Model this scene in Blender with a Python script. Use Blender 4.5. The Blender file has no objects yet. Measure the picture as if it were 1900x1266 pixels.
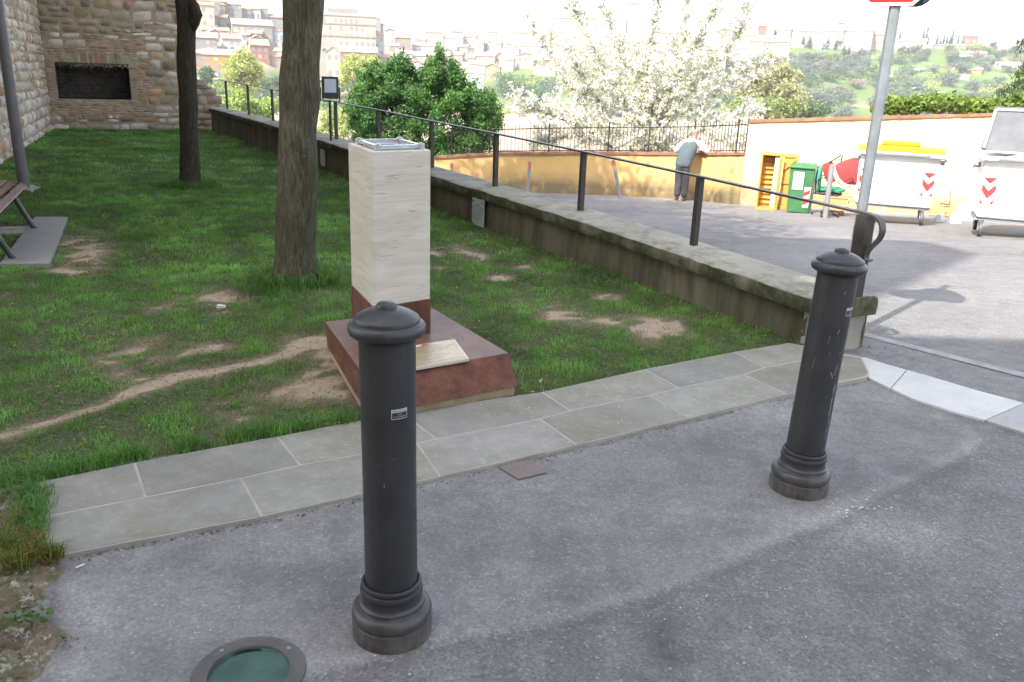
import bpy, math, random
import numpy as np
from mathutils import Vector, Matrix, noise as mnoise

random.seed(7)
HAZE = 0.00032
rng = np.random.default_rng(7)
R = math.radians
C = bpy.context.scene.collection
scene = bpy.context.scene

# ------------------------------------------------------------------ camera
CZ, FPX = 1.6, 1533.0
_vp = np.array([775 - 950.0, -(5450 - 633.0), -FPX])
_up = -_vp / np.linalg.norm(_vp)
_f = np.array([0, 0, -1.0]); _f -= _up * _f.dot(_up); _f /= np.linalg.norm(_f)
_r = np.cross(_f, _up)
RM = np.array([_r, _f, _up])            # world = RM @ camera
cam_d = bpy.data.cameras.new("camera")
cam = bpy.data.objects.new("camera", cam_d); C.objects.link(cam)
cam.matrix_world = Matrix([list(RM[0]) + [0], list(RM[1]) + [0], list(RM[2]) + [CZ], [0, 0, 0, 1]])
cam_d.sensor_width = 36; cam_d.lens = FPX / 1900 * 36
cam_d.clip_start = 0.05; cam_d.clip_end = 6000
scene.camera = cam

# ------------------------------------------------------------------ sky, sun, exposure
SUN_TRAVEL = Vector((0.62, 0.78, -1.02)).normalized()
sun_el = math.asin(-SUN_TRAVEL.z)
sun_az = math.atan2(-SUN_TRAVEL.x, -SUN_TRAVEL.y)      # bearing of the sun clockwise from +Y
w = bpy.data.worlds.new("World"); scene.world = w; w.use_nodes = True
nt = w.node_tree
sky = nt.nodes.new("ShaderNodeTexSky"); sky.sky_type = 'NISHITA'; sky.sun_disc = False
sky.sun_elevation = sun_el; sky.sun_rotation = sun_az
sky.dust_density = 4.0; sky.ozone_density = 0.6; sky.air_density = 1.0; sky.altitude = 300
hs_ = nt.nodes.new("ShaderNodeHueSaturation"); hs_.inputs['Saturation'].default_value = 0.5     # hazy, milky spring sky
nt.links.new(sky.outputs[0], hs_.inputs['Color']); nt.links.new(hs_.outputs[0], nt.nodes["Background"].inputs[0])
nt.nodes["Background"].inputs[1].default_value = 0.15
sd = bpy.data.lights.new("sun", 'SUN'); sd.energy = 2.3; sd.angle = R(0.53); sd.color = (1, 0.95, 0.86)
so = bpy.data.objects.new("sun", sd); C.objects.link(so)
so.rotation_euler = SUN_TRAVEL.to_track_quat('-Z', 'Y').to_euler()
scene.view_settings.view_transform = 'Standard'; scene.view_settings.look = 'None'
scene.view_settings.exposure = 2.2; scene.view_settings.gamma = 1
scene.render.engine = 'CYCLES'
scene.cycles.max_bounces = 7; scene.cycles.volume_bounces = 0

# ------------------------------------------------------------------ picture <-> world helpers (only used to measure where real things stand)
def ray(px, py):
    d = RM @ np.array([px - 950, -(py - 633), -FPX]); return d / np.linalg.norm(d)
def gp(px, py, z=0.0):
    d = ray(px, py); t = (z - CZ) / d[2]; return Vector((d[0] * t, d[1] * t, z))
def aty(px, py, Y):
    d = ray(px, py); t = Y / d[1]; return Vector((d[0] * t, Y, CZ + d[2] * t))
def atd(px, py, r):
    d = ray(px, py); t = r / math.hypot(d[0], d[1]); return Vector((d[0] * t, d[1] * t, CZ + d[2] * t))
def pr(p):
    c = RM.T @ (np.array(p, float) - [0, 0, CZ]); return (950 + FPX * c[0] / -c[2], 633 - FPX * c[1] / -c[2])
def depth(p):
    return float(-(RM.T @ (np.array(p, float) - [0, 0, CZ]))[2])
def zat(px, py, x, y):
    d = ray(px, py); return CZ + d[2] * math.hypot(x, y) / math.hypot(d[0], d[1])
def gz(x, y):                                     # height of the asphalt: level in front, falling away down the road
    s = 0.36 + 0.016 * x - 0.0775 * y
    return -0.04 * math.log1p(math.exp(max(-60, min(60, -s / 0.04))))
def gr(px, py):
    z = 0.0
    for _ in range(30):
        p = gp(px, py, z); z = z + 0.6 * (gz(p.x, p.y) - z)
    return Vector((p.x, p.y, gz(p.x, p.y)))

# ------------------------------------------------------------------ mesh helpers
def tag(o, label=None, cat=None, group=None, kind=None):
    if label: o['label'] = label
    if cat: o['category'] = cat
    if group: o['group'] = group
    if kind: o['kind'] = kind
    return o
def empty(name, loc=(0, 0, 0), rz=0, label=None, cat=None, group=None):
    o = bpy.data.objects.new(name, None); C.objects.link(o); o.location = loc; o.rotation_euler.z = rz
    o.empty_display_size = 0.1
    return tag(o, label, cat, group)
def link(name, me, parent=None):
    o = bpy.data.objects.new(name, me); C.objects.link(o)
    if parent is not None: o.parent = parent
    return o
def copy_tree(o, parent=None):
    c = o.copy(); C.objects.link(c)
    if parent is not None: c.parent = parent
    for ch in [x for x in list(C.objects) if x.parent == o]: copy_tree(ch, c)
    return c

class MB:
    def __init__(s): s.v = []; s.f = []; s.c = []; s.m = []; s.col = (1, 1, 1); s.mi = 0; s.T = Matrix.Identity(4)
    def add(s, vs, fs):
        n = len(s.v); s.v += [tuple(s.T @ Vector(v)) for v in vs]
        for f in fs: s.f.append([i + n for i in f]); s.c.append(s.col); s.m.append(s.mi)
        return s
    def box(s, x0, x1, y0, y1, z0, z1):
        v = [(x0, y0, z0), (x1, y0, z0), (x1, y1, z0), (x0, y1, z0), (x0, y0, z1), (x1, y0, z1), (x1, y1, z1), (x0, y1, z1)]
        return s.add(v, [(0, 3, 2, 1), (4, 5, 6, 7), (0, 1, 5, 4), (1, 2, 6, 5), (2, 3, 7, 6), (3, 0, 4, 7)])
    def prism(s, bot, top):
        n = len(bot)
        return s.add(list(bot) + list(top), [tuple(range(n))[::-1], tuple(range(n, 2 * n))] + [(i, (i + 1) % n, n + (i + 1) % n, n + i) for i in range(n)])
    def beam(s, a, b, w, h, up=(0, 0, 1)):
        a = Vector(a); b = Vector(b); d = (b - a).normalized(); u = Vector(up)
        sd_ = d.cross(u)
        if sd_.length < 1e-4: sd_ = d.cross(Vector((1, 0, 0)))
        sd_.normalize(); u = sd_.cross(d).normalized()
        q = [sd_ * (w / 2) * i + u * (h / 2) * j for i, j in ((-1, -1), (1, -1), (1, 1), (-1, 1))]
        return s.prism([a + k for k in q][::-1], [b + k for k in q][::-1])
    def tube(s, path, rad, n=12, caps=True, jit=0.0, seed=0.0):
        path = [Vector(p) for p in path]; m = len(path)
        if not hasattr(rad, '__len__'): rad = [rad] * m
        vs = []; ref = None
        for i in range(m):
            d = (path[min(i + 1, m - 1)] - path[max(i - 1, 0)]).normalized()
            if ref is None: ref = Vector((1, 0, 0)) if abs(d.x) < 0.8 else Vector((0, 1, 0))
            u = (ref - d * ref.dot(d)).normalized(); ref = u; w_ = d.cross(u)
            for k in range(n):
                a = 2 * math.pi * k / n; r = rad[i]
                o = u * math.cos(a) + w_ * math.sin(a)
                if jit: r *= 1 + jit * mnoise.noise((path[i] + o * 0.3) * 3 + Vector((seed, 0, 0)))
                vs.append(path[i] + o * r)
        fs = [(i * n + k, i * n + (k + 1) % n, (i + 1) * n + (k + 1) % n, (i + 1) * n + k) for i in range(m - 1) for k in range(n)]
        if caps: fs += [tuple(range(n))[::-1], tuple(range((m - 1) * n, m * n))]
        return s.add(vs, fs)
    def lathe(s, prof, n=48, c=(0, 0, 0)):
        vs = []; fs = []
        for r, z in prof:
            for k in range(n):
                a = 2 * math.pi * k / n; vs.append((c[0] + r * math.cos(a), c[1] + r * math.sin(a), c[2] + z))
        m = len(prof)
        fs = [(i * n + k, i * n + (k + 1) % n, (i + 1) * n + (k + 1) % n, (i + 1) * n + k) for i in range(m - 1) for k in range(n)]
        fs += [tuple(range(n))[::-1], tuple(range((m - 1) * n, m * n))]
        return s.add(vs, fs)
    def build(s, name, mat, parent=None, smooth=None, bevel=0, bseg=2):
        me = bpy.data.meshes.new(name); me.from_pydata(s.v, [], s.f)
        ms = mat if isinstance(mat, (list, tuple)) else [mat]
        for m_ in ms: me.materials.append(m_)
        if len(ms) > 1: me.polygons.foreach_set('material_index', s.m)
        a = me.color_attributes.new('Col', 'FLOAT_COLOR', 'CORNER')
        arr = np.ones((len(me.loops), 4), 'f')
        tot = np.array([len(f) for f in s.f]); arr[:, :3] = np.repeat(np.array(s.c, 'f').reshape(-1, 3), tot, axis=0)
        a.data.foreach_set('color', arr.ravel())
        if smooth is not None:
            me.polygons.foreach_set('use_smooth', [True] * len(s.f)); me.set_sharp_from_angle(angle=R(smooth))
        me.update()
        o = link(name, me, parent)
        if bevel:
            b = o.modifiers.new('bevel', 'BEVEL'); b.width = bevel; b.segments = bseg; b.limit_method = 'ANGLE'; b.angle_limit = R(40)
            b.harden_normals = False
        return o

def npmesh(name, V, F, mat, cols=None, parent=None, smooth=False, attrs=None, link_it=True):
    """V (n,3), F (m,k), cols per face (m,3)"""
    V = np.asarray(V, 'f'); F = np.asarray(F, 'i'); k = F.shape[1]
    me = bpy.data.meshes.new(name)
    me.vertices.add(len(V)); me.vertices.foreach_set('co', V.ravel())
    me.loops.add(F.size); me.loops.foreach_set('vertex_index', F.ravel())
    me.polygons.add(len(F)); me.polygons.foreach_set('loop_start', np.arange(0, F.size, k, dtype='i'))
    try: me.polygons.foreach_set('loop_total', np.full(len(F), k, 'i'))
    except Exception: pass
    me.materials.append(mat)
    if cols is not None:
        a = me.color_attributes.new('Col', 'FLOAT_COLOR', 'CORNER')
        arr = np.ones((F.size, 4), 'f'); arr[:, :3] = np.repeat(np.asarray(cols, 'f'), k, axis=0)
        a.data.foreach_set('color', arr.ravel())
    for nm_, val in (attrs or {}).items():
        at = me.attributes.new(nm_, 'FLOAT', 'POINT'); at.data.foreach_set('value', np.asarray(val, 'f'))
    if smooth: me.polygons.foreach_set('use_smooth', np.ones(len(F), bool))
    me.update(); me.validate()
    return link(name, me, parent) if link_it else me

# ------------------------------------------------------------------ materials
class NT:
    def __init__(s, name):
        s.m = bpy.data.materials.new(name); s.m.use_nodes = True; s.n = s.m.node_tree.nodes; s.l = s.m.node_tree.links
        s.b = s.n['Principled BSDF']; s.out = s.n['Material Output']; s._oc = None
    def node(s, t, **kw):
        x = s.n.new(t)
        for k, v in kw.items(): setattr(x, k, v)
        return x
    def set(s, sock, v):
        if isinstance(v, (int, float)): sock.default_value = v
        elif isinstance(v, (tuple, list)): sock.default_value = tuple(v) + ((1,) if len(v) == 3 and len(sock.default_value) == 4 else ())
        else: s.l.new(v, sock)
    def coord(s, scale=(1, 1, 1), rot=(0, 0, 0), gen=False):
        tc = s.node('ShaderNodeTexCoord'); mp = s.node('ShaderNodeMapping')
        s.l.new(tc.outputs['Object'], mp.inputs[0]); mp.inputs['Scale'].default_value = scale; mp.inputs['Rotation'].default_value = rot
        return mp.outputs[0]
    def noise(s, scale, co=None, detail=4, rough=0.55, dist=0):
        x = s.node('ShaderNodeTexNoise'); s.set(x.inputs['Scale'], scale); s.set(x.inputs['Detail'], detail); s.set(x.inputs['Roughness'], rough)
        s.set(x.inputs['Distortion'], dist); s.l.new(co if co is not None else s.coord(), x.inputs['Vector']); return x.outputs['Fac']
    def ramp(s, fac, a, b, va=0.0, vb=1.0):
        x = s.node('ShaderNodeMapRange'); s.set(x.inputs[0], fac); x.inputs[1].default_value = a; x.inputs[2].default_value = b
        x.inputs[3].default_value = va; x.inputs[4].default_value = vb; return x.outputs[0]
    def mix(s, f, a, b, blend='MIX'):
        x = s.node('ShaderNodeMix', data_type='RGBA', blend_type=blend); s.set(x.inputs[0], f); s.set(x.inputs[6], a); s.set(x.inputs[7], b); return x.outputs[2]
    def math(s, op, a, b=0.0):
        x = s.node('ShaderNodeMath', operation=op); s.set(x.inputs[0], a); s.set(x.inputs[1], b); return x.outputs[0]
    def attr(s, name, fac=False):
        x = s.node('ShaderNodeAttribute'); x.attribute_name = name; return x.outputs['Fac' if fac else 'Color']
    def bump(s, h, strength=0.3, dist=0.01, prev=None):
        x = s.node('ShaderNodeBump'); x.inputs['Strength'].default_value = strength; x.inputs['Distance'].default_value = dist
        s.l.new(h, x.inputs['Height'])
        if prev is not None: s.l.new(prev, x.inputs['Normal'])
        return x.outputs[0]
    def fin(s, col, rough=0.8, metal=0.0, normal=None, spec=None):
        s.set(s.b.inputs['Base Color'], col); s.set(s.b.inputs['Roughness'], rough); s.set(s.b.inputs['Metallic'], metal)
        if normal is not None: s.l.new(normal, s.b.inputs['Normal'])
        if spec is not None: s.b.inputs['Specular IOR Level'].default_value = spec
        return s.m

def simple(name, c1, c2=None, scale=8, rough=0.7, metal=0, bump=0.0, bscale=60, bdist=0.003, attr=False, lo=0.35, hi=0.65, spec=None, fine=0.25, stretch=(1, 1, 1)):
    t = NT(name); c2 = c2 or tuple(x * 0.75 for x in c1)
    co = t.coord(stretch)
    col = t.mix(t.ramp(t.noise(scale, co), lo, hi), c1, c2)
    if fine: col = t.mix(t.ramp(t.noise(scale * 14, co, 2), 0.3, 0.7, 0, fine), col, tuple(x * 0.45 for x in c1))
    if attr: col = t.mix(1.0, col, t.attr('Col'), 'MULTIPLY')
    nrm = t.bump(t.noise(bscale, co, 5), bump, bdist) if bump else None
    rg = t.ramp(t.noise(scale * 3, co), 0.3, 0.7, max(0, rough - 0.08), min(1, rough + 0.08))
    return t.fin(col, rg, metal, nrm, spec)

def leafmat(name, c, c2, trans=0.45, rnd=False):
    t = NT(name)
    col = t.mix(1.0, t.mix(t.ramp(t.noise(0.7), 0.35, 0.65), c, c2), t.attr('Col'), 'MULTIPLY')
    if rnd:
        oi = t.node('ShaderNodeObjectInfo')
        hs = t.node('ShaderNodeHueSaturation'); t.l.new(col, hs.inputs['Color'])
        t.l.new(t.ramp(oi.outputs['Random'], 0, 1, 0.47, 0.54), hs.inputs['Hue']); t.l.new(t.ramp(oi.outputs['Random'], 0, 1, 1.25, 0.7), hs.inputs['Value'])
        col = hs.outputs[0]
    t.fin(col, 0.6)
    tr = t.node('ShaderNodeBsdfTranslucent'); t.l.new(col, tr.inputs[0])
    mx = t.node('ShaderNodeMixShader'); mx.inputs[0].default_value = trans
    t.l.new(t.b.outputs[0], mx.inputs[1]); t.l.new(tr.outputs[0], mx.inputs[2]); t.l.new(mx.outputs[0], t.out.inputs[0])
    return t.m

def m_asphalt():
    t = NT('asphalt'); co = t.coord()
    dust = t.attr('dust', True); coarse = t.attr('coarse', True); dark = t.attr('dark', True)
    col = t.mix(t.ramp(t.noise(1.7, co, 6, 0.6), 0.36, 0.64), (0.136, 0.131, 0.128), (0.198, 0.193, 0.188))
    col = t.mix(t.ramp(t.noise(52, co, 5, 0.75), 0.38, 0.62, 0, 0.35), col, (0.095, 0.092, 0.094))
    col = t.mix(t.ramp(t.noise(7, co, 7, 0.75), 0.45, 0.62, 0, 0.55), col, (0.24, 0.236, 0.233))
    col = t.mix(t.math('MULTIPLY', dust, t.ramp(t.noise(14, co, 6, 0.8), 0.3, 0.6, 0.3, 1)), col, (0.34, 0.325, 0.315))
    col = t.mix(t.math('MULTIPLY', dark, t.ramp(t.noise(20, co, 5, 0.7), 0.3, 0.55)), col, (0.06, 0.056, 0.06))
    vo = t.node('ShaderNodeTexVoronoi'); vo.inputs['Scale'].default_value = 120; t.l.new(co, vo.inputs['Vector'])
    sp = t.ramp(vo.outputs['Color'], 0.05, 0.98)
    amt = t.ramp(coarse, 0, 1, 0.5, 0.68)
    col = t.mix(t.math('MULTIPLY', amt, t.ramp(sp, 0.0, 1.0, 1, 0)), col, (0.06, 0.058, 0.066))
    col = t.mix(t.math('MULTIPLY', amt, t.ramp(sp, 0.82, 1.0, 0, 0.6)), col, (0.36, 0.355, 0.36))
    h = t.math('ADD', t.math('MULTIPLY', vo.outputs['Distance'], t.ramp(coarse, 0, 1, 0.35, 1.0)), t.noise(60, co, 5, 0.7))
    n1 = t.bump(h, 0.55, 0.004)
    # cracks
    vc = t.node('ShaderNodeTexVoronoi'); vc.feature = 'DISTANCE_TO_EDGE'; vc.inputs['Scale'].default_value = 0.33
    dv = t.node('ShaderNodeVectorMath', operation='ADD'); t.l.new(co, dv.inputs[0])
    nz = t.node('ShaderNodeTexNoise'); nz.inputs['Scale'].default_value = 3; nz.inputs['Detail'].default_value = 6; t.l.new(co, nz.inputs['Vector'])
    sc = t.node('ShaderNodeVectorMath', operation='SCALE'); t.l.new(nz.outputs['Color'], sc.inputs[0]); sc.inputs['Scale'].default_value = 0.9
    t.l.new(sc.outputs[0], dv.inputs[1]); t.l.new(dv.outputs[0], vc.inputs['Vector'])
    cr = t.math('MULTIPLY', t.ramp(vc.outputs['Distance'], 0.0015, 0.004, 0.7, 0), t.ramp(t.noise(0.8, co), 0.5, 0.6))
    col = t.mix(cr, col, (0.05, 0.048, 0.05))
    return t.fin(col, t.ramp(t.noise(5, co), 0.3, 0.7, 0.72, 0.92), 0, n1, 0.3)

def m_soil():
    t = NT('lawn_soil'); co = t.coord()
    g = t.attr('grass', True)
    col = t.mix(t.ramp(t.noise(2.2, co, 6, 0.65), 0.35, 0.65), (0.20, 0.145, 0.10), (0.13, 0.095, 0.065))
    col = t.mix(t.ramp(t.noise(38, co, 6, 0.7), 0.45, 0.62, 0, 0.6), col, (0.32, 0.26, 0.19))
    col = t.mix(t.ramp(t.noise(75, co, 4, 0.7), 0.48, 0.66, 0, 0.8), col, (0.05, 0.055, 0.028))
    gcol = t.mix(t.ramp(t.noise(30, co, 5, 0.7), 0.35, 0.6), (0.035, 0.065, 0.018), (0.065, 0.07, 0.035))
    col = t.mix(t.math('MULTIPLY', t.ramp(g, 0.0, 0.85), t.ramp(t.noise(26, co, 6, 0.8), 0.3, 0.5, 0.25, 1)), col, gcol)
    col = t.mix(t.math('MULTIPLY', t.ramp(g, 0.22, 0.0, 0, 0.8), t.ramp(t.noise(18, co, 7, 0.8), 0.3, 0.55, 0.3, 1)), col, (0.37, 0.295, 0.22))
    vo = t.node('ShaderNodeTexVoronoi'); vo.inputs['Scale'].default_value = 95; t.l.new(co, vo.inputs['Vector'])
    col = t.mix(t.ramp(vo.outputs['Color'], 0.75, 1.0, 0, 0.45), col, (0.36, 0.31, 0.24)); col = t.mix(t.ramp(vo.outputs['Color'], 0.3, 0.0, 0, 0.5), col, (0.06, 0.05, 0.03))
    n = t.bump(t.noise(50, co, 8, 0.75), 0.8, 0.012)
    return t.fin(col, 0.95, 0, n, 0.1)

def m_slab():
    t = NT('sandstone_slab'); co = t.coord()
    col = t.mix(t.ramp(t.noise(3.1, co, 6, 0.6), 0.35, 0.65), (0.19, 0.185, 0.168), (0.25, 0.243, 0.222))
    col = t.mix(t.ramp(t.noise(1.6, co, 6, 0.65), 0.42, 0.62, 0, 0.6), col, (0.145, 0.138, 0.095))
    col = t.mix(t.ramp(t.noise(24, co, 5, 0.7), 0.5, 0.75, 0, 0.45), col, (0.33, 0.32, 0.30))
    col = t.mix(t.ramp(t.noise(140, co, 3, 0.6), 0.5, 0.75, 0, 0.5), col, (0.12, 0.115, 0.1))
    col = t.mix(1.0, col, t.attr('Col'), 'MULTIPLY')
    return t.fin(col, 0.85, 0, t.bump(t.noise(70, co, 6, 0.7), 0.35, 0.003), 0.25)

def m_corten():
    t = NT('corten_steel'); co = t.coord(); cs = t.coord((14, 14, 1.6))
    col = t.mix(t.ramp(t.noise(6, co, 8, 0.72), 0.38, 0.62), (0.062, 0.022, 0.015), (0.142, 0.055, 0.03))
    col = t.mix(t.ramp(t.noise(1, cs, 4, 0.6), 0.55, 0.75, 0, 0.6), col, (0.21, 0.085, 0.034))
    col = t.mix(t.ramp(t.noise(60, co, 5, 0.75), 0.5, 0.75, 0, 0.5), col, (0.065, 0.024, 0.018))
    g = t.node('ShaderNodeNewGeometry'); sx = t.node('ShaderNodeSeparateXYZ'); t.l.new(g.outputs['Normal'], sx.inputs[0])
    up = t.ramp(sx.outputs['Z'], 0.8, 0.95)
    dirt = t.math('MULTIPLY', up, t.ramp(t.noise(7, co, 7, 0.7), 0.3, 0.7, 0.15, 0.7))
    col = t.mix(dirt, col, (0.165, 0.115, 0.10))
    return t.fin(col, t.ramp(up, 0, 1, 0.8, 0.5), 0, t.bump(t.noise(120, co, 6, 0.75), 0.35, 0.002), 0.4)

def m_travertine():
    t = NT('travertine'); cb = t.coord((1.2, 1.2, 9), (0.03, 0.02, 0)); cp = t.coord((5, 5, 62), (0.03, 0.05, 0)); co = t.coord()
    col = t.mix(t.ramp(t.noise(2.2, cb, 5, 0.6, 0.6), 0.35, 0.65), (0.46, 0.42, 0.36), (0.56, 0.525, 0.47))
    col = t.mix(t.ramp(t.noise(7, cb, 5, 0.6, 0.4), 0.55, 0.75, 0, 0.4), col, (0.38, 0.325, 0.25))
    pit = t.math('MULTIPLY', t.ramp(t.noise(1.6, cp, 4, 0.6), 0.6, 0.66), t.ramp(t.noise(3.0, cb, 2), 0.46, 0.56))
    col = t.mix(t.math('MULTIPLY', pit, 0.5), col, (0.25, 0.18, 0.11))
    h = t.math('SUBTRACT', t.math('MULTIPLY', t.noise(90, co, 4), 0.2), pit)
    return t.fin(col, 0.6, 0, t.bump(h, 0.5, 0.004), 0.3)

def m_plaster(name, a, b, stain=(0.16, 0.13, 0.09), amt=0.5, zlow=None, lo=0.52, hi=0.75):
    t = NT(name); co = t.coord(); cs = t.coord((2.5, 2.5, 0.5))
    col = t.mix(t.ramp(t.noise(1.2, co, 6, 0.65), 0.35, 0.65), a, b)
    col = t.mix(t.ramp(t.noise(1.6, cs, 6, 0.7), lo, hi, 0, amt), col, stain)
    col = t.mix(t.ramp(t.noise(45, co, 4, 0.7), 0.5, 0.75, 0, 0.35), col, tuple(x * 0.55 for x in a))
    if name == 'stone_coping':                       # moss on the upright edge only
        g = t.node('ShaderNodeNewGeometry'); sx = t.node('ShaderNodeSeparateXYZ'); t.l.new(g.outputs['Normal'], sx.inputs[0])
        col = t.mix(t.math('MULTIPLY', t.ramp(sx.outputs['Z'], 0.75, 0.35), t.ramp(t.noise(3.5, co, 7, 0.75), 0.3, 0.55, 0.45, 1)), col, (0.045, 0.05, 0.022))
        col = t.mix(t.math('MULTIPLY', t.ramp(sx.outputs['Z'], 0.6, 0.9), t.ramp(t.noise(9, co, 6, 0.75), 0.58, 0.64, 0, 0.6)), col, (0.36, 0.36, 0.33))
    if zlow is not None:
        z = t.attr('low', True)
        col = t.mix(t.math('MULTIPLY', t.math('MINIMUM', t.math('MULTIPLY', z, 1.6), 0.9), t.ramp(t.noise(3, co, 6, 0.7), 0.25, 0.5, .25, 1)), col, zlow)
    return t.fin(col, 0.92, 0, t.bump(t.noise(25, co, 8, 0.75), 0.5, 0.012), 0.15)

def m_bark(name, a, b, lich=(0.33, 0.34, 0.28)):
    t = NT(name); cs = t.coord((1, 1, 0.28)); co = t.coord()
    col = t.mix(t.ramp(t.noise(22, cs, 6, 0.7), 0.35, 0.65), a, b)
    col = t.mix(t.ramp(t.noise(2.6, co, 5, 0.6), 0.45, 0.66, 0, 0.45), col, (0.08, 0.085, 0.035))
    col = t.mix(t.math('MULTIPLY', t.ramp(t.noise(30, co, 5, 0.7), 0.6, 0.68, 0, 0.8), t.ramp(t.noise(2.2, co, 3), 0.45, 0.6)), col, lich)
    col = t.mix(t.ramp(t.noise(60, cs, 5, 0.8), 0.5, 0.7, 0, 0.6), col, tuple(x * 0.35 for x in b))
    cf = t.coord((1, 1, 0.09))
    col = t.mix(t.ramp(t.noise(75, cf, 5, 0.8), 0.42, 0.56, 0.65, 0), col, tuple(x * 0.4 for x in b))
    h = t.math('ADD', t.noise(34, cs, 9, 0.85), t.math('MULTIPLY', t.noise(75, cf, 6, 0.8), 0.8))
    return t.fin(col, 0.95, 0, t.bump(h, 1.0, 0.035), 0.15)

def m_iron():
    t = NT('bollard_paint'); co = t.coord(); cs = t.coord((1, 1, .12))
    col = t.mix(t.ramp(t.noise(6, co, 6, .65), .35, .65), (.024, .025, .028), (.036, .037, .040))
    col = t.mix(t.ramp(t.noise(40, cs, 6, .75), .52, .75, 0, .45), col, (.075, .075, .078))                 # dusty runs
    col = t.mix(t.ramp(t.noise(95, co, 6, .8), .66, .70, 0, .7), col, (.16, .15, .145))                       # tiny chips
    sx = t.node('ShaderNodeSeparateXYZ'); t.l.new(co, sx.inputs[0])
    low = t.math('MULTIPLY', t.ramp(sx.outputs['Z'], .13, .0), t.ramp(t.noise(22, co, 7, .75), .35, .62))
    col = t.mix(t.math('MULTIPLY', low, .75), col, (.15, .135, .115))                                          # dried mud on the foot
    return t.fin(col, t.ramp(t.noise(14, co, 5), .35, .65, .34, .52), 0, t.bump(t.noise(160, co, 6, .7), .22, .0014), .4)

def m_glass(name, col, rough=0.05, alpha=None):
    t = NT(name); t.fin(col, rough, 0, None, 0.6); t.b.inputs['Transmission Weight'].default_value = 1.0 if alpha is None else alpha
    return t.m

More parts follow.
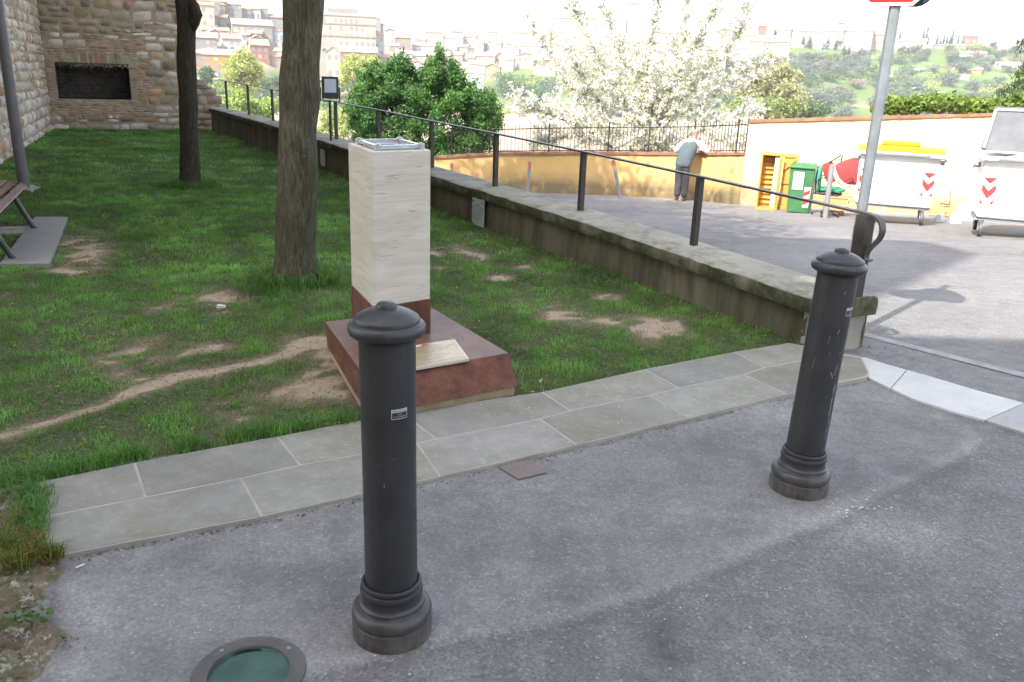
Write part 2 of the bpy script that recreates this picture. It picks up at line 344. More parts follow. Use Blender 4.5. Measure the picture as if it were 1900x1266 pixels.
MT = dict(
    asphalt=m_asphalt(), soil=m_soil(), slab=m_slab(), corten=m_corten(), travertine=m_travertine(),
    mortar=simple('mortar', (0.34, 0.325, 0.29), (0.26, 0.25, 0.22), 6, 0.9, bump=0.3, bscale=80),
    whitestone=simple('white_stone', (0.38, 0.38, 0.38), (0.46, 0.46, 0.455), 4, 0.7, bump=0.2, bscale=90, fine=0.15),
    greystone=simple('grey_stone', (0.33, 0.325, 0.32), (0.27, 0.265, 0.26), 4, 0.8, bump=0.2, bscale=90),
    concrete=simple('old_concrete', (0.33, 0.31, 0.27), (0.25, 0.235, 0.2), 5, 0.9, bump=0.5, bscale=40, bdist=0.006),
    stones=simple('rubble_stone', (1.18, 1.15, 1.1), (0.85, 0.83, 0.82), 7, 0.92, bump=0.9, bscale=26, bdist=0.02, attr=True, fine=0.35),
    wallmortar=simple('lime_mortar', (0.36, 0.30, 0.22), (0.26, 0.215, 0.155), 3, 0.95, bump=1.0, bscale=18, bdist=0.02),
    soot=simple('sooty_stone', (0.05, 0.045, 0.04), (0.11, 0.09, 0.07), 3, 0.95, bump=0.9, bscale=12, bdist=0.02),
    wallface=m_plaster('mossy_wall_render', (0.14, 0.125, 0.095), (0.095, 0.087, 0.064), (0.042, 0.045, 0.022), 0.8, lo=0.42, hi=0.62),
    cap=m_plaster('stone_coping', (0.31, 0.30, 0.265), (0.235, 0.225, 0.19), (0.085, 0.088, 0.045), 0.7, lo=0.48, hi=0.66),
    iron=m_iron(),
    rail=simple('rail_paint', (0.03, 0.026, 0.026), (0.045, 0.038, 0.036), 6, 0.42, bump=0.15, bscale=160, bdist=0.001, spec=0.45),
    galv=simple('galvanised_steel', (0.30, 0.33, 0.36), (0.24, 0.265, 0.29), 7, 0.42, metal=0.55, fine=0.15),
    polegrey=simple('lamp_pole_paint', (0.13, 0.12, 0.13), (0.1, 0.09, 0.1), 5, 0.45, fine=0.1),
    bark=m_bark('bark', (0.23, 0.21, 0.15), (0.115, 0.105, 0.072)),
    bark2=m_bark('dark_bark', (0.10, 0.085, 0.062), (0.05, 0.042, 0.031), (0.2, 0.19, 0.16)),
    white=simple('white_enamel', (0.78, 0.78, 0.78), (0.7, 0.7, 0.69), 3, 0.45, fine=0.08),
    offwhite=simple('aged_white_paint', (0.6, 0.59, 0.57), (0.5, 0.49, 0.46), 5, 0.55, fine=0.15),
    red=simple('red_sheet', (0.45, 0.012, 0.02), (0.36, 0.01, 0.015), 5, 0.4, fine=0.05),
    redplastic=simple('red_plastic', (0.55, 0.045, 0.045), (0.45, 0.035, 0.035), 3, 0.5, fine=0.05),
    black=simple('black_rubber', (0.02, 0.02, 0.02), (0.03, 0.03, 0.03), 6, 0.6, fine=0.1),
    darkgrey=simple('dark_plastic', (0.065, 0.068, 0.078), (0.09, 0.094, 0.105), 3, 0.6, fine=0.2),
    midgrey=simple('grey_plastic', (0.24, 0.24, 0.25), (0.2, 0.2, 0.21), 5, 0.55, fine=0.15),
    green=simple('green_plastic', (0.045, 0.16, 0.065), (0.035, 0.13, 0.05), 4, 0.5, fine=0.1),
    teal=simple('green_fabric', (0.03, 0.26, 0.16), (0.025, 0.21, 0.13), 8, 0.8, fine=0.1),
    yellow=simple('yellow_plastic', (0.62, 0.27, 0.004), (0.56, 0.23, 0.004), 3, 0.5, fine=0.05),
    wood=simple('orange_wood', (0.62, 0.3, 0.06), (0.5, 0.23, 0.045), 3, 0.6, fine=0.2, stretch=(1, 1, 6)),
    woodtan=simple('tan_wood', (0.5, 0.3, 0.13), (0.4, 0.23, 0.1), 3, 0.7, fine=0.2),
    brick=simple('brick', (0.30, 0.15, 0.09), (0.22, 0.11, 0.065), 5, 0.85, bump=0.4, bscale=40, attr=True),
    yellowwall=m_plaster('ochre_render', (0.58, 0.39, 0.17), (0.52, 0.345, 0.145), (0.32, 0.22, 0.12), 0.35, (0.16, 0.13, 0.08), 0.55, 0.75),
    yellowpale=m_plaster('pale_ochre_render', (0.72, 0.59, 0.34), (0.67, 0.54, 0.30), (0.5, 0.4, 0.25), 0.25, (0.3, 0.22, 0.12), 0.55, 0.75),
    skin=simple('skin', (0.36, 0.16, 0.11), (0.31, 0.14, 0.095), 20, 0.55, fine=0.05),
    vest=None, shirt=simple('white_cotton', (0.72, 0.74, 0.78), (0.66, 0.68, 0.72), 8, 0.85, fine=0.05),
    trousers=simple('dark_trousers', (0.04, 0.038, 0.048), (0.06, 0.057, 0.068), 9, 0.9, fine=0.1),
    shoe=simple('brown_leather', (0.05, 0.03, 0.02), (0.03, 0.02, 0.015), 9, 0.5, fine=0.1),
    hair=simple('grey_hair', (0.25, 0.21, 0.19), (0.19, 0.16, 0.15), 30, 0.8, fine=0.2),
    leaf=leafmat('leaf', (1, 1, 1), (0.8, 0.85, 0.75), 0.4),
    leaffar=leafmat('far_leaf', (1, 1, 1), (0.85, 0.9, 0.8), 0.35, True),
    grass=leafmat('grass_blade', (1, 1, 1), (0.82, 0.9, 0.75), 0.5),
    petal=leafmat('blossom_petal', (1, 1, 1), (0.95, 0.95, 0.93), 0.6),
    slatred=simple('bench_slat_wood', (0.12, 0.035, 0.04), (0.08, 0.025, 0.03), 6, 0.22, fine=0.2, stretch=(1, 8, 8)),
)
def m_vest():
    t = NT('quilted_vest'); co = t.coord((9, 9, 9), (0, R(45), 0))
    ck = t.node('ShaderNodeTexWave'); ck.inputs['Scale'].default_value = 1.3; t.l.new(co, ck.inputs['Vector'])
    co2 = t.coord((9, 9, 9), (0, R(-45), 0)); c2 = t.node('ShaderNodeTexWave'); c2.inputs['Scale'].default_value = 1.3; t.l.new(co2, c2.inputs['Vector'])
    q = t.math('MULTIPLY', ck.outputs['Fac'], c2.outputs['Fac'])
    col = t.mix(q, (0.04, 0.06, 0.07), (0.21, 0.27, 0.29))
    return t.fin(col, 0.7, 0, t.bump(q, 0.8, 0.02))
MT['vest'] = m_vest()
# ================================================================== ground
def inset(poly, d):
    n = len(poly); out = []
    area = sum(poly[i][0] * poly[(i + 1) % n][1] - poly[(i + 1) % n][0] * poly[i][1] for i in range(n))
    sg = 1 if area > 0 else -1
    for i in range(n):
        p0 = Vector(poly[i - 1][:2]); p1 = Vector(poly[i][:2]); p2 = Vector(poly[(i + 1) % n][:2])
        a = (p1 - p0).normalized(); b = (p2 - p1).normalized()
        na = Vector((-a.y, a.x)) * sg; nb = Vector((-b.y, b.x)) * sg
        m = (na + nb); m = m / max(0.3, m.dot(na)) if m.length > 1e-6 else na
        out.append((p1.x + m.x * d, p1.y + m.y * d))
    return out
def W2(px, py, z=0.0):
    p = gp(px, py, z); return (p.x, p.y)
def ccw(poly):
    a = sum(poly[i][0] * poly[(i + 1) % len(poly)][1] - poly[(i + 1) % len(poly)][0] * poly[i][1] for i in range(len(poly)))
    return poly if a > 0 else poly[::-1]
def in_poly(x, y, poly):
    r = np.zeros(np.shape(x), bool); n = len(poly)
    for i in range(n):
        x0, y0 = poly[i]; x1, y1 = poly[(i + 1) % n]
        c = ((y0 > y) != (y1 > y)) & (x < (x1 - x0) * (y - y0) / (y1 - y0 + 1e-12) + x0); r ^= c
    return r
def seg_dist(x, y, pts):
    d = np.full(np.shape(x), 1e9)
    for (x0, y0), (x1, y1) in zip(pts[:-1], pts[1:]):
        dx, dy = x1 - x0, y1 - y0; t = np.clip(((x - x0) * dx + (y - y0) * dy) / (dx * dx + dy * dy + 1e-12), 0, 1)
        d = np.minimum(d, np.hypot(x - x0 - t * dx, y - y0 - t * dy))
    return d
def to_px(x, y, z):
    P = np.stack([x, y, z - CZ], -1) @ RM            # camera coords
    return 950 + FPX * P[..., 0] / -P[..., 2], 633 - FPX * P[..., 1] / -P[..., 2]
_perm = rng.random((256, 256))
def vnoise(x, y, s=1.0, o=0):
    x = np.asarray(x) * s + 37.3 * o; y = np.asarray(y) * s + 11.7 * o
    xi = np.floor(x).astype(int); yi = np.floor(y).astype(int); fx = x - xi; fy = y - yi
    fx = fx * fx * (3 - 2 * fx); fy = fy * fy * (3 - 2 * fy)
    g = lambda a, b: _perm[a % 256, b % 256]
    return (g(xi, yi) * (1 - fx) + g(xi + 1, yi) * fx) * (1 - fy) + (g(xi, yi + 1) * (1 - fx) + g(xi + 1, yi + 1) * fx) * fy
def fbm(x, y, s=1.0, o=0, n=4):
    a = 0; k = 0
    for i in range(n): a = a + vnoise(x, y, s * 2 ** i, o + i) * 0.5 ** i; k += 0.5 ** i
    return a / k
gzv = np.vectorize(gz)

# yellow boundary wall, measured along its foot
YW_px = [(806, 352), (880, 354), (1000, 358), (1120, 362), (1200, 366), (1290, 372), (1372, 380), (1480, 385), (1600, 390), (1720, 396), (1870, 405), (2050, 418)]
YW = [gr(*p) for p in YW_px]
COR = 6                                             # index of the corner where the high wall begins
# terrace wall line
TA = Vector(gp(1500, 640)[:2]); TBp = Vector(gp(400, 245)[:2]); TD = (TBp - TA).normalized(); TN = Vector((TD.y, -TD.x))
TLEN = (TBp - TA).length
def tw(s, off, z=0.0): q = TA + TD * s + TN * off; return Vector((q.x, q.y, z))

def sheet(name, xs, ys, keep, zf, mat, attrs=None):
    X, Y = np.meshgrid(xs, ys); Z = zf(X, Y); nx = len(xs); ny = len(ys)
    I = np.arange(nx * ny).reshape(ny, nx)
    cx = (X[:-1, :-1] + X[1:, 1:]) / 2; cy = (Y[:-1, :-1] + Y[1:, 1:]) / 2
    k = keep(cx, cy)
    F = np.stack([I[:-1, :-1], I[:-1, 1:], I[1:, 1:], I[1:, :-1]], -1)[k]
    V = np.stack([X.ravel(), Y.ravel(), Z.ravel()], -1)
    used = np.unique(F); mp = np.full(nx * ny, -1); mp[used] = np.arange(len(used))
    at = {n_: f_(X, Y, Z).ravel()[used] for n_, f_ in (attrs or {}).items()}
    o = npmesh(name, V[used], mp[F], mat, None, None, True, at)
    return tag(o, kind='structure')

NX0, NX1, NY0, NY1 = -2.6, 4.4, 0.2, 5.6
seam = [gr(*p)[:2] for p in [(380, 1290), (600, 1235), (800, 1186), (930, 1165), (1060, 1139), (1180, 1105), (1275, 1069), (1408, 1011), (1553, 954), (1640, 905), (1703, 878), (1790, 838), (1812, 812), (1795, 795), (1740, 775)]]
def a_dust(X, Y, Z):
    px, py = to_px(X, Y, Z); d = seg_dist(X, Y, [tuple(p) for p in seam])
    v = np.exp(-(d / 0.04) ** 2) * 0.42
    for cx, cy, rx, ry, a in [(1600, 985, 60, 30, .8), (1703, 1000, 50, 32, .9), (160, 1130, 80, 70, .7), (330, 1120, 110, 50, .4), (560, 1000, 120, 35, .4), (600, 1200, 100, 60, .45), (860, 1160, 90, 60, .5), (1440, 770, 70, 30, .5), (1000, 900, 70, 25, .35), (130, 1240, 60, 30, .7), (1300, 950, 150, 40, .3), (700, 1000, 60, 18, .3), (930, 1060, 60, 40, .35), (480, 1180, 50, 40, .3), (1650, 740, 80, 20, .4), (1480, 960, 80, 20, .6)]:
        v = v + a * np.exp(-((px - cx) / rx) ** 2 - ((py - cy) / ry) ** 2)
    e = seg_dist(X, Y, [W2(80, 1043), W2(487, 964), W2(817, 889), W2(1070, 830), W2(1279, 780), W2(1459, 735), W2(1608, 702)])
    v = v + 0.35 * np.exp(-(e / 0.06) ** 2)
    return np.clip(v * (0.5 + fbm(X, Y, 5, 3)), 0, 1)
def a_coarse(X, Y, Z):
    px, py = to_px(X, Y, Z)
    lim = np.interp(px, [0, 380, 600, 800, 1060, 1275, 1408, 1553, 1703, 1819, 1900], [1400, 1290, 1235, 1186, 1139, 1069, 1011, 954, 878, 815, 770])
    return np.clip((py - lim) / 14, 0, 1)
def a_dark(X, Y, Z):
    px, py = to_px(X, Y, Z); v = 0 * X
    for cx, cy, rx, ry, a in [(1230, 1190, 26, 34, 1), (1255, 1225, 34, 12, .8), (840, 985, 60, 40, .35), (1450, 800, 45, 22, .45), (620, 1130, 60, 55, .4), (1340, 760, 30, 12, .3), (95, 1110, 18, 60, .8), (110, 1190, 22, 50, .7), (1720, 870, 80, 14, .45), (1660, 830, 60, 12, .3), (1560, 860, 40, 14, .35), (650, 1060, 40, 60, .35), (1020, 1010, 90, 30, .3), (1180, 900, 80, 30, .3)]:
        v = v + a * np.exp(-((px - cx) / rx) ** 2 - ((py - cy) / ry) ** 2)
    d = seg_dist(X, Y, [(x + 0.03, y - 0.045) for x, y in [tuple(p) for p in seam]])
    v = v + 0.35 * np.exp(-(d / 0.025) ** 2)
    e = seg_dist(X, Y, [W2(80, 1046), W2(487, 967), W2(817, 892), W2(1070, 833), W2(1279, 783), W2(1459, 738), W2(1608, 705)])
    v = v + 0.8 * np.exp(-(e / 0.012) ** 2) * (fbm(X, Y, 18, 5) > 0.5)
    return np.clip(v * .8, 0, 1)
LC = gr(462, 1250)                                  # in-ground lamp centre
LR = 0.155
_bed = [W2(*p) for p in [(68, 901), (250, 864), (515, 815), (668, 787), (775, 765), (1006, 732), (1196, 689), (1362, 657), (1464, 640)]]
lawn_core = [(-13.5, -2), (-2.05, -2), (-2.05, 2.3), (-1.9, 2.8)] + [(x, y + .10) for x, y in _bed] + [(1.9, 5.6), (-7.8, 22.2), (-13.5, 22)]
near_keep = lambda x, y: (((x - LC.x) ** 2 + (y - LC.y) ** 2) > (LR - 0.035) ** 2) & ~in_poly(x, y, lawn_core)
sheet('forecourt', np.arange(NX0, NX1 + .001, .025), np.arange(NY0, NY1 + .001, .025), near_keep, lambda X, Y: gzv(X, Y) + (fbm(X, Y, 1.5, 1) - .5) * 0.006 * np.clip(np.minimum(np.minimum(X - NX0, NX1 - X), np.minimum(Y - NY0, NY1 - Y)) / .3, 0, 1), MT['asphalt'], dict(dust=a_dust, coarse=a_coarse, dark=a_dark))
yw_poly = [(YW[0].x - 14, YW[0].y + 8.5)] + [(p.x, p.y) for p in YW] + [(YW[-1].x + 9, YW[-1].y - 8), (60, -60), (-60, -60), (-60, 40)]
def road_keep(x, y):
    off = [(a + .25, b + .25) for a, b in yw_poly]
    return in_poly(x, y, off) & ~((x > NX0) & (x < NX1) & (y > NY0) & (y < NY1)) & ((x < 22)) & ~in_poly(x, y, lawn_core)
rx = np.unique(np.round(np.concatenate([np.arange(-16, NX0, .35), [NX0], np.arange(NX0, NX1, .25), [NX1], np.arange(NX1 + .2, 22, .3)]), 4))
ry = np.unique(np.round(np.concatenate([np.arange(-6, NY0, .3), [NY0], np.arange(NY0, NY1, .25), [NY1], np.arange(NY1 + .2, 36, .25)]), 4))
sheet('road', rx, ry, road_keep, lambda X, Y: gzv(X, Y), MT['asphalt'], dict(coarse=lambda X, Y, Z: 0 * X + .6, dust=lambda X, Y, Z: np.clip(.55 * (fbm(X, Y, .5, 2) - .35) * 2 + 0.7 * np.exp(-(seg_dist(X, Y, [(p.x, p.y) for p in YW]) / .9) ** 2), 0, 1)))

# faint worn white line along the road side by the wall end
mb = MB()
ln = [gr(1602 + 16 * i, 621 + 4.1 * i) for i in range(24)]
for a, b in zip(ln[:-1], ln[1:]):
    d = (b - a).normalized(); n_ = Vector((-d.y, d.x, 0)) * 0.05; up = Vector((0, 0, .004))
    mb.add([a - n_ + up, b - n_ + up, b + n_ + up, a + n_ + up], [(0, 1, 2, 3)])
tag(mb.build('road_line', simple('worn_line', (0.30, 0.295, 0.295), (0.2, 0.2, 0.2), 12, 0.9, fine=0.5)), kind='structure')

# paving: two rows of sandstone slabs with pale joints
backj = [((68, 901), (89, 964)), ((250, 864), (270.5, 928)), ((515, 815), (557, 868)), ((745, 770), (810, 819)), ((1006, 732), (1058, 766)), ((1196, 689), (1260, 724)), ((1362, 657), (1418, 686)), ((1464, 640), (1548, 661))]
frontj = [((89, 964), (80, 1043)), ((447, 893), (487, 964)), ((774, 827), (817, 889)), ((1002, 782), (1070, 830)), ((1205, 738), (1279, 780)), ((1380, 699), (1459, 735))]
midl = [(89, 964), (270.5, 928), (447, 893), (557, 868), (670, 848), (774, 827), (810, 819), (1002, 782), (1058, 766), (1205, 738), (1260, 724), (1380, 699), (1418, 686), (1548, 661)]
mb = MB(); mm = MB()
def mids(a, b): return [p for p in midl if a < p[0] < b]
tone = [1.0, .92, 1.06, .95, 1.05, .90, 1.03, .97, 1.0, 1.07, .93, 1.04, .95, 1.02]
k = 0
def slab(polypx):
    global k
    P = ccw([W2(*p) for p in polypx]); q = inset(P, 0.0045)
    t_ = tone[k % 14]; mb.col = (t_, t_ * (0.995 + 0.01 * (k % 3)), t_ * (0.98 + .02 * (k % 2))); k += 1
    q2 = inset(q, 0.004)
    n = len(q); base = len(mb.v)
    mb.add([(x, y, -.02) for x, y in q] + [(x, y, .011) for x, y in q] + [(x, y, .0145) for x, y in q2],
           [tuple(range(2 * n, 3 * n))] + [(i, (i + 1) % n, n + (i + 1) % n, n + i) for i in range(n)] + [(n + i, n + (i + 1) % n, 2 * n + (i + 1) % n, 2 * n + i) for i in range(n)])
for (a, b), (c, d) in zip(backj[:-1], backj[1:]): slab([a, b] + mids(b[0], d[0]) + [d, c])
for (a, b), (c, d) in zip(frontj[:-1], frontj[1:]): slab([b, d] + [c] + mids(a[0], c[0])[::-1] + [a])
a, b = frontj[-1]; slab([b, (1608, 702), (1611, 694), (1598, 668)] + [(1548, 661)] + mids(a[0], 1548)[::-1] + [a])
outl = [p[0] for p in backj] + [(1598, 666), (1612, 694), (1609, 703)] + [p[1] for p in frontj][::-1]
P = ccw([W2(*p) for p in outl]); mm.prism([(x, y, -.16) for x, y in P], [(x, y, .0125) for x, y in P])
tag(mb.build('paving', MT['slab']), kind='structure')
tag(mm.build('paving_bed', MT['mortar']), kind='structure')

# white and grey kerb stones beside the road
mb = MB()
def kerb(polypx, mi, h=.014):
    mb.mi = mi
    P = [gr(*p) for p in polypx]; xy = ccw([(p.x, p.y) for p in P]); xy = inset(xy, .002)
    mb.prism([(x, y, gz(x, y) - .12) for x, y in xy], [(x, y, gz(x, y) + h) for x, y in xy])
kerb([(1567, 665), (1606, 667), (1640, 678), (1682, 690), (1652, 725), (1611, 705), (1604, 696), (1566, 679)], 0)
kerb([(1682, 690), (1725, 702), (1808, 727), (1900, 752), (1827, 784), (1761, 766), (1690, 743), (1652, 725)], 0)
kerb([(1900, 752), (1960, 769), (2030, 792), (1965, 830), (1900, 808), (1827, 784)], 1)
kerb([(2030, 792), (2200, 850), (2150, 900), (1965, 830)], 1)
tag(mb.build('kerb', [MT['whitestone'], MT['greystone']], bevel=.004), kind='structure')

# lawn
trail = [W2(*p) for p in [(-120, 850), (-40, 822), (60, 792), (160, 762), (260, 724), (330, 703), (420, 683), (500, 665), (600, 628)]]
PATCH = [(155, 455, 62, 40, 1.2), (130, 505, 70, 12, .8), (405, 560, 72, 24, 1.15), (310, 575, 50, 12, .8), (290, 655, 120, 32, .85), (380, 640, 80, 22, .5), (500, 745, 120, 45, .8), (470, 775, 70, 30, .6), (560, 640, 60, 28, .9), (858, 466, 24, 14, 2.2), (892, 478, 20, 9, 2.0), (920, 517, 28, 8, 2.2), (970, 495, 24, 8, 1.8), (812, 467, 18, 9, 1.9), (815, 500, 20, 7, 1.4), (1035, 578, 44, 15, 1.8), (1125, 548, 30, 9, 1.2), (960, 560, 30, 9, .9), (1232, 612, 52, 30, 1.5), (1180, 602, 50, 14, .8), (1105, 592, 60, 16, .6), (930, 600, 45, 22, .4), (622, 690, 45, 60, .9), (1000, 645, 70, 12, .6), (240, 690, 70, 34, .75), (600, 545, 50, 16, .4), (1370, 640, 60, 7, .5), (200, 600, 70, 14, .35), (590, 700, 60, 40, .5), (340, 800, 80, 12, .2)]
def grassiness(X, Y):
    px, py = to_px(X, Y, 0 * X); b = 0 * X
    for cx, cy, rx_, ry_, a in PATCH: b = b + a * np.exp(-(((px - cx) / rx_) ** 2 + ((py - cy) / ry_) ** 2))
    d = seg_dist(X, Y, trail); bt_ = 1.3 * np.exp(-(d / 0.085) ** 2) * np.clip((-.95 - X) / .2, 0, 1)
    n = fbm(X, Y, 4.5, 7, 5)
    nn = np.clip(.5 + (n - .5) * 2.4 + (fbm(X, Y, 19, 13, 3) - .5) * 1.6, 0, 1.2)
    g = 1.12 - b * (.38 + 1.05 * nn) - bt_ * .9 + (fbm(X, Y, 12, 17, 3) - .5) * .6
    return np.clip(g, 0, 1)
bedge = [W2(*p[0]) for p in backj]
bt = W2(1464, 641)
lawn_poly = [(-13.5, -2), (-2.0, -2), (-1.9, 1.6), (-2.0, 2.3), (-1.85, 2.62)] + [(x + .02, y - .10) for x, y in bedge] + [tuple(tw(.1, .12)[:2]), tuple(tw(TLEN + .3, .12)[:2]), (-9.0, 23.0), (-11.6, 21.4), (-13.5, 17)]
def lawn_z(X, Y):
    z = (fbm(X, Y, 1.2, 4) - .5) * .05 + (fbm(X, Y, 7, 9) - .5) * .012 + .004
    e = seg_dist(X, Y, [tuple(p) for p in bedge]); f = np.clip((e - .02) / .5, 0, 1)
    inside = in_poly(X, Y, [(x, y) for x, y in [W2(*p) for p in outl]])
    z = z * f - .006
    return np.where(inside, -.03, z)
sheet('lawn', np.arange(-13.6, 2.4, .07), np.arange(-2.1, 23.4, .07), lambda x, y: in_poly(x, y, lawn_poly), lawn_z, MT['soil'], dict(grass=lambda X, Y, Z: grassiness(X, Y)))

# blades of grass: nobody could count them
mon_poly = [(-.70, 3.56), (.10, 4.06), (-.48, 5.15), (-1.16, 4.68)]
slab_poly = [tuple(gp(*p)[:2]) for p in [(0, 495), (65, 407), (126, 407), (92, 495)]]
pavo = [W2(*p) for p in outl]
def blades(n, reg, hmul, wmul, name, rockside=False):
    x0, x1, y0, y1 = reg
    X = rng.uniform(x0, x1, n); Y = rng.uniform(y0, y1, n)
    px, py = to_px(X, Y, 0 * X)
    k = in_poly(X, Y, lawn_poly) & (px > -250) & (px < 1950) & ~in_poly(X, Y, mon_poly) & ~in_poly(X, Y, pavo) & ~in_poly(X, Y, slab_poly)
    g = grassiness(X, Y); cl = fbm(X, Y, 9, 21, 3)
    k &= rng.random(n) < np.clip((g - .02) * 1.15, 0.03, 1) * np.clip(.5 + (cl - .4) * 2.2, .25, 1)
    X, Y, g, cl = X[k], Y[k], g[k], cl[k]; n = len(X)
    Z = lawn_z(X, Y) - .004
    H = hmul * rng.uniform(.015, .045, n) * (0.55 + .55 * g) * (0.6 + 1.1 * np.clip(cl - .25, 0, .6))
    e = seg_dist(X, Y, [tuple(p) for p in bedge]); H *= 1 + 0.9 * np.exp(-(e / .10) ** 2) * (X < -.5)
    for tx, ty, tr in ((-1.74, 6.34, .34), (-4.61, 11.69, .4)):
        H *= 1 + 1.2 * np.exp(-((np.hypot(X - tx, Y - ty) - .25) / .18) ** 2)
    wd = wmul * rng.uniform(.0014, .0028, n); a = rng.uniform(0, 2 * np.pi, n); lean = rng.uniform(.1, .95, n) * H
    la = rng.uniform(0, 2 * np.pi, n)
    sx, sy = np.cos(a) * wd, np.sin(a) * wd; lx, ly = np.cos(la) * lean, np.sin(la) * lean
    V = np.empty((n, 5, 3))
    V[:, 0] = np.stack([X - sx, Y - sy, Z], -1); V[:, 1] = np.stack([X + sx, Y + sy, Z], -1)
    V[:, 2] = np.stack([X + sx * .8 + lx * .3, Y + sy * .8 + ly * .3, Z + H * .6], -1)
    V[:, 3] = np.stack([X - sx * .8 + lx * .3, Y - sy * .8 + ly * .3, Z + H * .6], -1)
    V[:, 4] = np.stack([X + lx, Y + ly, Z + H * (1 - .35 * (lean / H) ** 2)], -1)
    B = np.arange(n)[:, None] * 5
    F = np.concatenate([B + [0, 1, 2], B + [0, 2, 3], B + [3, 2, 4]], 1).reshape(-1, 3)
    c1 = fbm(X, Y, .9, 31, 3)[:, None]; c2 = rng.random((n, 1)); c3 = cl[:, None]
    col = np.array([.098, .215, .042]) * (1 - c1) + np.array([.175, .325, .072]) * c1
    col = col * (.6 + .5 * c2 + .9 * (c3 - .35)) * (.62 + .85 * np.clip((fbm(X, Y, 2.6, 41, 3)[:, None] - .3) * 2.2, 0, 1.1))
    yl = rng.random((n, 1)) < (.03 + .10 * (1 - g[:, None])); col = np.where(yl, np.array([.16, .15, .06]), col)
    col = np.repeat(col, 3, axis=0)
    return tag(npmesh(name, V.reshape(-1, 3), F, MT['grass'], col), kind='stuff', label='short green grass growing over the terrace lawn', cat='grass')
near_r = (-5.2, 2.0, 2.2, 6.2)
def mkblades():
    # near, middle and far bands of the same lawn
    blades(260000, (-5.4, 2.1, 2.2, 6.6), 1.0, 1.0, 'grass')
    blades(210000, (-8.0, 1.4, 6.6, 12.0), 1.15, 1.7, 'grass')
    blades(130000, (-12.0, -1.5, 12.0, 22.8), 1.3, 3.0, 'grass')
mkblades()

# ================================================================== rubble masonry
def masonry(mb, O, U, N, width, height, rowh, lenr, pal, skip=None, zone=None, prot=(.015, .05), seed=1, vfun=None, mask=None):
    """stones laid in wavering courses on the plane O + u*U + v*Z, facing N"""
    rr = random.Random(seed); v = -0.05; U = Vector(U); N = Vector(N)
    while v < height:
        h = rr.uniform(*rowh); u = -rr.uniform(0, .2)
        while u < width:
            zc = zone(u, v) if zone else None
            l = rr.uniform(*lenr); hh = h
            subs = [(u, l, v, h)]
            if zc == 'brick':
                nb = max(1, round(h / .055)); l = .24 + rr.uniform(-.03, .05)
                subs = [(u + rr.uniform(-.05, .05), l - .01, v + i * h / nb, h / nb) for i in range(nb)]
            elif rr.random() < .12: subs = [(u, l, v, h * .5), (u, l * .55, v + h * .5, h * .5), (u + l * .55, l * .45, v + h * .5, h * .5)]
            for (su, sl, sv, sh) in subs:
                if skip and skip(su, su + sl, sv, sv + sh): continue
                if mask and not mask(su + sl / 2, sv + sh): continue
                u0, u1 = max(su + .006, 0), min(su + sl - .006, width); v0, v1 = sv + .004, sv + sh - .005
                if u1 - u0 < .03: continue
                wob = lambda uu: (mnoise.noise(Vector((uu * 1.3, sv * 2, seed))) * .05 if zc != 'brick' else .008 * mnoise.noise(Vector((uu * 5, sv * 9, seed))))
                p = rr.uniform(*prot) * (.45 if zc == 'brick' else 1)
                c = pal(rr, zc, (u0 + u1) / 2, (v0 + v1) / 2); j = rr.uniform(.8, 1.15)
                mb.col = (c[0] * j, c[1] * j, c[2] * j)
                n = 5; vs = []; fs = []
                js = [(rr.uniform(-.012, .012), rr.uniform(-.01, .01)) for _ in range(4)] if zc != 'brick' else [(0, 0)] * 4
                for b in range(n):
                    for a in range(n):
                        s_, t_ = a / (n - 1), b / (n - 1)
                        cu = (1 - s_) * (1 - t_) * js[0][0] + s_ * (1 - t_) * js[1][0] + s_ * t_ * js[2][0] + (1 - s_) * t_ * js[3][0]
                        cv = (1 - s_) * (1 - t_) * js[0][1] + s_ * (1 - t_) * js[1][1] + s_ * t_ * js[2][1] + (1 - s_) * t_ * js[3][1]
                        # rounded corners
                        ex, ey = abs(2 * s_ - 1), abs(2 * t_ - 1); rc = 1 - .045 * (ex * ey) ** 2
                        uu = (u0 + u1) / 2 + (u1 - u0) / 2 * (2 * s_ - 1) * rc + cu; vv = (v0 + v1) / 2 + (v1 - v0) / 2 * (2 * t_ - 1) * rc + cv
                        e = (1 - ex ** 4) * (1 - ey ** 4)
                        dd = -.015 + (p + .015) * (e ** .2 if e > 0 else 0) + .012 * mnoise.noise(Vector((uu * 9, vv * 9, seed))) * (e > 0)
                        q = Vector(O) + U * uu + Vector((0, 0, vv + wob(uu))) + N * dd; vs.append(q)
                for b in range(n - 1):
                    for a in range(n - 1): fs.append((b * n + a, b * n + a + 1, (b + 1) * n + a + 1, (b + 1) * n + a))
                mb.add(vs, fs)
            u += l
        v += h
def plane_uv(px, py, O, U, N):
    d = ray(px, py); o = Vector((0, 0, CZ)); dv = Vector(d); t = (Vector(O) - o).dot(Vector(N)) / dv.dot(Vector(N)); p = o + dv * t
    return (p - Vector(O)).dot(Vector(U)), p.z

CR = gp(97, 240); CRN = gp(0, 305)
BR = gp(330, 241)
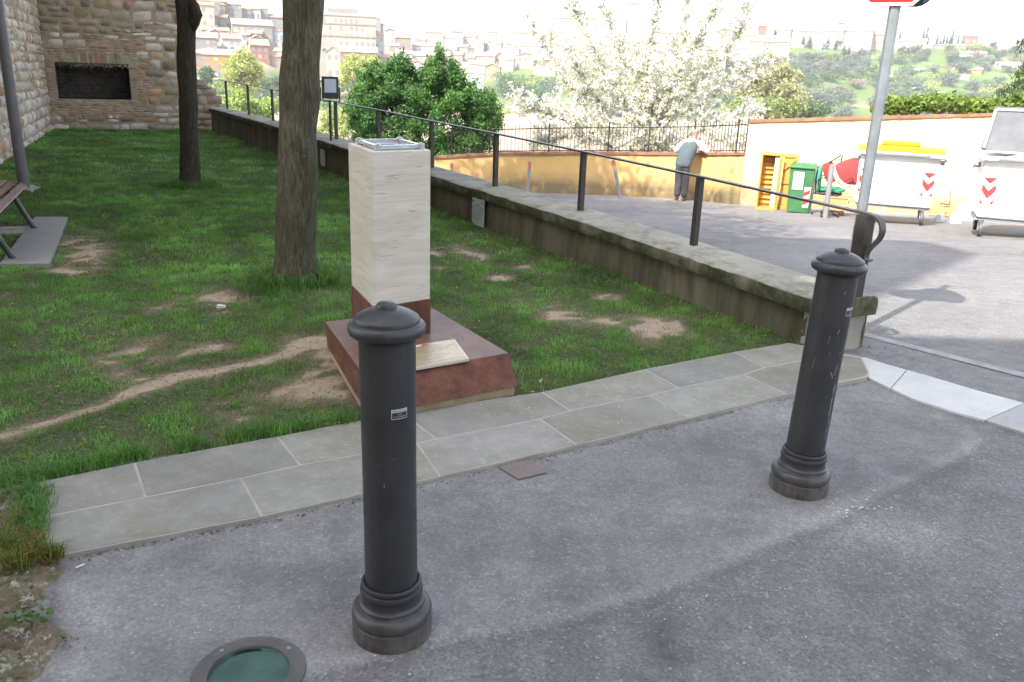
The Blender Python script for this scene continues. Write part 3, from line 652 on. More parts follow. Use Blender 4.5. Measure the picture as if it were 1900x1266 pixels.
# left wall runs from the corner towards (and past) the camera's left
ULw = Vector((CRN.x - CR.x, CRN.y - CR.y, 0)).normalized(); NLw = Vector((-ULw.y, ULw.x, 0));
if NLw.x < 0: NLw = -NLw
UBw = Vector((BR.x - CR.x, BR.y - CR.y, 0)).normalized(); NBw = Vector((UBw.y, -UBw.x, 0))
PW = [(.56, .50, .45), (.50, .44, .385), (.45, .40, .34), (.40, .345, .25), (.36, .29, .175), (.42, .40, .36)]
PT = [(.27, .225, .125), (.33, .27, .165), (.24, .205, .135), (.36, .31, .215)]
PB = [(.36, .20, .125), (.42, .25, .16), (.31, .18, .12), (.40, .30, .19), (.34, .26, .18)]
def pal_left(rr, zc, u, v):
    x = rr.random(); f = .0 if u > 1.2 else .4
    if x < .62 - f: return rr.choice(PW[:3])
    if x < .88: return rr.choice(PW[3:] + PT[3:])
    return rr.choice(PB)
nu0, nv1 = plane_uv(101, 117, CR, UBw, NBw); nu1, _ = plane_uv(238, 118, CR, UBw, NBw); _, nv0 = plane_uv(170, 184, CR, UBw, NBw)
def zone_b(u, v):
    w1 = mnoise.noise(Vector((u * 1.7, v * 1.1, 4))); w2 = mnoise.noise(Vector((u * 1.1, v * 2.7, 8)))
    if v > nv1 - .05 and v < nv1 + .62 + .35 * w1 and u < nu1 + .25 + .45 * w2 and w2 > -.42: return 'brick'
    if nv0 - .55 < v < nv0 and u < nu1 + .25: return 'brick'
    if nv0 <= v <= nv1 and u < nu1 + .3: return 'brick'
    return None
_up = (nu0 + .45, nu1 - .02, nv1 + .0, nv1 + .24)
def pal_back(rr, zc, u, v):
    if zc == 'brick': return rr.choice(PB + [(.40, .30, .2), (.42, .33, .23)])
    if v > nv1 + .7 and u < 1.9: return rr.choice(PT + [(.3, .27, .2)])
    if rr.random() < .10: return rr.choice(PB)
    if v < nv0: return rr.choice(PW[:4] + PT[2:])
    return rr.choice(PW[:3] + [(.42, .38, .34), (.36, .3, .2)] + PT[1:3])
lw = tag(MB().prism([CR + NLw * -.9 + Vector((0, 0, -1)), CR + NLw * -.01 + Vector((0, 0, -1)), CR + NLw * -.01 + ULw * 16 + Vector((0, 0, -1)), CR + NLw * -.9 + ULw * 16 + Vector((0, 0, -1))],
    [CR + NLw * -.9 + Vector((0, 0, 9.5)), CR + NLw * -.01 + Vector((0, 0, 9.5)), CR + NLw * -.01 + ULw * 16 + Vector((0, 0, 9.5)), CR + NLw * -.9 + ULw * 16 + Vector((0, 0, 9.5))]).build('stone_wall', MT['wallmortar']),
    'tall old rubble stone wall of pale blocks running along the left side of the lawn', 'stone wall')
mb = MB(); masonry(mb, CR, ULw, NLw, 14, 5.0, (.13, .27), (.16, .42), pal_left, seed=3, prot=(.012, .04))
mb.build('stone_facing', MT['stones'], lw, smooth=50)
# back wall with its niche
RW = plane_uv(346, 200, CR, UBw, NBw)[0]
def bpt(u, v, n=0.0): return CR + UBw * u + NBw * n + Vector((0, 0, v))
mb = MB()
def bbox(u0, u1, v0, v1, n0, n1):
    mb.prism([bpt(u0, v0, n0), bpt(u1, v0, n0), bpt(u1, v0, n1), bpt(u0, v0, n1)][::-1], [bpt(u0, v1, n0), bpt(u1, v1, n0), bpt(u1, v1, n1), bpt(u0, v1, n1)][::-1])
bbox(-.9, nu0, -1, 9, -.9, -.005); bbox(nu1, RW, -1, 9, -.9, -.005); bbox(nu0, nu1, -1, nv0, -.9, -.005); bbox(nu0, nu1, nv1, 9, -.9, -.005)
bw = tag(mb.build('stone_wall', MT['wallmortar']), 'old stone and brick end wall with a dark sooty niche in it', 'stone wall')
mb = MB()
skipn = lambda a, b, c, d: (b > _up[0] and a < _up[1] and d > _up[2] + .02 and c < _up[3] - .02) or (b > nu0 + .03 and a < nu1 - .03 and d > nv0 + .02 and c < nv1 - .03)
masonry(mb, CR, UBw, NBw, RW, 5.0, (.12, .30), (.2, .55), pal_back, skip=skipn, zone=zone_b, seed=11, prot=(.010, .034))
rq = random.Random(6); u_ = _up[0]
while u_ < _up[1]:
    mb.col = tuple(x * rq.uniform(.75, 1.15) for x in rq.choice(PB + [(.42, .33, .23)])); d_ = rq.uniform(-.03, .03); q0 = bpt(u_ + .005, _up[2] - .02 + d_ * 1.3, 0); 
    mb.prism([bpt(u_ + .006, _up[2] - .03 + d_, -.02), bpt(u_ + .056, _up[2] - .03 + d_, -.02), bpt(u_ + .056, _up[2] - .03 + d_, .02), bpt(u_ + .006, _up[2] - .03 + d_, .02)][::-1], [bpt(u_ + .006, _up[3] + d_, -.02), bpt(u_ + .056, _up[3] + d_, -.02), bpt(u_ + .056, _up[3] + d_, .015), bpt(u_ + .006, _up[3] + d_, .015)][::-1]); u_ += .064
mb.build('stone_facing', MT['stones'], bw, smooth=50)
mb = MB()
for i in range(34):          # ragged sooty crust hanging under the lintel
    u_ = nu0 + (nu1 - nu0) * (i + rq.random() * .6) / 34; l_ = rq.uniform(.02, .13); mb.prism([bpt(u_, nv1 + .03, -.01), bpt(u_ + .05, nv1 + .03, -.01), bpt(u_ + .05, nv1 + .03, .03), bpt(u_, nv1 + .03, .03)], [bpt(u_ + .015, nv1 - l_, .0), bpt(u_ + .035, nv1 - l_, .0), bpt(u_ + .035, nv1 - l_, .012), bpt(u_ + .015, nv1 - l_, .012)])
mb.build('soot_crust', MT['soot'], bw)
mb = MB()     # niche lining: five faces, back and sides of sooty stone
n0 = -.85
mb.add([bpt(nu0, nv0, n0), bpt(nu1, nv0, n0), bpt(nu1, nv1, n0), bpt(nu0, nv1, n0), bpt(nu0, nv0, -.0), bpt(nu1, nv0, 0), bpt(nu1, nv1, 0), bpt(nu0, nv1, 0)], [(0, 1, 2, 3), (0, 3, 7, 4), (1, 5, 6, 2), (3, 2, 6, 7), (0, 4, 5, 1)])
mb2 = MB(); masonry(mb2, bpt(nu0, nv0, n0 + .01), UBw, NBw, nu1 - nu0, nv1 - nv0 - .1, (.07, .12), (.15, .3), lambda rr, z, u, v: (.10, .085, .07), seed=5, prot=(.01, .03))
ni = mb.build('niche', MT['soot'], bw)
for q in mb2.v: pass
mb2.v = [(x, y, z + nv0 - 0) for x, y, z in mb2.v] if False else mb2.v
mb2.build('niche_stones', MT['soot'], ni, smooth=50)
# end return face of the wall and the low broken remnant running on behind the rail
mb = MB()
pr_u = [(RW, -.6), (plane_uv(420, 200, CR, UBw, NBw)[0] + .35, -.6)]
uu = lambda px, py: plane_uv(px, py, CR, UBw, NBw)
p1 = uu(370, 148); p2 = uu(376, 149); p3 = uu(400, 176); p4 = uu(419, 201); ue = p4[0]
mb = MB()
prof = [(RW, -.6), (ue + .3, -.6), (ue + .3, .5), (p4[0], p4[1]), (p3[0], p3[1]), (p2[0], p2[1]), (RW, p1[1] + .06)]
mb.prism([bpt(u, v, -.5) for u, v in prof][::-1], [bpt(u, v, -.02) for u, v in prof][::-1])
rm = tag(mb.build('ruined_wall', MT['wallmortar']), 'low broken stone wall sloping down beside the start of the railing', 'stone wall')
mb = MB()
def rmask(u, v):
    t = np.interp(u, [RW, p2[0], p3[0], p4[0], ue + .3], [p1[1] + .06, p2[1], p3[1], p4[1], .5]); return v < t + .04
masonry(mb, CR + UBw * RW, UBw, NBw, ue - RW + .25, 2.0, (.14, .24), (.22, .5), lambda rr, z, u, v: rr.choice([(.3, .27, .21), (.36, .31, .24), (.26, .23, .19), (.33, .25, .19)]), seed=8, mask=lambda u, v: rmask(u + RW, v))
mb.build('stone_facing', MT['stones'], rm, smooth=50)

# ================================================================== terrace wall with coping
PS = [0, 1.4, 3.0, 4.7, 6.42, 8.3, 10.25, 12.3, 14.35, 16.5, 18.85]
ZT = [.345, .388, .426, .444, .459, .495, .527, .56, .583, .592, .609]
zt = lambda s: float(np.interp(s, PS, ZT))
TW = .34
mb = MB(); n = 60; vs = []; fs = []
L1 = TLEN + .4
root_w = empty('terrace_wall', tw(0, .2), 0, 'low mossy rendered wall with a stone coping between the lawn and the road', 'wall')
def rootify(o, root): o.parent = root; o.matrix_parent_inverse = Matrix.Translation(root.location).inverted() if root.rotation_euler.z == 0 else root.matrix_basis.inverted(); return o
ss = np.linspace(.03, L1, 140); nv = 7
for s in ss:
    for side in (0, 1):
        for j in range(nv):
            t_ = j / (nv - 1); z = -.25 * (1 - t_) + (zt(s) - .13) * t_ if side == 0 else -3.5 * (1 - t_) + (zt(s) - .11) * t_
            b = (mnoise.noise(Vector((s * 2.2, z * 4, 3 + side))) * .022 + mnoise.noise(Vector((s * 9, z * 12, 5))) * .008) + (1 - t_) ** 2 * .02
            vs.append(tw(s, -b if side == 0 else TW + b, z))
w_ = 2 * nv
for i in range(len(ss) - 1):
    for side in (0, 1):
        for j in range(nv - 1):
            a = i * w_ + side * nv + j; b = a + w_
            fs.append((a, a + 1, b + 1, b) if side == 0 else (a, b, b + 1, a + 1))
    fs.append((i * w_ + nv - 1, i * w_ + w_ - 1, (i + 1) * w_ + w_ - 1, (i + 1) * w_ + nv - 1))
mb.add(vs, fs)
wl = mb.build('wall_body', MT['wallface'], smooth=60); rootify(wl, root_w)
mb = MB(); vs = []; fs = []       # end face of squared rough stone
for a in range(9):
    for b in range(7):
        s = -.13 + .025 * mnoise.noise(Vector((a * .7, b * .9, 2))) + .02; o_ = -.01 + (TW + .06) * a / 8; z = -.25 + (zt(0) - .10 + .25) * b / 6
        vs.append(tw(s if 0 < a < 8 else s + .012, o_, z))
for a in range(8):
    for b in range(6): q = a * 7 + b; fs.append((q, q + 7, q + 8, q + 1))
base = len(vs)
mb.add(vs, fs)
mb.add([tw(-.115, -.01, -.25), tw(.06, -.01, -.25), tw(.06, -.01, .25), tw(-.115, -.01, .25)], [(0, 1, 2, 3)])
mb.add([tw(-.115, TW + .05, -.25), tw(.06, TW + .05, -.25), tw(.06, TW + .05, .25), tw(-.115, TW + .05, .25)], [(3, 2, 1, 0)])
endf = mb.build('end_stone', MT['concrete'], smooth=60); rootify(endf, root_w)
mb = MB(); vs = []; fs = []
CS = [(-.05, -.088), (-.058, -.06), (-.058, .004), (-.045, .016), (.0, .024), (.12, .034), (.28, .036), (.36, .03), (.40, .012), (.405, -.03), (.395, -.10)]
ss = [-.172, -.165, -.15] + list(np.linspace(-.11, L1, 260)); nc = len(CS)
for i, s in enumerate(ss):
    sh = (.985 if i == 0 else 1)
    for j, (o_, dz) in enumerate(CS):
        e = mnoise.noise(Vector((s * 3.1, j * .35, 7))) * .010 + mnoise.noise(Vector((s * 14, j * .9, 1))) * .007
        chip = max(0, mnoise.noise(Vector((s * 5.5, 40, 2))) - .35) * .05 if j in (0, 1, 2, 3) else 0
        oo = o_ + (e if j in (0, 1, 2, 3) else -e if j > 6 else 0) + chip * 1.0
        vs.append(tw(s, oo, zt(s) + dz - .036 + (e * .6 if 2 <= j <= 7 else 0) - (.012 if i == 0 and j not in (0, nc - 1) else 0)))
for i in range(len(ss) - 1):
    for j in range(nc): a = i * nc + j; b = i * nc + (j + 1) % nc; fs.append((a, a + nc, b + nc, b))
fs += [tuple(range(nc)), tuple(range((len(ss) - 1) * nc, len(ss) * nc))[::-1]]
mb.add(vs, fs)
cp = mb.build('coping', MT['cap'], smooth=45); rootify(cp, root_w)

# notices fixed to the wall
def notice(pxc, w, h, z, lab, tilt, lines):
    """pxc = px of centre ; lies on the inner face"""
    d = ray(*pxc); o2 = TA + TN * -.045; t = o2.dot(TN) / (d[0] * TN.x + d[1] * TN.y); p = Vector((d[0] * t, d[1] * t, CZ + d[2] * t))
    rt = empty('notice', p, 0, lab, 'notice'); mbp = MB()
    U = Vector((-TD.x, -TD.y, 0)); Z = Vector((0, 0, 1)); Nn = Vector((-TN.x, -TN.y, 0))
    U2 = (U * math.cos(tilt) + Z * math.sin(tilt)); Z2 = (Z * math.cos(tilt) - U * math.sin(tilt))
    def q(u, v, n): return U2 * u + Z2 * v + Nn * n
    out = [(-w / 2, -h / 2 + .05), (-w / 2 + .02, -h / 2 + .02), (-w / 4, -h / 2), (w / 2 - .01, -h / 2), (w / 2, -h / 2 + .02), (w / 2, h / 2 - .01), (w / 2 - .01, h / 2), (-w / 2 + .01, h / 2), (-w / 2, h / 2 - .01)]
    bow = lambda u, v: .010 * (u / w) ** 2 - (.0)
    mbp.prism([q(u, v, 0) for u, v in out], [q(u, v, .006) for u, v in out])
    mbp.build('board', MT['notice'], rt)
    ink = MB()
    for i in range(lines):
        v = h / 2 - .075 - i * (h - .12) / lines; l = w * (.86 if i else .35); x = -l / 2; rr = random.Random(i)
        while x < l / 2:
            ww = rr.uniform(.008, .03); x2 = min(x + ww, l / 2)
            ink.add([q(x, v, .0075), q(x2, v, .0075), q(x2, v + .0045 + (.004 if i == 0 else 0), .0075), q(x, v + .0045 + (.004 if i == 0 else 0), .0075)], [(0, 1, 2, 3)]); x = x2 + .005
    if lines: ink.build('lettering', MT['ink'], rt)
    for sx in ((-1, 1) if lines else (1,)):
        b = MB(); b.tube([q(sx * w * .37, h / 2 - .035, .004), q(sx * w * .37, h / 2 - .035, .015)], .008, 8); b.build('bolt', MT['black'], rt)
MT['notice'] = simple('aged_notice_board', (0.42, 0.435, 0.46), (0.34, 0.355, 0.37), 9, 0.55, fine=0.3)
MT['ink'] = simple('faded_ink', (0.05, 0.055, 0.08), (0.08, 0.09, 0.11), 9, 0.7)
notice((887.5, 394), .285, .30, 0, 'small white printed notice bolted to the mossy wall right of the marble pillar', R(0), 9)
notice((599, 293), .25, .27, 0, 'small grey blank notice on the shaded wall between the tree and the marble pillar', R(0), 0)
# ================================================================== bollards
def text_mesh(name, body, size, mat, parent, M, align='CENTER', ext=0.0, space=1.0):
    cu = bpy.data.curves.new(name, 'FONT'); cu.body = body; cu.size = size; cu.align_x = align; cu.align_y = 'CENTER'; cu.extrude = ext; cu.space_line = space; cu.resolution_u = 2
    ob = bpy.data.objects.new(name, cu); C.objects.link(ob); bpy.context.view_layer.update()
    me = bpy.data.meshes.new_from_object(ob.evaluated_get(bpy.context.evaluated_depsgraph_get()))
    bpy.data.objects.remove(ob); bpy.data.curves.remove(cu); me.name = name; me.transform(M)
    me.materials.clear(); me.materials.append(mat); return link(name, me, parent)
MT['stickwhite'] = simple('sticker_white', (0.5, 0.5, 0.54), (0.42, 0.42, 0.46), 60, 0.5)
MT['stickblack'] = simple('sticker_black', (0.012, 0.013, 0.02), (0.015, 0.015, 0.02), 60, 0.4)
MT['scratch'] = simple('bare_scratch', (0.3, 0.3, 0.32), (0.2, 0.2, 0.22), 60, 0.6)
def bollard(base, topx, label, sticker, scr):
    rt = empty('bollard', base, 0, label, 'bollard', 'cast iron bollards in front of the lawn')
    ax = (Vector(topx) - Vector(base)); rt.rotation_euler = Vector((0, 0, 1)).rotation_difference(ax).to_euler()
    mb = MB(); mb.lathe([(.116, -.03), (.118, .0), (.1185, .050), (.1175, .0545), (.1135, .056), (.1135, .060), (.1165, .063), (.1185, .071), (.1185, .081), (.1155, .090), (.110, .096), (.1035, .0985), (.0985, .100), (.0965, .104), (.0965, .111), (.0945, .113), (.0915, .115), (.0895, .121), (.0885, .130), (.0885, .138), (.0905, .143), (.0925, .149), (.0925, .156), (.0905, .1615), (.0865, .163), (.0865, .166), (.0885, .169), (.0885, .176), (.086, .180), (.082, .181), (.079, .178), (.0785, .172), (.06, .17)], 96)
    mb.build('base', MT['iron'], rt, smooth=40)
    mb = MB(); pr_ = [(.0765, .165)]; z = .19
    while z < .93: pr_.append((.0762 + .0004 * math.sin(z * 9), z)); z += .05
    pr_ += [(.076, .93)]
    mb.lathe(pr_, 72); mb.build('shaft', MT['iron'], rt, smooth=40)
    mb = MB(); mb.lathe([(.0755, .915), (.078, .926), (.084, .931), (.094, .935), (.1015, .941), (.1043, .950), (.1045, .957), (.1020, .965), (.0965, .970), (.0905, .9715), (.0888, .9725), (.0885, .9800), (.0868, .9835), (.080, .9885), (.069, .9955), (.056, 1.0020), (.043, 1.0065), (.0315, 1.0088), (.0285, 1.0095), (.0280, 1.0135), (.0255, 1.0195), (.019, 1.0240), (.010, 1.0262), (.001, 1.0268)], 96)
    mb.build('cap', MT['iron'], rt, smooth=32)
    # sticker wrapped round the shaft: (angle centre, half angle, z centre, half height, tilt)
    a0, ha, zc, hh, ti = sticker
    def wrap(name, r, a1, a2, z1, z2, mat, par):
        m_ = MB(); n = 10; vs = []
        for i in range(n + 1):
            a = a1 + (a2 - a1) * i / n; dz = ti * (a - a0)
            vs += [(r * math.cos(a0 + a - a0), r * math.sin(a), z1 + dz), (r * math.cos(a), r * math.sin(a), z2 + dz)]
        m_.add(vs, [(2 * i, 2 * i + 2, 2 * i + 3, 2 * i + 1) for i in range(n)]); return m_.build(name, mat, par, smooth=60)
    st = wrap('sticker', .0772, a0 - ha, a0 + ha, zc - hh, zc + hh, MT['stickwhite'], rt)
    wrap('sticker_panel', .0775, a0 - ha * .92, a0 + ha * .92, zc - hh * .86, zc + hh * .34, MT['stickblack'], st)
    def wtxt(body, zz, size, mat, r, wid):
        o = text_mesh('sticker_text', body, size, mat, st, Matrix.Identity(4)); xs = [v.co.x for v in o.data.vertices]; W_ = max(xs) - min(xs); k = wid / W_ if W_ else 1
        for v in o.data.vertices:
            a = a0 + v.co.x * k / .08; v.co = Vector((r * math.cos(a), r * math.sin(a), zz + v.co.y + ti * (a - a0)))
    wtxt("VIETATA AFFISSIONE", zc + hh * .62, .0055, MT['stickblack'], .0777, ha * .08 * 1.7)
    wtxt("A NORMA", zc - hh * .02, .0065, MT['stickwhite'], .0778, ha * .08 * .55)
    wtxt("TEL. 075 000000000", zc - hh * .5, .0065, MT['stickwhite'], .0778, ha * .08 * 1.6)
    for (a, z0, l, wd, sl) in scr:
        m_ = MB(); p = [];
        for i in range(7):
            t = i / 6; aa = a + sl * t + .02 * math.sin(i * 2.3 + a); zz = z0 + l * t; ww = wd * (.3 + .9 * abs(math.sin(i * 1.9 + z0 * 40)))
            p.append((aa, zz, ww))
        vs = [];
        for aa, zz, ww in p: vs += [(.0769 * math.cos(aa - ww / .08), .0769 * math.sin(aa - ww / .08), zz), (.0769 * math.cos(aa + ww / .08), .0769 * math.sin(aa + ww / .08), zz)]
        m_.add(vs, [(2 * i, 2 * i + 1, 2 * i + 3, 2 * i + 2) for i in range(6)])
        m_.build('scratch', MT['scratch'], rt)
    return rt
bL = gr(728, 1168); bLt = Vector((bL.x - .006, bL.y + .0, bL.z + 1))
va = math.atan2(-bL.y, -bL.x)             # angle towards the camera
bollard(bL, bLt, 'nearer upright dark iron bollard standing in front of the marble pillar', (va + .40, .30, .732, .0145, -.010 / .08 * .0), [(va - .2, .515, .016, .0012, .02), (va + .15, .72, .004, .001, .15), (va + .1, .60, .003, .0015, .2), (va - .5, .58, .004, .001, .3), (va + .9, .5, .01, .0008, 0)])
bR = gr(1480, 905); bRt = gp(1563, 478, 1.0)
q = atd(1563.5, 462, math.hypot(bR.x, bR.y) + .01)
vb = math.atan2(-bR.y, -bR.x)
bollard(bR, q, 'farther leaning scratched iron bollard near the end of the terrace wall', (vb + 1.08, .3, .79, .0165, 0), [(vb + .78, .53, .045, .002, .1), (vb + .72, .52, .025, .0025, -.15), (vb + .5, .70, .02, .0015, .1), (vb + .98, .36, .13, .0032, .03), (vb + 1.05, .25, .12, .002, .02), (vb + .6, .44, .004, .002, 0), (vb + .3, .62, .008, .001, 0), (vb + .85, .62, .006, .003, .1), (vb + .5, .86, .012, .0015, .0), (vb - .4, .55, .05, .0008, .05), (vb + .15, .66, .035, .0008, .02)])

# ================================================================== monument
Bb = [Vector((-.665, 3.61, .05)), Vector((.043, 4.09, .05)), Vector((-.47, 5.13, .05)), Vector((-1.085, 4.62, .05))]
Bt = [Vector((-.705, 3.765, .19)), Vector((-.015, 4.205, .195)), Vector((-.50, 5.00, .205)), Vector((-1.10, 4.63, .205))]
mon = empty('monument', (-.55, 4.4, 0), 0, 'memorial of a pale marble pillar on a rusty steel base with a brass plaque', 'monument')
def B(mb_, name, mat, par=None, **k):
    o = mb_.build(name, mat, None, **k); o.parent = par
    r = par
    while r.parent is not None: r = r.parent
    if r.location.length > 0 or True:
        bpy.context.view_layer.update(); o.matrix_parent_inverse = par.matrix_world.inverted()
    return o
mb = MB(); c = sum(Bb, Vector()) / 4
P = [c + (b - c) * .965 for b in Bb]; P[0] += Vector((.0, .0, 0))
mb.prism([(p.x, p.y, -.12) for p in P], [(p.x, p.y, .052) for p in P]); B(mb, 'footing', simple('footing_stone', (.36, .3, .19), (.26, .19, .1), 9, .9, bump=.5), mon)
mb = MB(); mb.prism(Bb, Bt); base = B(mb, 'base', MT['corten'], mon, bevel=.004)
# brass plaque lying on the base
pz = .197
pl = [gp(843.5, 629, pz + .012), gp(870.5, 665.5, pz + .012), None, None]
fr = (Bt[1] - Bt[0]).normalized(); sd_ = (pl[0] - pl[1]).normalized()
pl[2] = pl[1] - fr * .46; pl[3] = pl[0] - fr * .46
mb = MB(); mb.prism([pl[2] - Vector((0, 0, .016)), pl[1] - Vector((0, 0, .016)), pl[0] - Vector((0, 0, .016)), pl[3] - Vector((0, 0, .016))], [pl[2], pl[1], pl[0], pl[3]])
MT['plaque_edge'] = simple('plaque_edge', (.55, .5, .42), (.48, .42, .34), 9, .5)
MT['brass'] = simple('brass_plaque', (.42, .35, .21), (.36, .30, .18), 6, .35, metal=.25, fine=.08)
pq = B(mb, 'plaque', MT['plaque_edge'], mon, bevel=.002)
cc = (pl[0] + pl[1] + pl[2] + pl[3]) / 4
mb = MB(); ins = [cc + (p - cc) * .955 + Vector((0, 0, .0015)) for p in (pl[2], pl[1], pl[0], pl[3])]; mb.add(ins, [(0, 1, 2, 3)]); B(mb, 'plaque_face', MT['brass'], pq)
ux = fr; uy = (sd_ - ux * sd_.dot(ux)); shear = sd_.dot(ux); H_ = (pl[0] - pl[1]).length; skew = sd_
def on_pl(x, y, dz=.003): return cc + ux * x + skew * y + Vector((0, 0, dz))
mb = MB()
for a, b in (((-.205, -H_ * .40), (.205, -H_ * .40)),):
    mb.add([on_pl(a[0], a[1] - .0012), on_pl(b[0], a[1] - .0012), on_pl(b[0], a[1] + .0012), on_pl(a[0], a[1] + .0012)], [(0, 1, 2, 3)])
MT['engrave'] = simple('engraved_letters', (.16, .10, .05), (.12, .08, .04), 9, .6)
B(mb, 'plaque_border', MT['engrave'], pq)
Mt = Matrix([[ux.x, skew.x, 0, 0], [ux.y, skew.y, 0, 0], [0, 0, 1, 0], [0, 0, 0, 1]])
for i, (tx, yy, sz) in enumerate([("A PERENNE RICORDO", .30, .022), ("DI QUANTI CADDERO IN QUESTA TERRA", .215, .019), ("LA CITTADINANZA DEI PERUGINI", .13, .019), ("14 SETTEMBRE 1860", .045, .019), ("AMMINISTRAZIONE CIVICA", -.085, .015), ("SOCIETA OPERAIA - CASSA DI ROMA", -.145, .015), ("A RICORDO DI TUTTI", -.205, .015), ("14 SETTEMBRE 2010", -.265, .015)]):
    p = on_pl(.03, yy * H_ * 1.1, .003)
    o = text_mesh('plaque_text', tx, sz, MT['engrave'], None, Matrix.Translation(p) @ Mt); o.parent = pq; bpy.context.view_layer.update(); o.matrix_parent_inverse = pq.matrix_world.inverted()
for x0_, x1_, mm_ in ((-.055, -.018, 'green'), (-.018, .018, 'white'), (.018, .055, 'red')):
    mb = MB(); mb.add([on_pl(x0_, H_ * .385), on_pl(x1_, H_ * .385), on_pl(x1_, H_ * .43), on_pl(x0_, H_ * .43)], [(0, 1, 2, 3)]); B(mb, 'flag_stripe', MT[mm_], pq)
# stem and marble shaft
zT = 1.22
q1 = gp(689.7, 282, zT); q2 = gp(799, 278.7, zT); q4 = gp(646, 266, zT); q3 = q2 + q4 - q1; T4 = [q1, q2, q3, q4]
cT = sum(T4, Vector()) / 4
def lvl(k, z): return [Vector((cT.x + (p.x - cT.x) * k, cT.y + (p.y - cT.y) * k, z)) for p in T4]
mb = MB(); mb.prism(lvl(1.02, .19), lvl(1.02, .40)); B(mb, 'stem', MT['corten'], mon, bevel=.003)
mb = MB(); mb.prism(lvl(1.0, .401), lvl(1.0, zT)); sh = B(mb, 'marble_shaft', MT['travertine'], mon, bevel=.0035)
# clear perspex frame with a dark recess on top
MT['perspex'] = simple('clear_plastic', (.62, .66, .7), (.5, .54, .58), 20, .12, fine=.1); MT['perspex'].node_tree.nodes['Principled BSDF'].inputs['Transmission Weight'].default_value = .45
ex_ = (q2 - q1).normalized(); ey_ = (q4 - q1).normalized(); wX = (q2 - q1).length; wY = (q4 - q1).length
def tp(a, b, z): p = q1 + ex_ * (wX * a) + ey_ * (wY * b); return Vector((p.x, p.y, zT + z))
fr_pts = [(.14, .10), (.88, .10), (.88, .86), (.14, .86)]
mb = MB()
for i in range(4): mb.beam(tp(*fr_pts[i], .017), tp(*fr_pts[(i + 1) % 4], .017), .022, .018)
tf = B(mb, 'clear_frame', MT['perspex'], mon, bevel=.002)
for i, (a, b) in enumerate(fr_pts):
    mb = MB(); mb.tube([tp(a, b, .001), tp(a, b, .030)], .021, 14); mb.tube([tp(a, b, .028), tp(a, b, .036)], .011, 10); B(mb, 'corner_bolt', MT['perspex'], tf, smooth=40)
mb = MB(); mb.prism([tp(.17, .14, .001), tp(.85, .14, .001), tp(.85, .82, .001), tp(.17, .82, .001)], [tp(.17, .14, .007), tp(.85, .14, .007), tp(.85, .82, .007), tp(.17, .82, .007)]); B(mb, 'clear_pane', simple('pane', (.42, .46, .46), (.3, .34, .33), 30, .08, fine=.2), tf)
mb = MB(); mb.prism([tp(.36, .30, .008), tp(.62, .30, .008), tp(.62, .58, .008), tp(.36, .58, .008)], [tp(.36, .30, .0095), tp(.62, .30, .0095), tp(.62, .58, .0095), tp(.36, .58, .0095)]); B(mb, 'dark_opening', MT['black'], tf)

# ================================================================== near trees
def leaf_cloud(n, lobes, leaf, cols, seed, flat=.5):
    g = np.random.default_rng(seed); L = np.array([l[:3] for l in lobes]); Rr = np.array([l[3] for l in lobes]); w_ = Rr ** 1.6; w_ = w_ / w_.sum()
    i = g.choice(len(lobes), n, p=w_); d = g.normal(size=(n, 3)); d /= np.linalg.norm(d, axis=1)[:, None]
    r = Rr[i] * g.uniform(.35, 1.08, n) ** .5; P = L[i] + d * r[:, None] * [1, 1, .8] + g.normal(size=(n, 3)) * leaf * 1.1
    nrm = d + g.normal(size=(n, 3)) * .9; nrm /= np.linalg.norm(nrm, axis=1)[:, None]
    t = np.cross(nrm, g.normal(size=(n, 3))); t /= np.linalg.norm(t, axis=1)[:, None]; b = np.cross(nrm, t)
    s = leaf * g.uniform(.6, 1.3, n)[:, None]
    V = np.stack([P - t * s, P - b * s * flat, P + t * s, P + b * s * flat], 1).reshape(-1, 3)
    F = np.arange(n * 4).reshape(n, 4)
    cA = np.array(cols[0]); cB = np.array(cols[1]); k = (g.random(n) * .6 + .4 * g.random(len(lobes))[i])[:, None]
    return V, F, (cA * (1 - k) + cB * k) * g.uniform(.75, 1.2, (n, 1))
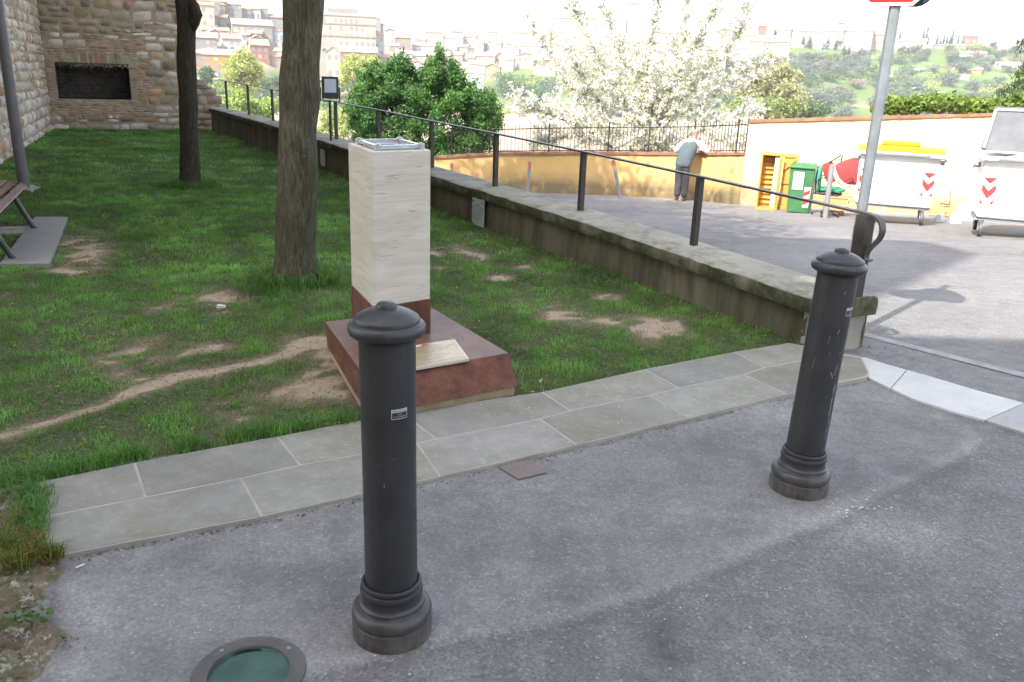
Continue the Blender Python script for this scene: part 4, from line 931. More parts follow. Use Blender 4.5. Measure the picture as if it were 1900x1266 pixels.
def near_tree(name, path, rads, crown_c, crown_r, bark, label, seed, leafcol, nleaf, shade_lobes=()):
    rt = empty(name, path[0], 0, label, 'tree'); rr = random.Random(seed)
    fine = []; fr_ = []
    for i in range(len(path) - 1):
        for k_ in range(12):
            t = k_ / 12; fine.append(Vector(path[i]).lerp(Vector(path[i + 1]), t)); fr_.append(rads[i] * (1 - t) + rads[i + 1] * t)
    fine.append(Vector(path[-1])); fr_.append(rads[-1])
    mb = MB(); mb.tube(fine, fr_, 40, jit=.16, seed=seed)
    top = fine[-1]; tips = []
    for j in range(9):
        a = j * 2.4 + seed; h0 = top.lerp(fine[int(len(fine) * .72)], rr.uniform(0, .8)); e = Vector(crown_c) + Vector((math.cos(a) * crown_r * .7, math.sin(a) * crown_r * .7, rr.uniform(-.3, .7) * crown_r * .7))
        m = h0.lerp(e, .5) + Vector((0, 0, -.3)); mb.tube([h0, h0.lerp(m, .5) + Vector((0, 0, .1)), m, e], [rads[-1] * .6, rads[-1] * .45, rads[-1] * .3, .03], 10, jit=.1)
        tips.append(e)
    for ex in shade_lobes:  # further limb and leaf mass out of view, added to shade the low wall
        e = Vector(ex[:3]); mb.tube([top, top.lerp(e, .5) + Vector((0, 0, .8)), e], [rads[-1] * .8, rads[-1] * .6, .04], 10, jit=.1)
    if seed == 2:
        k1 = atd(362, 28, math.hypot(path[2][0], path[2][1]) - .12); mb.tube([k1 + Vector((-.06, .05, -.20)), k1 + Vector((-.03, .02, -.1)), k1 + Vector((.015, 0, 0)), k1 + Vector((-.03, .02, .12)), k1 + Vector((-.07, .05, .2))], [.03, .075, .085, .07, .03], 14, jit=.35)
    B(mb, 'trunk', bark, rt, smooth=70)
    lobes = [(crown_c[0] + rr.gauss(0, .5) * crown_r, crown_c[1] + rr.gauss(0, .5) * crown_r, crown_c[2] + rr.gauss(0, .42) * crown_r, rr.uniform(.7, 1.5)) for _ in range(26)] + [(t_.x, t_.y, t_.z, 1.2) for t_ in tips] + [(ex[0] + rr.gauss(0, .5) * ex[3], ex[1] + rr.gauss(0, .42) * ex[3], ex[2] + rr.gauss(0, .3) * ex[3], rr.uniform(.7, 1.5)) for ex in shade_lobes for _ in range(24)]
    V, F, cl = leaf_cloud(nleaf, lobes, .10, leafcol, seed)
    o = npmesh('crown', V, F, MT['leaf'], cl); o.parent = rt; bpy.context.view_layer.update(); o.matrix_parent_inverse = rt.matrix_world.inverted()
    return rt
b1 = gp(545, 523); d1 = math.hypot(b1.x, b1.y)
def tpt(px, py, r): return atd(px, py, r)
near_tree('tree', [b1 - Vector((0, 0, .1)), tpt(548, 470, d1), tpt(551, 380, d1), tpt(556, 200, d1 + .02), tpt(562, 0, d1 + .05), tpt(568, -220, d1 + .1), tpt(566, -520, d1 + .2)],
          [.205, .158, .150, .143, .140, .135, .12], (-3.2, 6.7, 7.2), 2.9, MT['bark'], 'thick nearer tree trunk with mossy bark rising from the lawn left of the marble pillar', 1, ((.05, .12, .02), (.09, .17, .03)), 9000)
b2 = gp(353, 347); d2 = math.hypot(b2.x, b2.y)
near_tree('tree', [b2 - Vector((0, 0, .1)), tpt(352, 310, d2), tpt(351, 250, d2), tpt(347, 130, d2), tpt(345, 0, d2), tpt(342, -200, d2 + .2), tpt(338, -380, d2 + .3)],
          [.16, .128, .118, .12, .127, .12, .11], (-4.4, 11.8, 7.4), 3.4, MT['bark2'], 'slimmer darker tree trunk with a knot standing farther back on the lawn', 2, ((.05, .11, .02), (.08, .15, .03)), 17000, ((-6.6, 14.4, 11.0, 3.3),))

# ================================================================== railing on the terrace wall
rl = empty('railing', tw(0, .2, zt(0)), 0, 'dark iron handrail on square posts along the top of the mossy terrace wall', 'railing')
HZ = [(-.05, .872), (1.4, .924), (3.0, .969), (4.7, 1.012), (6.4, 1.045), (8.3, 1.092), (10.2, 1.122), (14.3, 1.21), (18.8, 1.29), (TLEN + .1, 1.305)]
hz = lambda s: float(np.interp(s, [a for a, _ in HZ], [b for _, b in HZ]))
for s in PS[1:]:
    mb = MB(); mb.beam(tw(s, .2, zt(s) - .03), tw(s, .2, hz(s) - .008), .048, .048, up=(TD.x, TD.y, 0)); B(mb, 'post', MT['rail'], rl, bevel=.002)
s0 = -.125
mb = MB(); mb.beam(tw(s0, .2, zt(0) - .03), tw(s0, .2, hz(s0) - .008), .085, .080, up=(TD.x, TD.y, 0)); B(mb, 'post', MT['rail'], rl, bevel=.002)
mb = MB(); L_ = [s for s in PS[1:]] + [TLEN + .1]; prev = s0 - .02
for s in L_:
    mb.beam(tw(prev, .2, hz(prev)), tw(s + .001, .2, hz(s)), .05, .014); prev = s
B(mb, 'handrail', MT['rail'], rl)
# scroll at the near end
mb = MB(); pts = []
ctr = [(0, .0), (.06, -.008), (.11, -.035), (.135, -.08), (.13, -.13), (.10, -.175), (.06, -.215), (.035, -.255), (.035, -.29), (.055, -.305), (.075, -.295)]
z0 = hz(s0)
ctrl = [tw(s0 - .02 - a * .82, .2, z0 + b * .95) for a, b in ctr]
fineP = []
for i in range(len(ctrl) - 1):
    a = ctrl[max(i - 1, 0)]; b = ctrl[i]; c_ = ctrl[i + 1]; d_ = ctrl[min(i + 2, len(ctrl) - 1)]
    for k_ in range(5):
        t = k_ / 5; fineP.append(.5 * ((2 * b) + (c_ - a) * t + (2 * a - 5 * b + 4 * c_ - d_) * t * t + (3 * b - a - 3 * c_ + d_) * t ** 3))
fineP.append(ctrl[-1])
vs = []; fs = []
Nv = Vector((TN.x, TN.y, 0))
for i, p in enumerate(fineP):
    d = (fineP[min(i + 1, len(fineP) - 1)] - fineP[max(i - 1, 0)]).normalized(); u = d.cross(Nv).normalized()
    vs += [p - Nv * .025 - u * .006, p + Nv * .025 - u * .006, p + Nv * .025 + u * .006, p - Nv * .025 + u * .006]
for i in range(len(fineP) - 1):
    for k_ in range(4): fs.append((i * 4 + k_, i * 4 + (k_ + 1) % 4, i * 4 + 4 + (k_ + 1) % 4, i * 4 + 4 + k_))
fs += [(0, 1, 2, 3), (len(vs) - 4, len(vs) - 3, len(vs) - 2, len(vs) - 1)]
mb.add(vs, fs); B(mb, 'scroll_end', MT['rail'], rl, smooth=40)

# floodlight on its own stake by the railing
fs_ = 9.95
fb = tw(fs_, .42, zt(fs_) - .05); f1 = atd(612, 186, math.hypot(fb.x, fb.y))
fb = Vector((f1.x, f1.y, .35))
fl = empty('floodlight', fb, 0, 'black floodlight with a pale lens on a thin stake behind the railing', 'floodlight')
mb = MB(); mb.tube([fb, Vector((f1.x, f1.y, f1.z))], .022, 10); B(mb, 'stake', MT['rail'], fl, smooth=40)
ax_ = Vector((.35, -.94, -.05)).normalized(); sx_ = Vector((.94, .35, 0)); up_ = sx_.cross(ax_).normalized()
fc = f1 + Vector((.0, 0, .20))
def fq(a, b, n): return fc + sx_ * a + up_ * b * (-1 if up_.z < 0 else 1) + ax_ * n
mb = MB(); mb.prism([fq(-.10, -.13, -.10), fq(.08, -.13, -.10), fq(.08, .10, -.10), fq(-.10, .10, -.10)], [fq(-.13, -.18, .05), fq(.14, -.18, .05), fq(.14, .17, .05), fq(-.13, .17, .05)]); B(mb, 'housing', MT['black'], fl, bevel=.01)
mb = MB(); mb.prism([fq(-.085, -.08, .048), fq(.10, -.08, .048), fq(.10, .13, .048), fq(-.085, .13, .048)], [fq(-.085, -.08, .056), fq(.10, -.08, .056), fq(.10, .13, .056), fq(-.085, .13, .056)]); B(mb, 'lens', simple('lamp_lens', (.55, .62, .72), (.42, .5, .6), 30, .1), fl)
mb = MB(); mb.beam(fq(-.16, -.22, 0), fq(.16, -.22, 0), .03, .012); mb.beam(fq(-.15, -.22, 0), fq(-.145, 0, 0), .02, .01); mb.beam(fq(.16, -.22, 0), fq(.155, 0, 0), .02, .01); B(mb, 'bracket', MT['rail'], fl)

# ================================================================== stop sign on its pole behind the last railing post
sp = tw(-.05, .42); gzs = gz(sp.x, sp.y)
ps_ = atd(1622, 250, 5.85); rr_ = math.hypot(ps_.x, ps_.y)
spb = Vector((ps_.x, ps_.y, gz(ps_.x, ps_.y)))
sg = empty('road_sign', spb, 0, 'grey pole with the bottom of a red octagonal sign showing at the top edge', 'road sign')
top = atd(1662, 5, 5.55)
lean = Vector((top.x - spb.x, top.y - spb.y, 0)) / (top.z - spb.z) * 0.0
mb = MB(); mb.tube([spb - Vector((0, 0, .1)), Vector((spb.x, spb.y, 3.1))], .034, 24); B(mb, 'pole', MT['galv'], sg, smooth=40)
vd = Vector((-spb.x, -spb.y, 0)).normalized(); sn = (vd * .96 + Vector((-vd.y, vd.x, 0)) * -.12).normalized(); sx2 = Vector((-sn.y, sn.x, 0)) 
if sx2.x < 0: sx2 = -sx2
zc_ = zat(1650, 12, spb.x, spb.y) + .30
ctr2 = Vector((spb.x, spb.y, zc_)) + sn * .045 - sx2 * .02
def octo(r, n): return [ctr2 + sx2 * (r * math.cos(R(22.5 + 45 * i))) + Vector((0, 0, r * math.sin(R(22.5 + 45 * i)))) + sn * n for i in range(8)]
ro = .30 / math.cos(R(22.5))
mb = MB(); mb.prism(octo(ro, 0), octo(ro, .003)); B(mb, 'sign_plate', MT['offwhite'], sg)
mb = MB(); mb.prism(octo(ro * .93, .0035), octo(ro * .93, .0055)); B(mb, 'sign_face', MT['red'], sg)
o = text_mesh('sign_text', 'STOP', .26, MT['offwhite'], None, Matrix.Translation(ctr2 + sn * .0075) @ Matrix([[sx2.x, 0, sn.x, 0], [sx2.y, 0, sn.y, 0], [0, 1, 0, 0], [0, 0, 0, 1]])); o.parent = sg; bpy.context.view_layer.update(); o.matrix_parent_inverse = sg.matrix_world.inverted()
c3 = Vector((spb.x, spb.y, zc_ + .0)) - sn * .05 + sx2 * .10; n3 = (sx2 * .80 - sn * .6).normalized(); s3 = Vector((-n3.y, n3.x, 0))
def disc(r, n): return [c3 + s3 * r * math.cos(a) + Vector((0, 0, r * math.sin(a))) + n3 * n for a in [2 * math.pi * i / 36 for i in range(36)]]
mb = MB(); mb.prism(disc(.30, 0), disc(.30, .02)); B(mb, 'round_plate', MT['darkgrey'], sg)

# ================================================================== street lamp pole, bench and slabs on the left
lb = gp(45, 350)
lp = empty('street_lamp', lb, 0, 'tall grey lamp pole standing beside the bench at the left edge', 'street lamp')
lt = atd(-8, 0, math.hypot(lb.x, lb.y))
mb = MB(); mb.tube([lb - Vector((0, 0, .1)), lb + Vector((0, 0, 1.2)), lb + Vector((0, 0, 4.2))], [.070, .066, .052], 24); B(mb, 'pole', MT['polegrey'], lp, smooth=40)
mb = MB(); mb.lathe([(.05, 4.2), (.12, 4.25), (.22, 4.5), (.26, 4.55), (.2, 4.7), (.02, 4.8)], 24, (lb.x, lb.y, 0)); B(mb, 'lantern', MT['darkgrey'], lp, smooth=40)
mb = MB(); f = [gp(28, 352), gp(58, 357), gp(76, 349), gp(48, 343)]; f = [Vector((p.x, p.y, 0)) for p in f]; mb.prism([p + Vector((0, 0, -.1)) for p in f], [p + Vector((0, 0, .02)) for p in f]); B(mb, 'footing', MT['concrete'], lp, bevel=.008)
slabp = [gp(-45, 555), gp(92, 495), gp(126, 407), gp(65, 407), gp(0, 495)]
sA, sB_, sC, sD = gp(0, 495), gp(92, 495), gp(126, 407), gp(65, 407)
d_ = (sA - sD); sA2 = sD + d_ * 1.0; sB2 = sC + (sB_ - sC) * 1.0
mb = MB(); mb.prism([p + Vector((0, 0, -.1)) for p in (sA2, sB2, sC, sD)], [p + Vector((0, 0, .028)) for p in (sA2, sB2, sC, sD)])
tag(mb.build('stepping_slab', simple('grey_slab', (.215, .205, .2), (.18, .175, .17), 3, .85, bump=.3, fine=.25), bevel=.006), 'long grey stone slab lying in the grass beside the bench', 'paving slab')
e1 = gp(42, 338, .45); dirb = (sA - sD).normalized(); nb = Vector((dirb.y, -dirb.x, 0))
if nb.x < 0: nb = -nb        # towards the slab
bn = empty('bench', Vector((e1.x, e1.y, 0)), 0, 'park bench of wooden slats on curved metal legs at the left edge', 'bench')
def bp(l, x, z): return Vector((e1.x, e1.y, 0)) + dirb * l + nb * x + Vector((0, 0, z))
LB = 1.9
for x, z, dx, dz in ((.0, .42, .055, -.035), (-.075, .455, .06, -.005), (-.155, .46, .06, .0), (-.235, .455, .06, .004), (-.315, .445, .06, .006)):
    mb = MB(); v1 = Vector(bp(0, dx, dz)) - bp(0, 0, 0); v1.normalize(); n1 = Vector((0, 0, 1)) - v1 * v1.z; n1.normalize()
    a = bp(0, x, z); b = bp(LB, x, z); q_ = [v1 * .033 * i + n1 * .012 * j for i, j in ((-1, -1), (1, -1), (1, 1), (-1, 1))]
    mb.prism([a + k_ for k_ in q_], [b + k_ for k_ in q_]); B(mb, 'seat_slat', MT['slatred'], bn, bevel=.004)
for x, z in ((-.40, .56), (-.43, .66), (-.46, .76)):
    mb = MB(); a = bp(0, x, z); b = bp(LB, x, z); v1 = (nb * -.28 + Vector((0, 0, .96))).normalized(); n1 = nb * .96 + Vector((0, 0, .28)); q_ = [v1 * .035 * i + n1 * .012 * j for i, j in ((-1, -1), (1, -1), (1, 1), (-1, 1))]
    mb.prism([a + k_ for k_ in q_], [b + k_ for k_ in q_]); B(mb, 'back_slat', MT['slatred'], bn, bevel=.004)
for l in (.22, LB - .22):
    mb = MB(); mb.tube([bp(l, .09, .01), bp(l, .06, .05), bp(l, -.0, .18), bp(l, -.06, .33), bp(l, -.14, .425), bp(l, -.30, .42), bp(l, -.38, .47), bp(l, -.44, .7), bp(l, -.47, .82)], [.026, .026, .024, .024, .024, .022, .022, .02, .018], 12); B(mb, 'leg', MT['rail'], bn, smooth=50)
    mb = MB(); mb.tube([bp(l, -.18, .42), bp(l, -.30, .25), bp(l, -.42, .05), bp(l, -.45, .01)], .022, 12); B(mb, 'leg', MT['rail'], bn, smooth=50)
mb = MB(); fp = [bp(.05, .22, 0), bp(.05, -.55, 0), bp(.42, -.55, 0), bp(.42, .20, 0)]; mb.prism([p + Vector((0, 0, -.08)) for p in fp], [p + Vector((0, 0, .022)) for p in fp]); B(mb, 'footing', MT['concrete'], bn, bevel=.01)

# ================================================================== hatch and in-ground lamp in the asphalt
h4 = [gr(925, 869), gr(985, 853), gr(1014, 879), gr(962, 892)]
mb = MB(); mb.prism([p + Vector((0, 0, -.02)) for p in (h4[0], h4[3], h4[2], h4[1])], [p + Vector((0, 0, .0075)) for p in (h4[0], h4[3], h4[2], h4[1])])
tag(mb.build('hatch_cover', simple('rusty_plate', (.115, .105, .102), (.15, .1, .08), 7, .6, bump=.4, fine=.4), bevel=.0015), 'small square rusty metal plate set in the asphalt beside the paving', 'hatch')
t = NT('lamp_glass'); tr_ = t.node('ShaderNodeBsdfTransparent'); tr_.inputs[0].default_value = (.80, .9, .88, 1); gs_ = t.node('ShaderNodeBsdfGlossy'); gs_.inputs['Roughness'].default_value = .06; lw_ = t.node('ShaderNodeFresnel'); lw_.inputs[0].default_value = 1.5; mx_ = t.node('ShaderNodeMixShader'); t.l.new(lw_.outputs[0], mx_.inputs[0]); t.l.new(tr_.outputs[0], mx_.inputs[1]); t.l.new(gs_.outputs[0], mx_.inputs[2]); t.l.new(mx_.outputs[0], t.out.inputs[0]); lampglass = t.m
gl = empty('ground_lamp', LC, 0, 'round steel and glass uplight set into the asphalt at the bottom edge', 'ground lamp')
mb = MB(); mb.lathe([(LR, -.05), (LR, .002), (LR - .002, .006), (.117, .008), (.111, .007), (.110, .001), (.110, -.10), (.13, -.11)], 72, LC)
B(mb, 'ring', simple('dull_steel', (.13, .125, .125), (.17, .155, .145), 5, .38, metal=.5, fine=.25), gl, smooth=35)
mb = MB(); mb.lathe([(.1095, -.012), (.1095, -.001), (.108, .001)], 64, LC); g_ = lampglass; B(mb, 'glass', g_, gl, smooth=35)
mb = MB(); mb.lathe([(.1098, -.012), (.1098, -.055), (.085, -.058), (.08, -.030), (.03, -.040), (.004, -.042)], 64, LC); B(mb, 'reflector', simple('lamp_bowl', (.46, .52, .50), (.30, .36, .35), 9, .35, fine=.2), gl, smooth=50)
for k_ in range(4):
    a = k_ * 1.57 + .9; c_ = LC + Vector((math.cos(a) * .133, math.sin(a) * .133, .006)); mb = MB(); mb.lathe([(.006, -.004), (.006, .002), (.003, .0026)], 12, c_); B(mb, 'screw', MT['galv'], gl)

# ================================================================== rocky kerb at the lower left with weeds
def rock(name, ctr_, rx_, ry_, h, seed, mat, label, n=64):
    vs = []; fs = []
    for i in range(n + 1):
        for j in range(n + 1):
            u, v = 2 * i / n - 1, 2 * j / n - 1; r = (abs(u) ** 3 + abs(v) ** 3) ** (1 / 3)
            x, y = ctr_[0] + rx_ * u, ctr_[1] + ry_ * v; e = max(0, 1 - r ** 3.5) ** .5 if r < 1 else 0
            p = Vector((x * 5, y * 5, seed)); rg_ = 1 - abs(mnoise.noise(p * 2.3 + Vector((3, 1, 0)))) * 2; cl_ = mnoise.cell(p * 2.6 + Vector((mnoise.noise(p * 2), mnoise.noise(p * 2 + Vector((5, 0, 0))), 0)) * .5); z = h * e * (.75 + .5 * mnoise.noise(p) + .35 * rg_ + .35 * cl_) + .022 * e * mnoise.noise(p * 8) + .012 * e * mnoise.noise(p * 20) - .02
            vs.append((x + .03 * mnoise.noise(p * 1.7 + Vector((9, 0, 0))), y + .03 * mnoise.noise(p * 1.7 + Vector((0, 9, 0))), ctr_[2] + z))
    for i in range(n):
        for j in range(n): a = i * (n + 1) + j; fs.append((a, a + n + 1, a + n + 2, a + 1))
    mb = MB(); mb.add(vs, fs); return tag(mb.build(name, mat, smooth=80), label, 'rock')
def m_rock():
    t = NT('lichen_rock'); co = t.coord()
    col = t.mix(t.ramp(t.noise(9, co, 6, .65), .35, .65), (.24, .2, .14), (.12, .10, .07))
    col = t.mix(t.ramp(t.noise(11, co, 6, .75), .50, .60, 0, .7), col, (.12, .12, .035))
    col = t.mix(t.ramp(t.noise(24, co, 7, .75), .56, .61, 0, .85), col, (.40, .41, .35))
    col = t.mix(t.ramp(t.noise(90, co, 4, .7), .5, .7, 0, .6), col, (.05, .04, .03))
    return t.fin(col, .95, 0, t.bump(t.noise(50, co, 8, .75), 1, .012), .15)
MR = m_rock()
r1 = gp(-20, 960); rock('rock', (r1.x - .03, r1.y + .02, 0), .24, .2, .06, 3, MR, 'rounded tan boulder in the grass at the left edge')
r2 = gp(5, 1095); rock('rock', (r2.x - .07, r2.y, 0), .25, .15, .035, 7, MR, 'low lichen covered rock below the weeds at the left edge')
r3 = gp(-5, 1215); rock('rock', (r3.x - .03, r3.y - .02, 0), .19, .22, .045, 12, MR, 'mossy rock by the asphalt in the lower left corner')
rr_p = random.Random(77)
def bits(name, pts, mat, label, cat, smin, smax, sd, thick=.002, kind='stuff'):
    rr = random.Random(sd); mb = MB()
    for px, py in pts:
        p = gr(px, py) if not (in_poly(*W2(px, py), lawn_poly)) else gp(px, py, .015)
        if in_poly(*W2(px, py), pavo): p = gp(px, py, .0145)
        p = p + Vector((0, 0, .0025)); n = rr.randint(3, 5); a0 = rr.uniform(0, 6.28); s = rr.uniform(smin, smax); q_ = []
        for i in range(n):
            a = a0 + 6.28 * i / n; r = s * rr.uniform(.5, 1.2); q_.append(Vector((p.x + r * math.cos(a) * 1.3, p.y + r * math.sin(a), p.z + rr.uniform(0, .002))))
        mb.prism(q_, [v + Vector((0, 0, thick)) for v in q_])
    return tag(mb.build(name, mat), label, cat, kind=kind)
mb = MB(); 
def tufts(name, spots, n, hh, cols, label, cat='weeds', wd=.0016, spread=.05, sd=1, kind='stuff'):
    g = np.random.default_rng(sd); P = []; 
    for (x, y, z, s) in spots:
        m = int(n * s); a = g.uniform(0, 6.28, m); r = g.random(m) ** .7 * spread * s; P.append(np.stack([x + np.cos(a) * r, y + np.sin(a) * r, np.full(m, z)], -1))
    P = np.concatenate(P); m = len(P); H = hh * g.uniform(.4, 1.2, m); a = g.uniform(0, 6.28, m); la = g.uniform(0, 6.28, m); ln_ = H * g.uniform(.2, 1.1, m); w_ = wd * g.uniform(.7, 1.4, m)
    sx, sy, lx, ly = np.cos(a) * w_, np.sin(a) * w_, np.cos(la) * ln_, np.sin(la) * ln_; V = np.empty((m, 5, 3)); X, Y, Z = P.T
    V[:, 0] = np.stack([X - sx, Y - sy, Z], -1); V[:, 1] = np.stack([X + sx, Y + sy, Z], -1)
    V[:, 2] = np.stack([X + sx + lx * .35, Y + sy + ly * .35, Z + H * .65], -1); V[:, 3] = np.stack([X - sx + lx * .35, Y - sy + ly * .35, Z + H * .65], -1); V[:, 4] = np.stack([X + lx, Y + ly, Z + H * .8], -1)
    Bi = np.arange(m)[:, None] * 5; F = np.concatenate([Bi + [0, 1, 2], Bi + [0, 2, 3], Bi + [3, 2, 4]], 1).reshape(-1, 3)
    k_ = g.random((m, 1)); col = np.array(cols[0]) * (1 - k_) + np.array(cols[1]) * k_
    y_ = g.random((m, 1)) < .25; col = np.where(y_, np.array(cols[2]), col)
    return tag(npmesh(name, V.reshape(-1, 3), F, MT['grass'], np.repeat(col, 3, 0)), label, cat, kind=kind)
sp_ = [tuple(gp(x, y)[:2]) + (.0, s) for x, y, s in [(40, 1040, 1), (75, 1042, 1), (15, 1030, 1), (95, 1050, .7), (60, 1020, 1), (30, 985, .7), (10, 1010, 1), (110, 1046, .4), (45, 1065, .7), (20, 1060, .8)]]
bits('pebbles', [(rr_p.uniform(-30, 62) , rr_p.uniform(1060, 1260)) for _ in range(240)], MR, 'small lichen spotted pebbles and grit between the rocks at the left edge', 'pebbles', .003, .012, 14, .006)
tufts('weeds', [(x, y, .02, s) for x, y, _, s in sp_], 130, .075, ((.08, .15, .025), (.16, .2, .04), (.3, .17, .04)), 'yellowing tufts of weeds between the rocks and the paving corner', sd=4)
sp2 = [tuple(gp(x, y)[:2]) + (.0, s) for x, y, s in [(30, 900, 1), (60, 925, 1), (55, 960, .7), (70, 950, .7), (66, 990, .6), (-10, 900, 1.2), (90, 885, .8), (150, 872, .7), (20, 930, .8), (250, 850, .7), (66, 975, .5), (350, 832, .7), (450, 812, .8), (560, 795, .8), (640, 785, .7), (200, 862, .7), (500, 805, .8)]]
tufts('grass_tuft', sp2, 200, .085, ((.06, .15, .028), (.12, .27, .045), (.16, .3, .07)), 'taller fresh green grass along the back edge of the paving', 'grass', sd=6, spread=.09)
tr_s = [(b1.x + math.cos(a) * .24, b1.y + math.sin(a) * .24, 0, .8) for a in np.linspace(0, 6.28, 12)] + [(b2.x + math.cos(a) * .25 + .05, b2.y + math.sin(a) * .25, 0, 1) for a in np.linspace(0, 6.28, 12)]
tufts('grass_tuft', tr_s, 160, .13, ((.06, .15, .028), (.13, .28, .05), (.16, .29, .07)), 'longer tufts of grass round the feet of the two trees', 'grass', sd=8, wd=.003, spread=.13)
# leafy weeds on rock
g = np.random.default_rng(3); c_ = gp(78, 1155)
V, F, cl = leaf_cloud(60, [(c_.x, c_.y, .02, .035), (c_.x - .05, c_.y - .02, .02, .025)], .009, ((.06, .14, .03), (.1, .2, .05)), 3, .8)
tag(npmesh('weed', V, F, MT['leaf'], cl), 'small broad leaved weed growing at the edge of the asphalt', 'weed')

# ================================================================== litter: broken glass, specks, fallen bits
rr = random.Random(5)
gls = simple('broken_glass', (.38, .45, .45), (.46, .52, .52), 60, .15, fine=.1)
bits('glass_shards', [(rr.gauss(1585, 34), rr.gauss(945, 7)) for _ in range(34)] + [(1622, 912), (1618, 905), (1628, 908), (1640, 935)], gls, 'scatter of broken glass on the asphalt beside the leaning bollard', 'broken glass', .0012, .0065, 1)
bits('litter', [(rr.uniform(100, 1850), rr.uniform(720, 1260)) for _ in range(70)], MT['offwhite'], 'tiny white specks of litter scattered over paving and asphalt', 'litter', .0008, .003, 2)
bits('fallen_petals', [(rr.gauss(1130, 190), rr.gauss(745, 45)) for _ in range(110)] + [(rr.uniform(820, 1400), rr.uniform(560, 700)) for _ in range(26)] + [(rr.uniform(60, 600), rr.uniform(440, 800)) for _ in range(34)], MT['offwhite'], 'small pale petals fallen on the paving and the lawn', 'petals', .0012, .004, 3, .0008)
bits('grit', [(rr.uniform(90, 1600), 0) for _ in range(0)] + [(x, np.interp(x, [80, 487, 817, 1070, 1279, 1459, 1608], [1047, 970, 895, 836, 785, 741, 707]) + abs(rr.gauss(0, 4))) for x in [rr.uniform(90, 1600) for _ in range(260)]] + [(rr.gauss(118, 16), rr.gauss(1195, 12)) for _ in range(16)] + [(rr.uniform(1600, 1700), rr.uniform(640, 668)) for _ in range(40)], simple('dark_grit', (.07, .06, .05), (.12, .1, .08), 60, .9), 'dark grit and soil gathered along the edge of the paving', 'grit', .001, .0045, 4, .003)
def on_lawn(n, sd, want):
    g_ = np.random.default_rng(sd); out_ = []
    X_ = g_.uniform(-5, 1.9, n * 8); Y_ = g_.uniform(2.4, 9, n * 8); k_ = in_poly(X_, Y_, lawn_poly) & ~in_poly(X_, Y_, mon_poly) & ~in_poly(X_, Y_, pavo) & ~in_poly(X_, Y_, slab_poly); gg = grassiness(X_, Y_); k_ &= (gg < .45) if want == 'bare' else (gg > .5)
    X_, Y_ = X_[k_][:n], Y_[k_][:n]; return X_, Y_
X_, Y_ = on_lawn(1500, 51, 'bare'); mb = MB(); rr = random.Random(52)
for x, y in zip(X_, Y_):
    s = rr.uniform(.003, .011); z = float(lawn_z(np.array([x]), np.array([y]))[0]); a0 = rr.uniform(0, 6); q_ = [Vector((x + s * math.cos(a0 + i * 1.57) * rr.uniform(.6, 1.2), y + s * math.sin(a0 + i * 1.57) * rr.uniform(.6, 1.2), z)) for i in range(4)]; mb.prism(q_, [Vector((x + (v.x - x) * .5, y + (v.y - y) * .5, z + s * rr.uniform(.4, .9))) for v in q_])
tag(mb.build('soil_clods', simple('clod', (.30, .235, .17), (.17, .125, .09), 30, .95)), 'crumbs of soil and small stones on the worn patches of the lawn', 'soil', kind='stuff')
X_, Y_ = on_lawn(420, 61, 'any'); mb = MB()
for x, y in zip(X_, Y_):
    s = rr.uniform(.006, .018); z = float(lawn_z(np.array([x]), np.array([y]))[0]) + rr.uniform(.006, .03); a0 = rr.uniform(0, 6); c_ = rr.choice([(.30, .19, .08), (.22, .13, .06), (.42, .34, .2), (.5, .42, .3)]); mb.col = c_
    u_ = Vector((math.cos(a0), math.sin(a0), rr.uniform(-.4, .4))); v_ = Vector((-math.sin(a0), math.cos(a0), rr.uniform(-.4, .4))); p = Vector((x, y, z)); mb.add([p - u_ * s, p - v_ * s * .45, p + u_ * s, p + v_ * s * .45], [(0, 1, 2, 3)])
tag(mb.build('fallen_leaves', MT['leaf']), 'small dry brown leaves lying scattered in the grass', 'leaves', kind='stuff')
g_ = np.random.default_rng(71); X_, Y_ = on_lawn(9000, 72, 'any'); cl_ = fbm(X_, Y_, 3.2, 55, 3); k_ = cl_ > .56; X_, Y_ = X_[k_], Y_[k_]; n_ = len(X_); P = np.stack([X_, Y_, lawn_z(X_, Y_) + g_.uniform(.006, .024, n_)], -1)
a_ = g_.uniform(0, 6.28, n_); t_ = np.stack([np.cos(a_), np.sin(a_), g_.normal(0, .25, n_)], -1); b_ = np.stack([-np.sin(a_), np.cos(a_), g_.normal(0, .25, n_)], -1); s_ = g_.uniform(.004, .009, (n_, 1))
V = np.stack([P - t_ * s_, P - b_ * s_, P + t_ * s_, P + b_ * s_], 1).reshape(-1, 3); kk = g_.random((n_, 1)); tag(npmesh('clover', V, np.arange(n_ * 4).reshape(n_, 4), MT['leaf'], np.array([.05, .13, .035]) * (1 - kk) + np.array([.12, .26, .06]) * kk), 'low clover and small weeds growing among the grass', 'clover', kind='stuff')
mb = MB()
for (px, py, l, a) in ((141, 1056, .028, .9),):
    p = gr(px, py) + Vector((0, 0, .005)); mb.tube([p, p + Vector((l * math.cos(a), l * math.sin(a), 0))], .0035, 8)
tag(mb.build('cigarette_end', MT['offwhite']), 'white cigarette end on the asphalt by the corner of the paving', 'cigarette end')
mb = MB(); p = gp(402, 572, .03); mb.prism([p, p + Vector((.05, .01, 0)), p + Vector((.05, .035, 0)), p + Vector((.0, .03, 0))], [p + Vector((0, 0, .02)), p + Vector((.05, .01, .015)), p + Vector((.05, .035, .015)), p + Vector((.0, .03, .02))])
tag(mb.build('crumpled_paper', MT['offwhite']), 'white scrap of paper on the bare patch left of the big tree', 'paper')
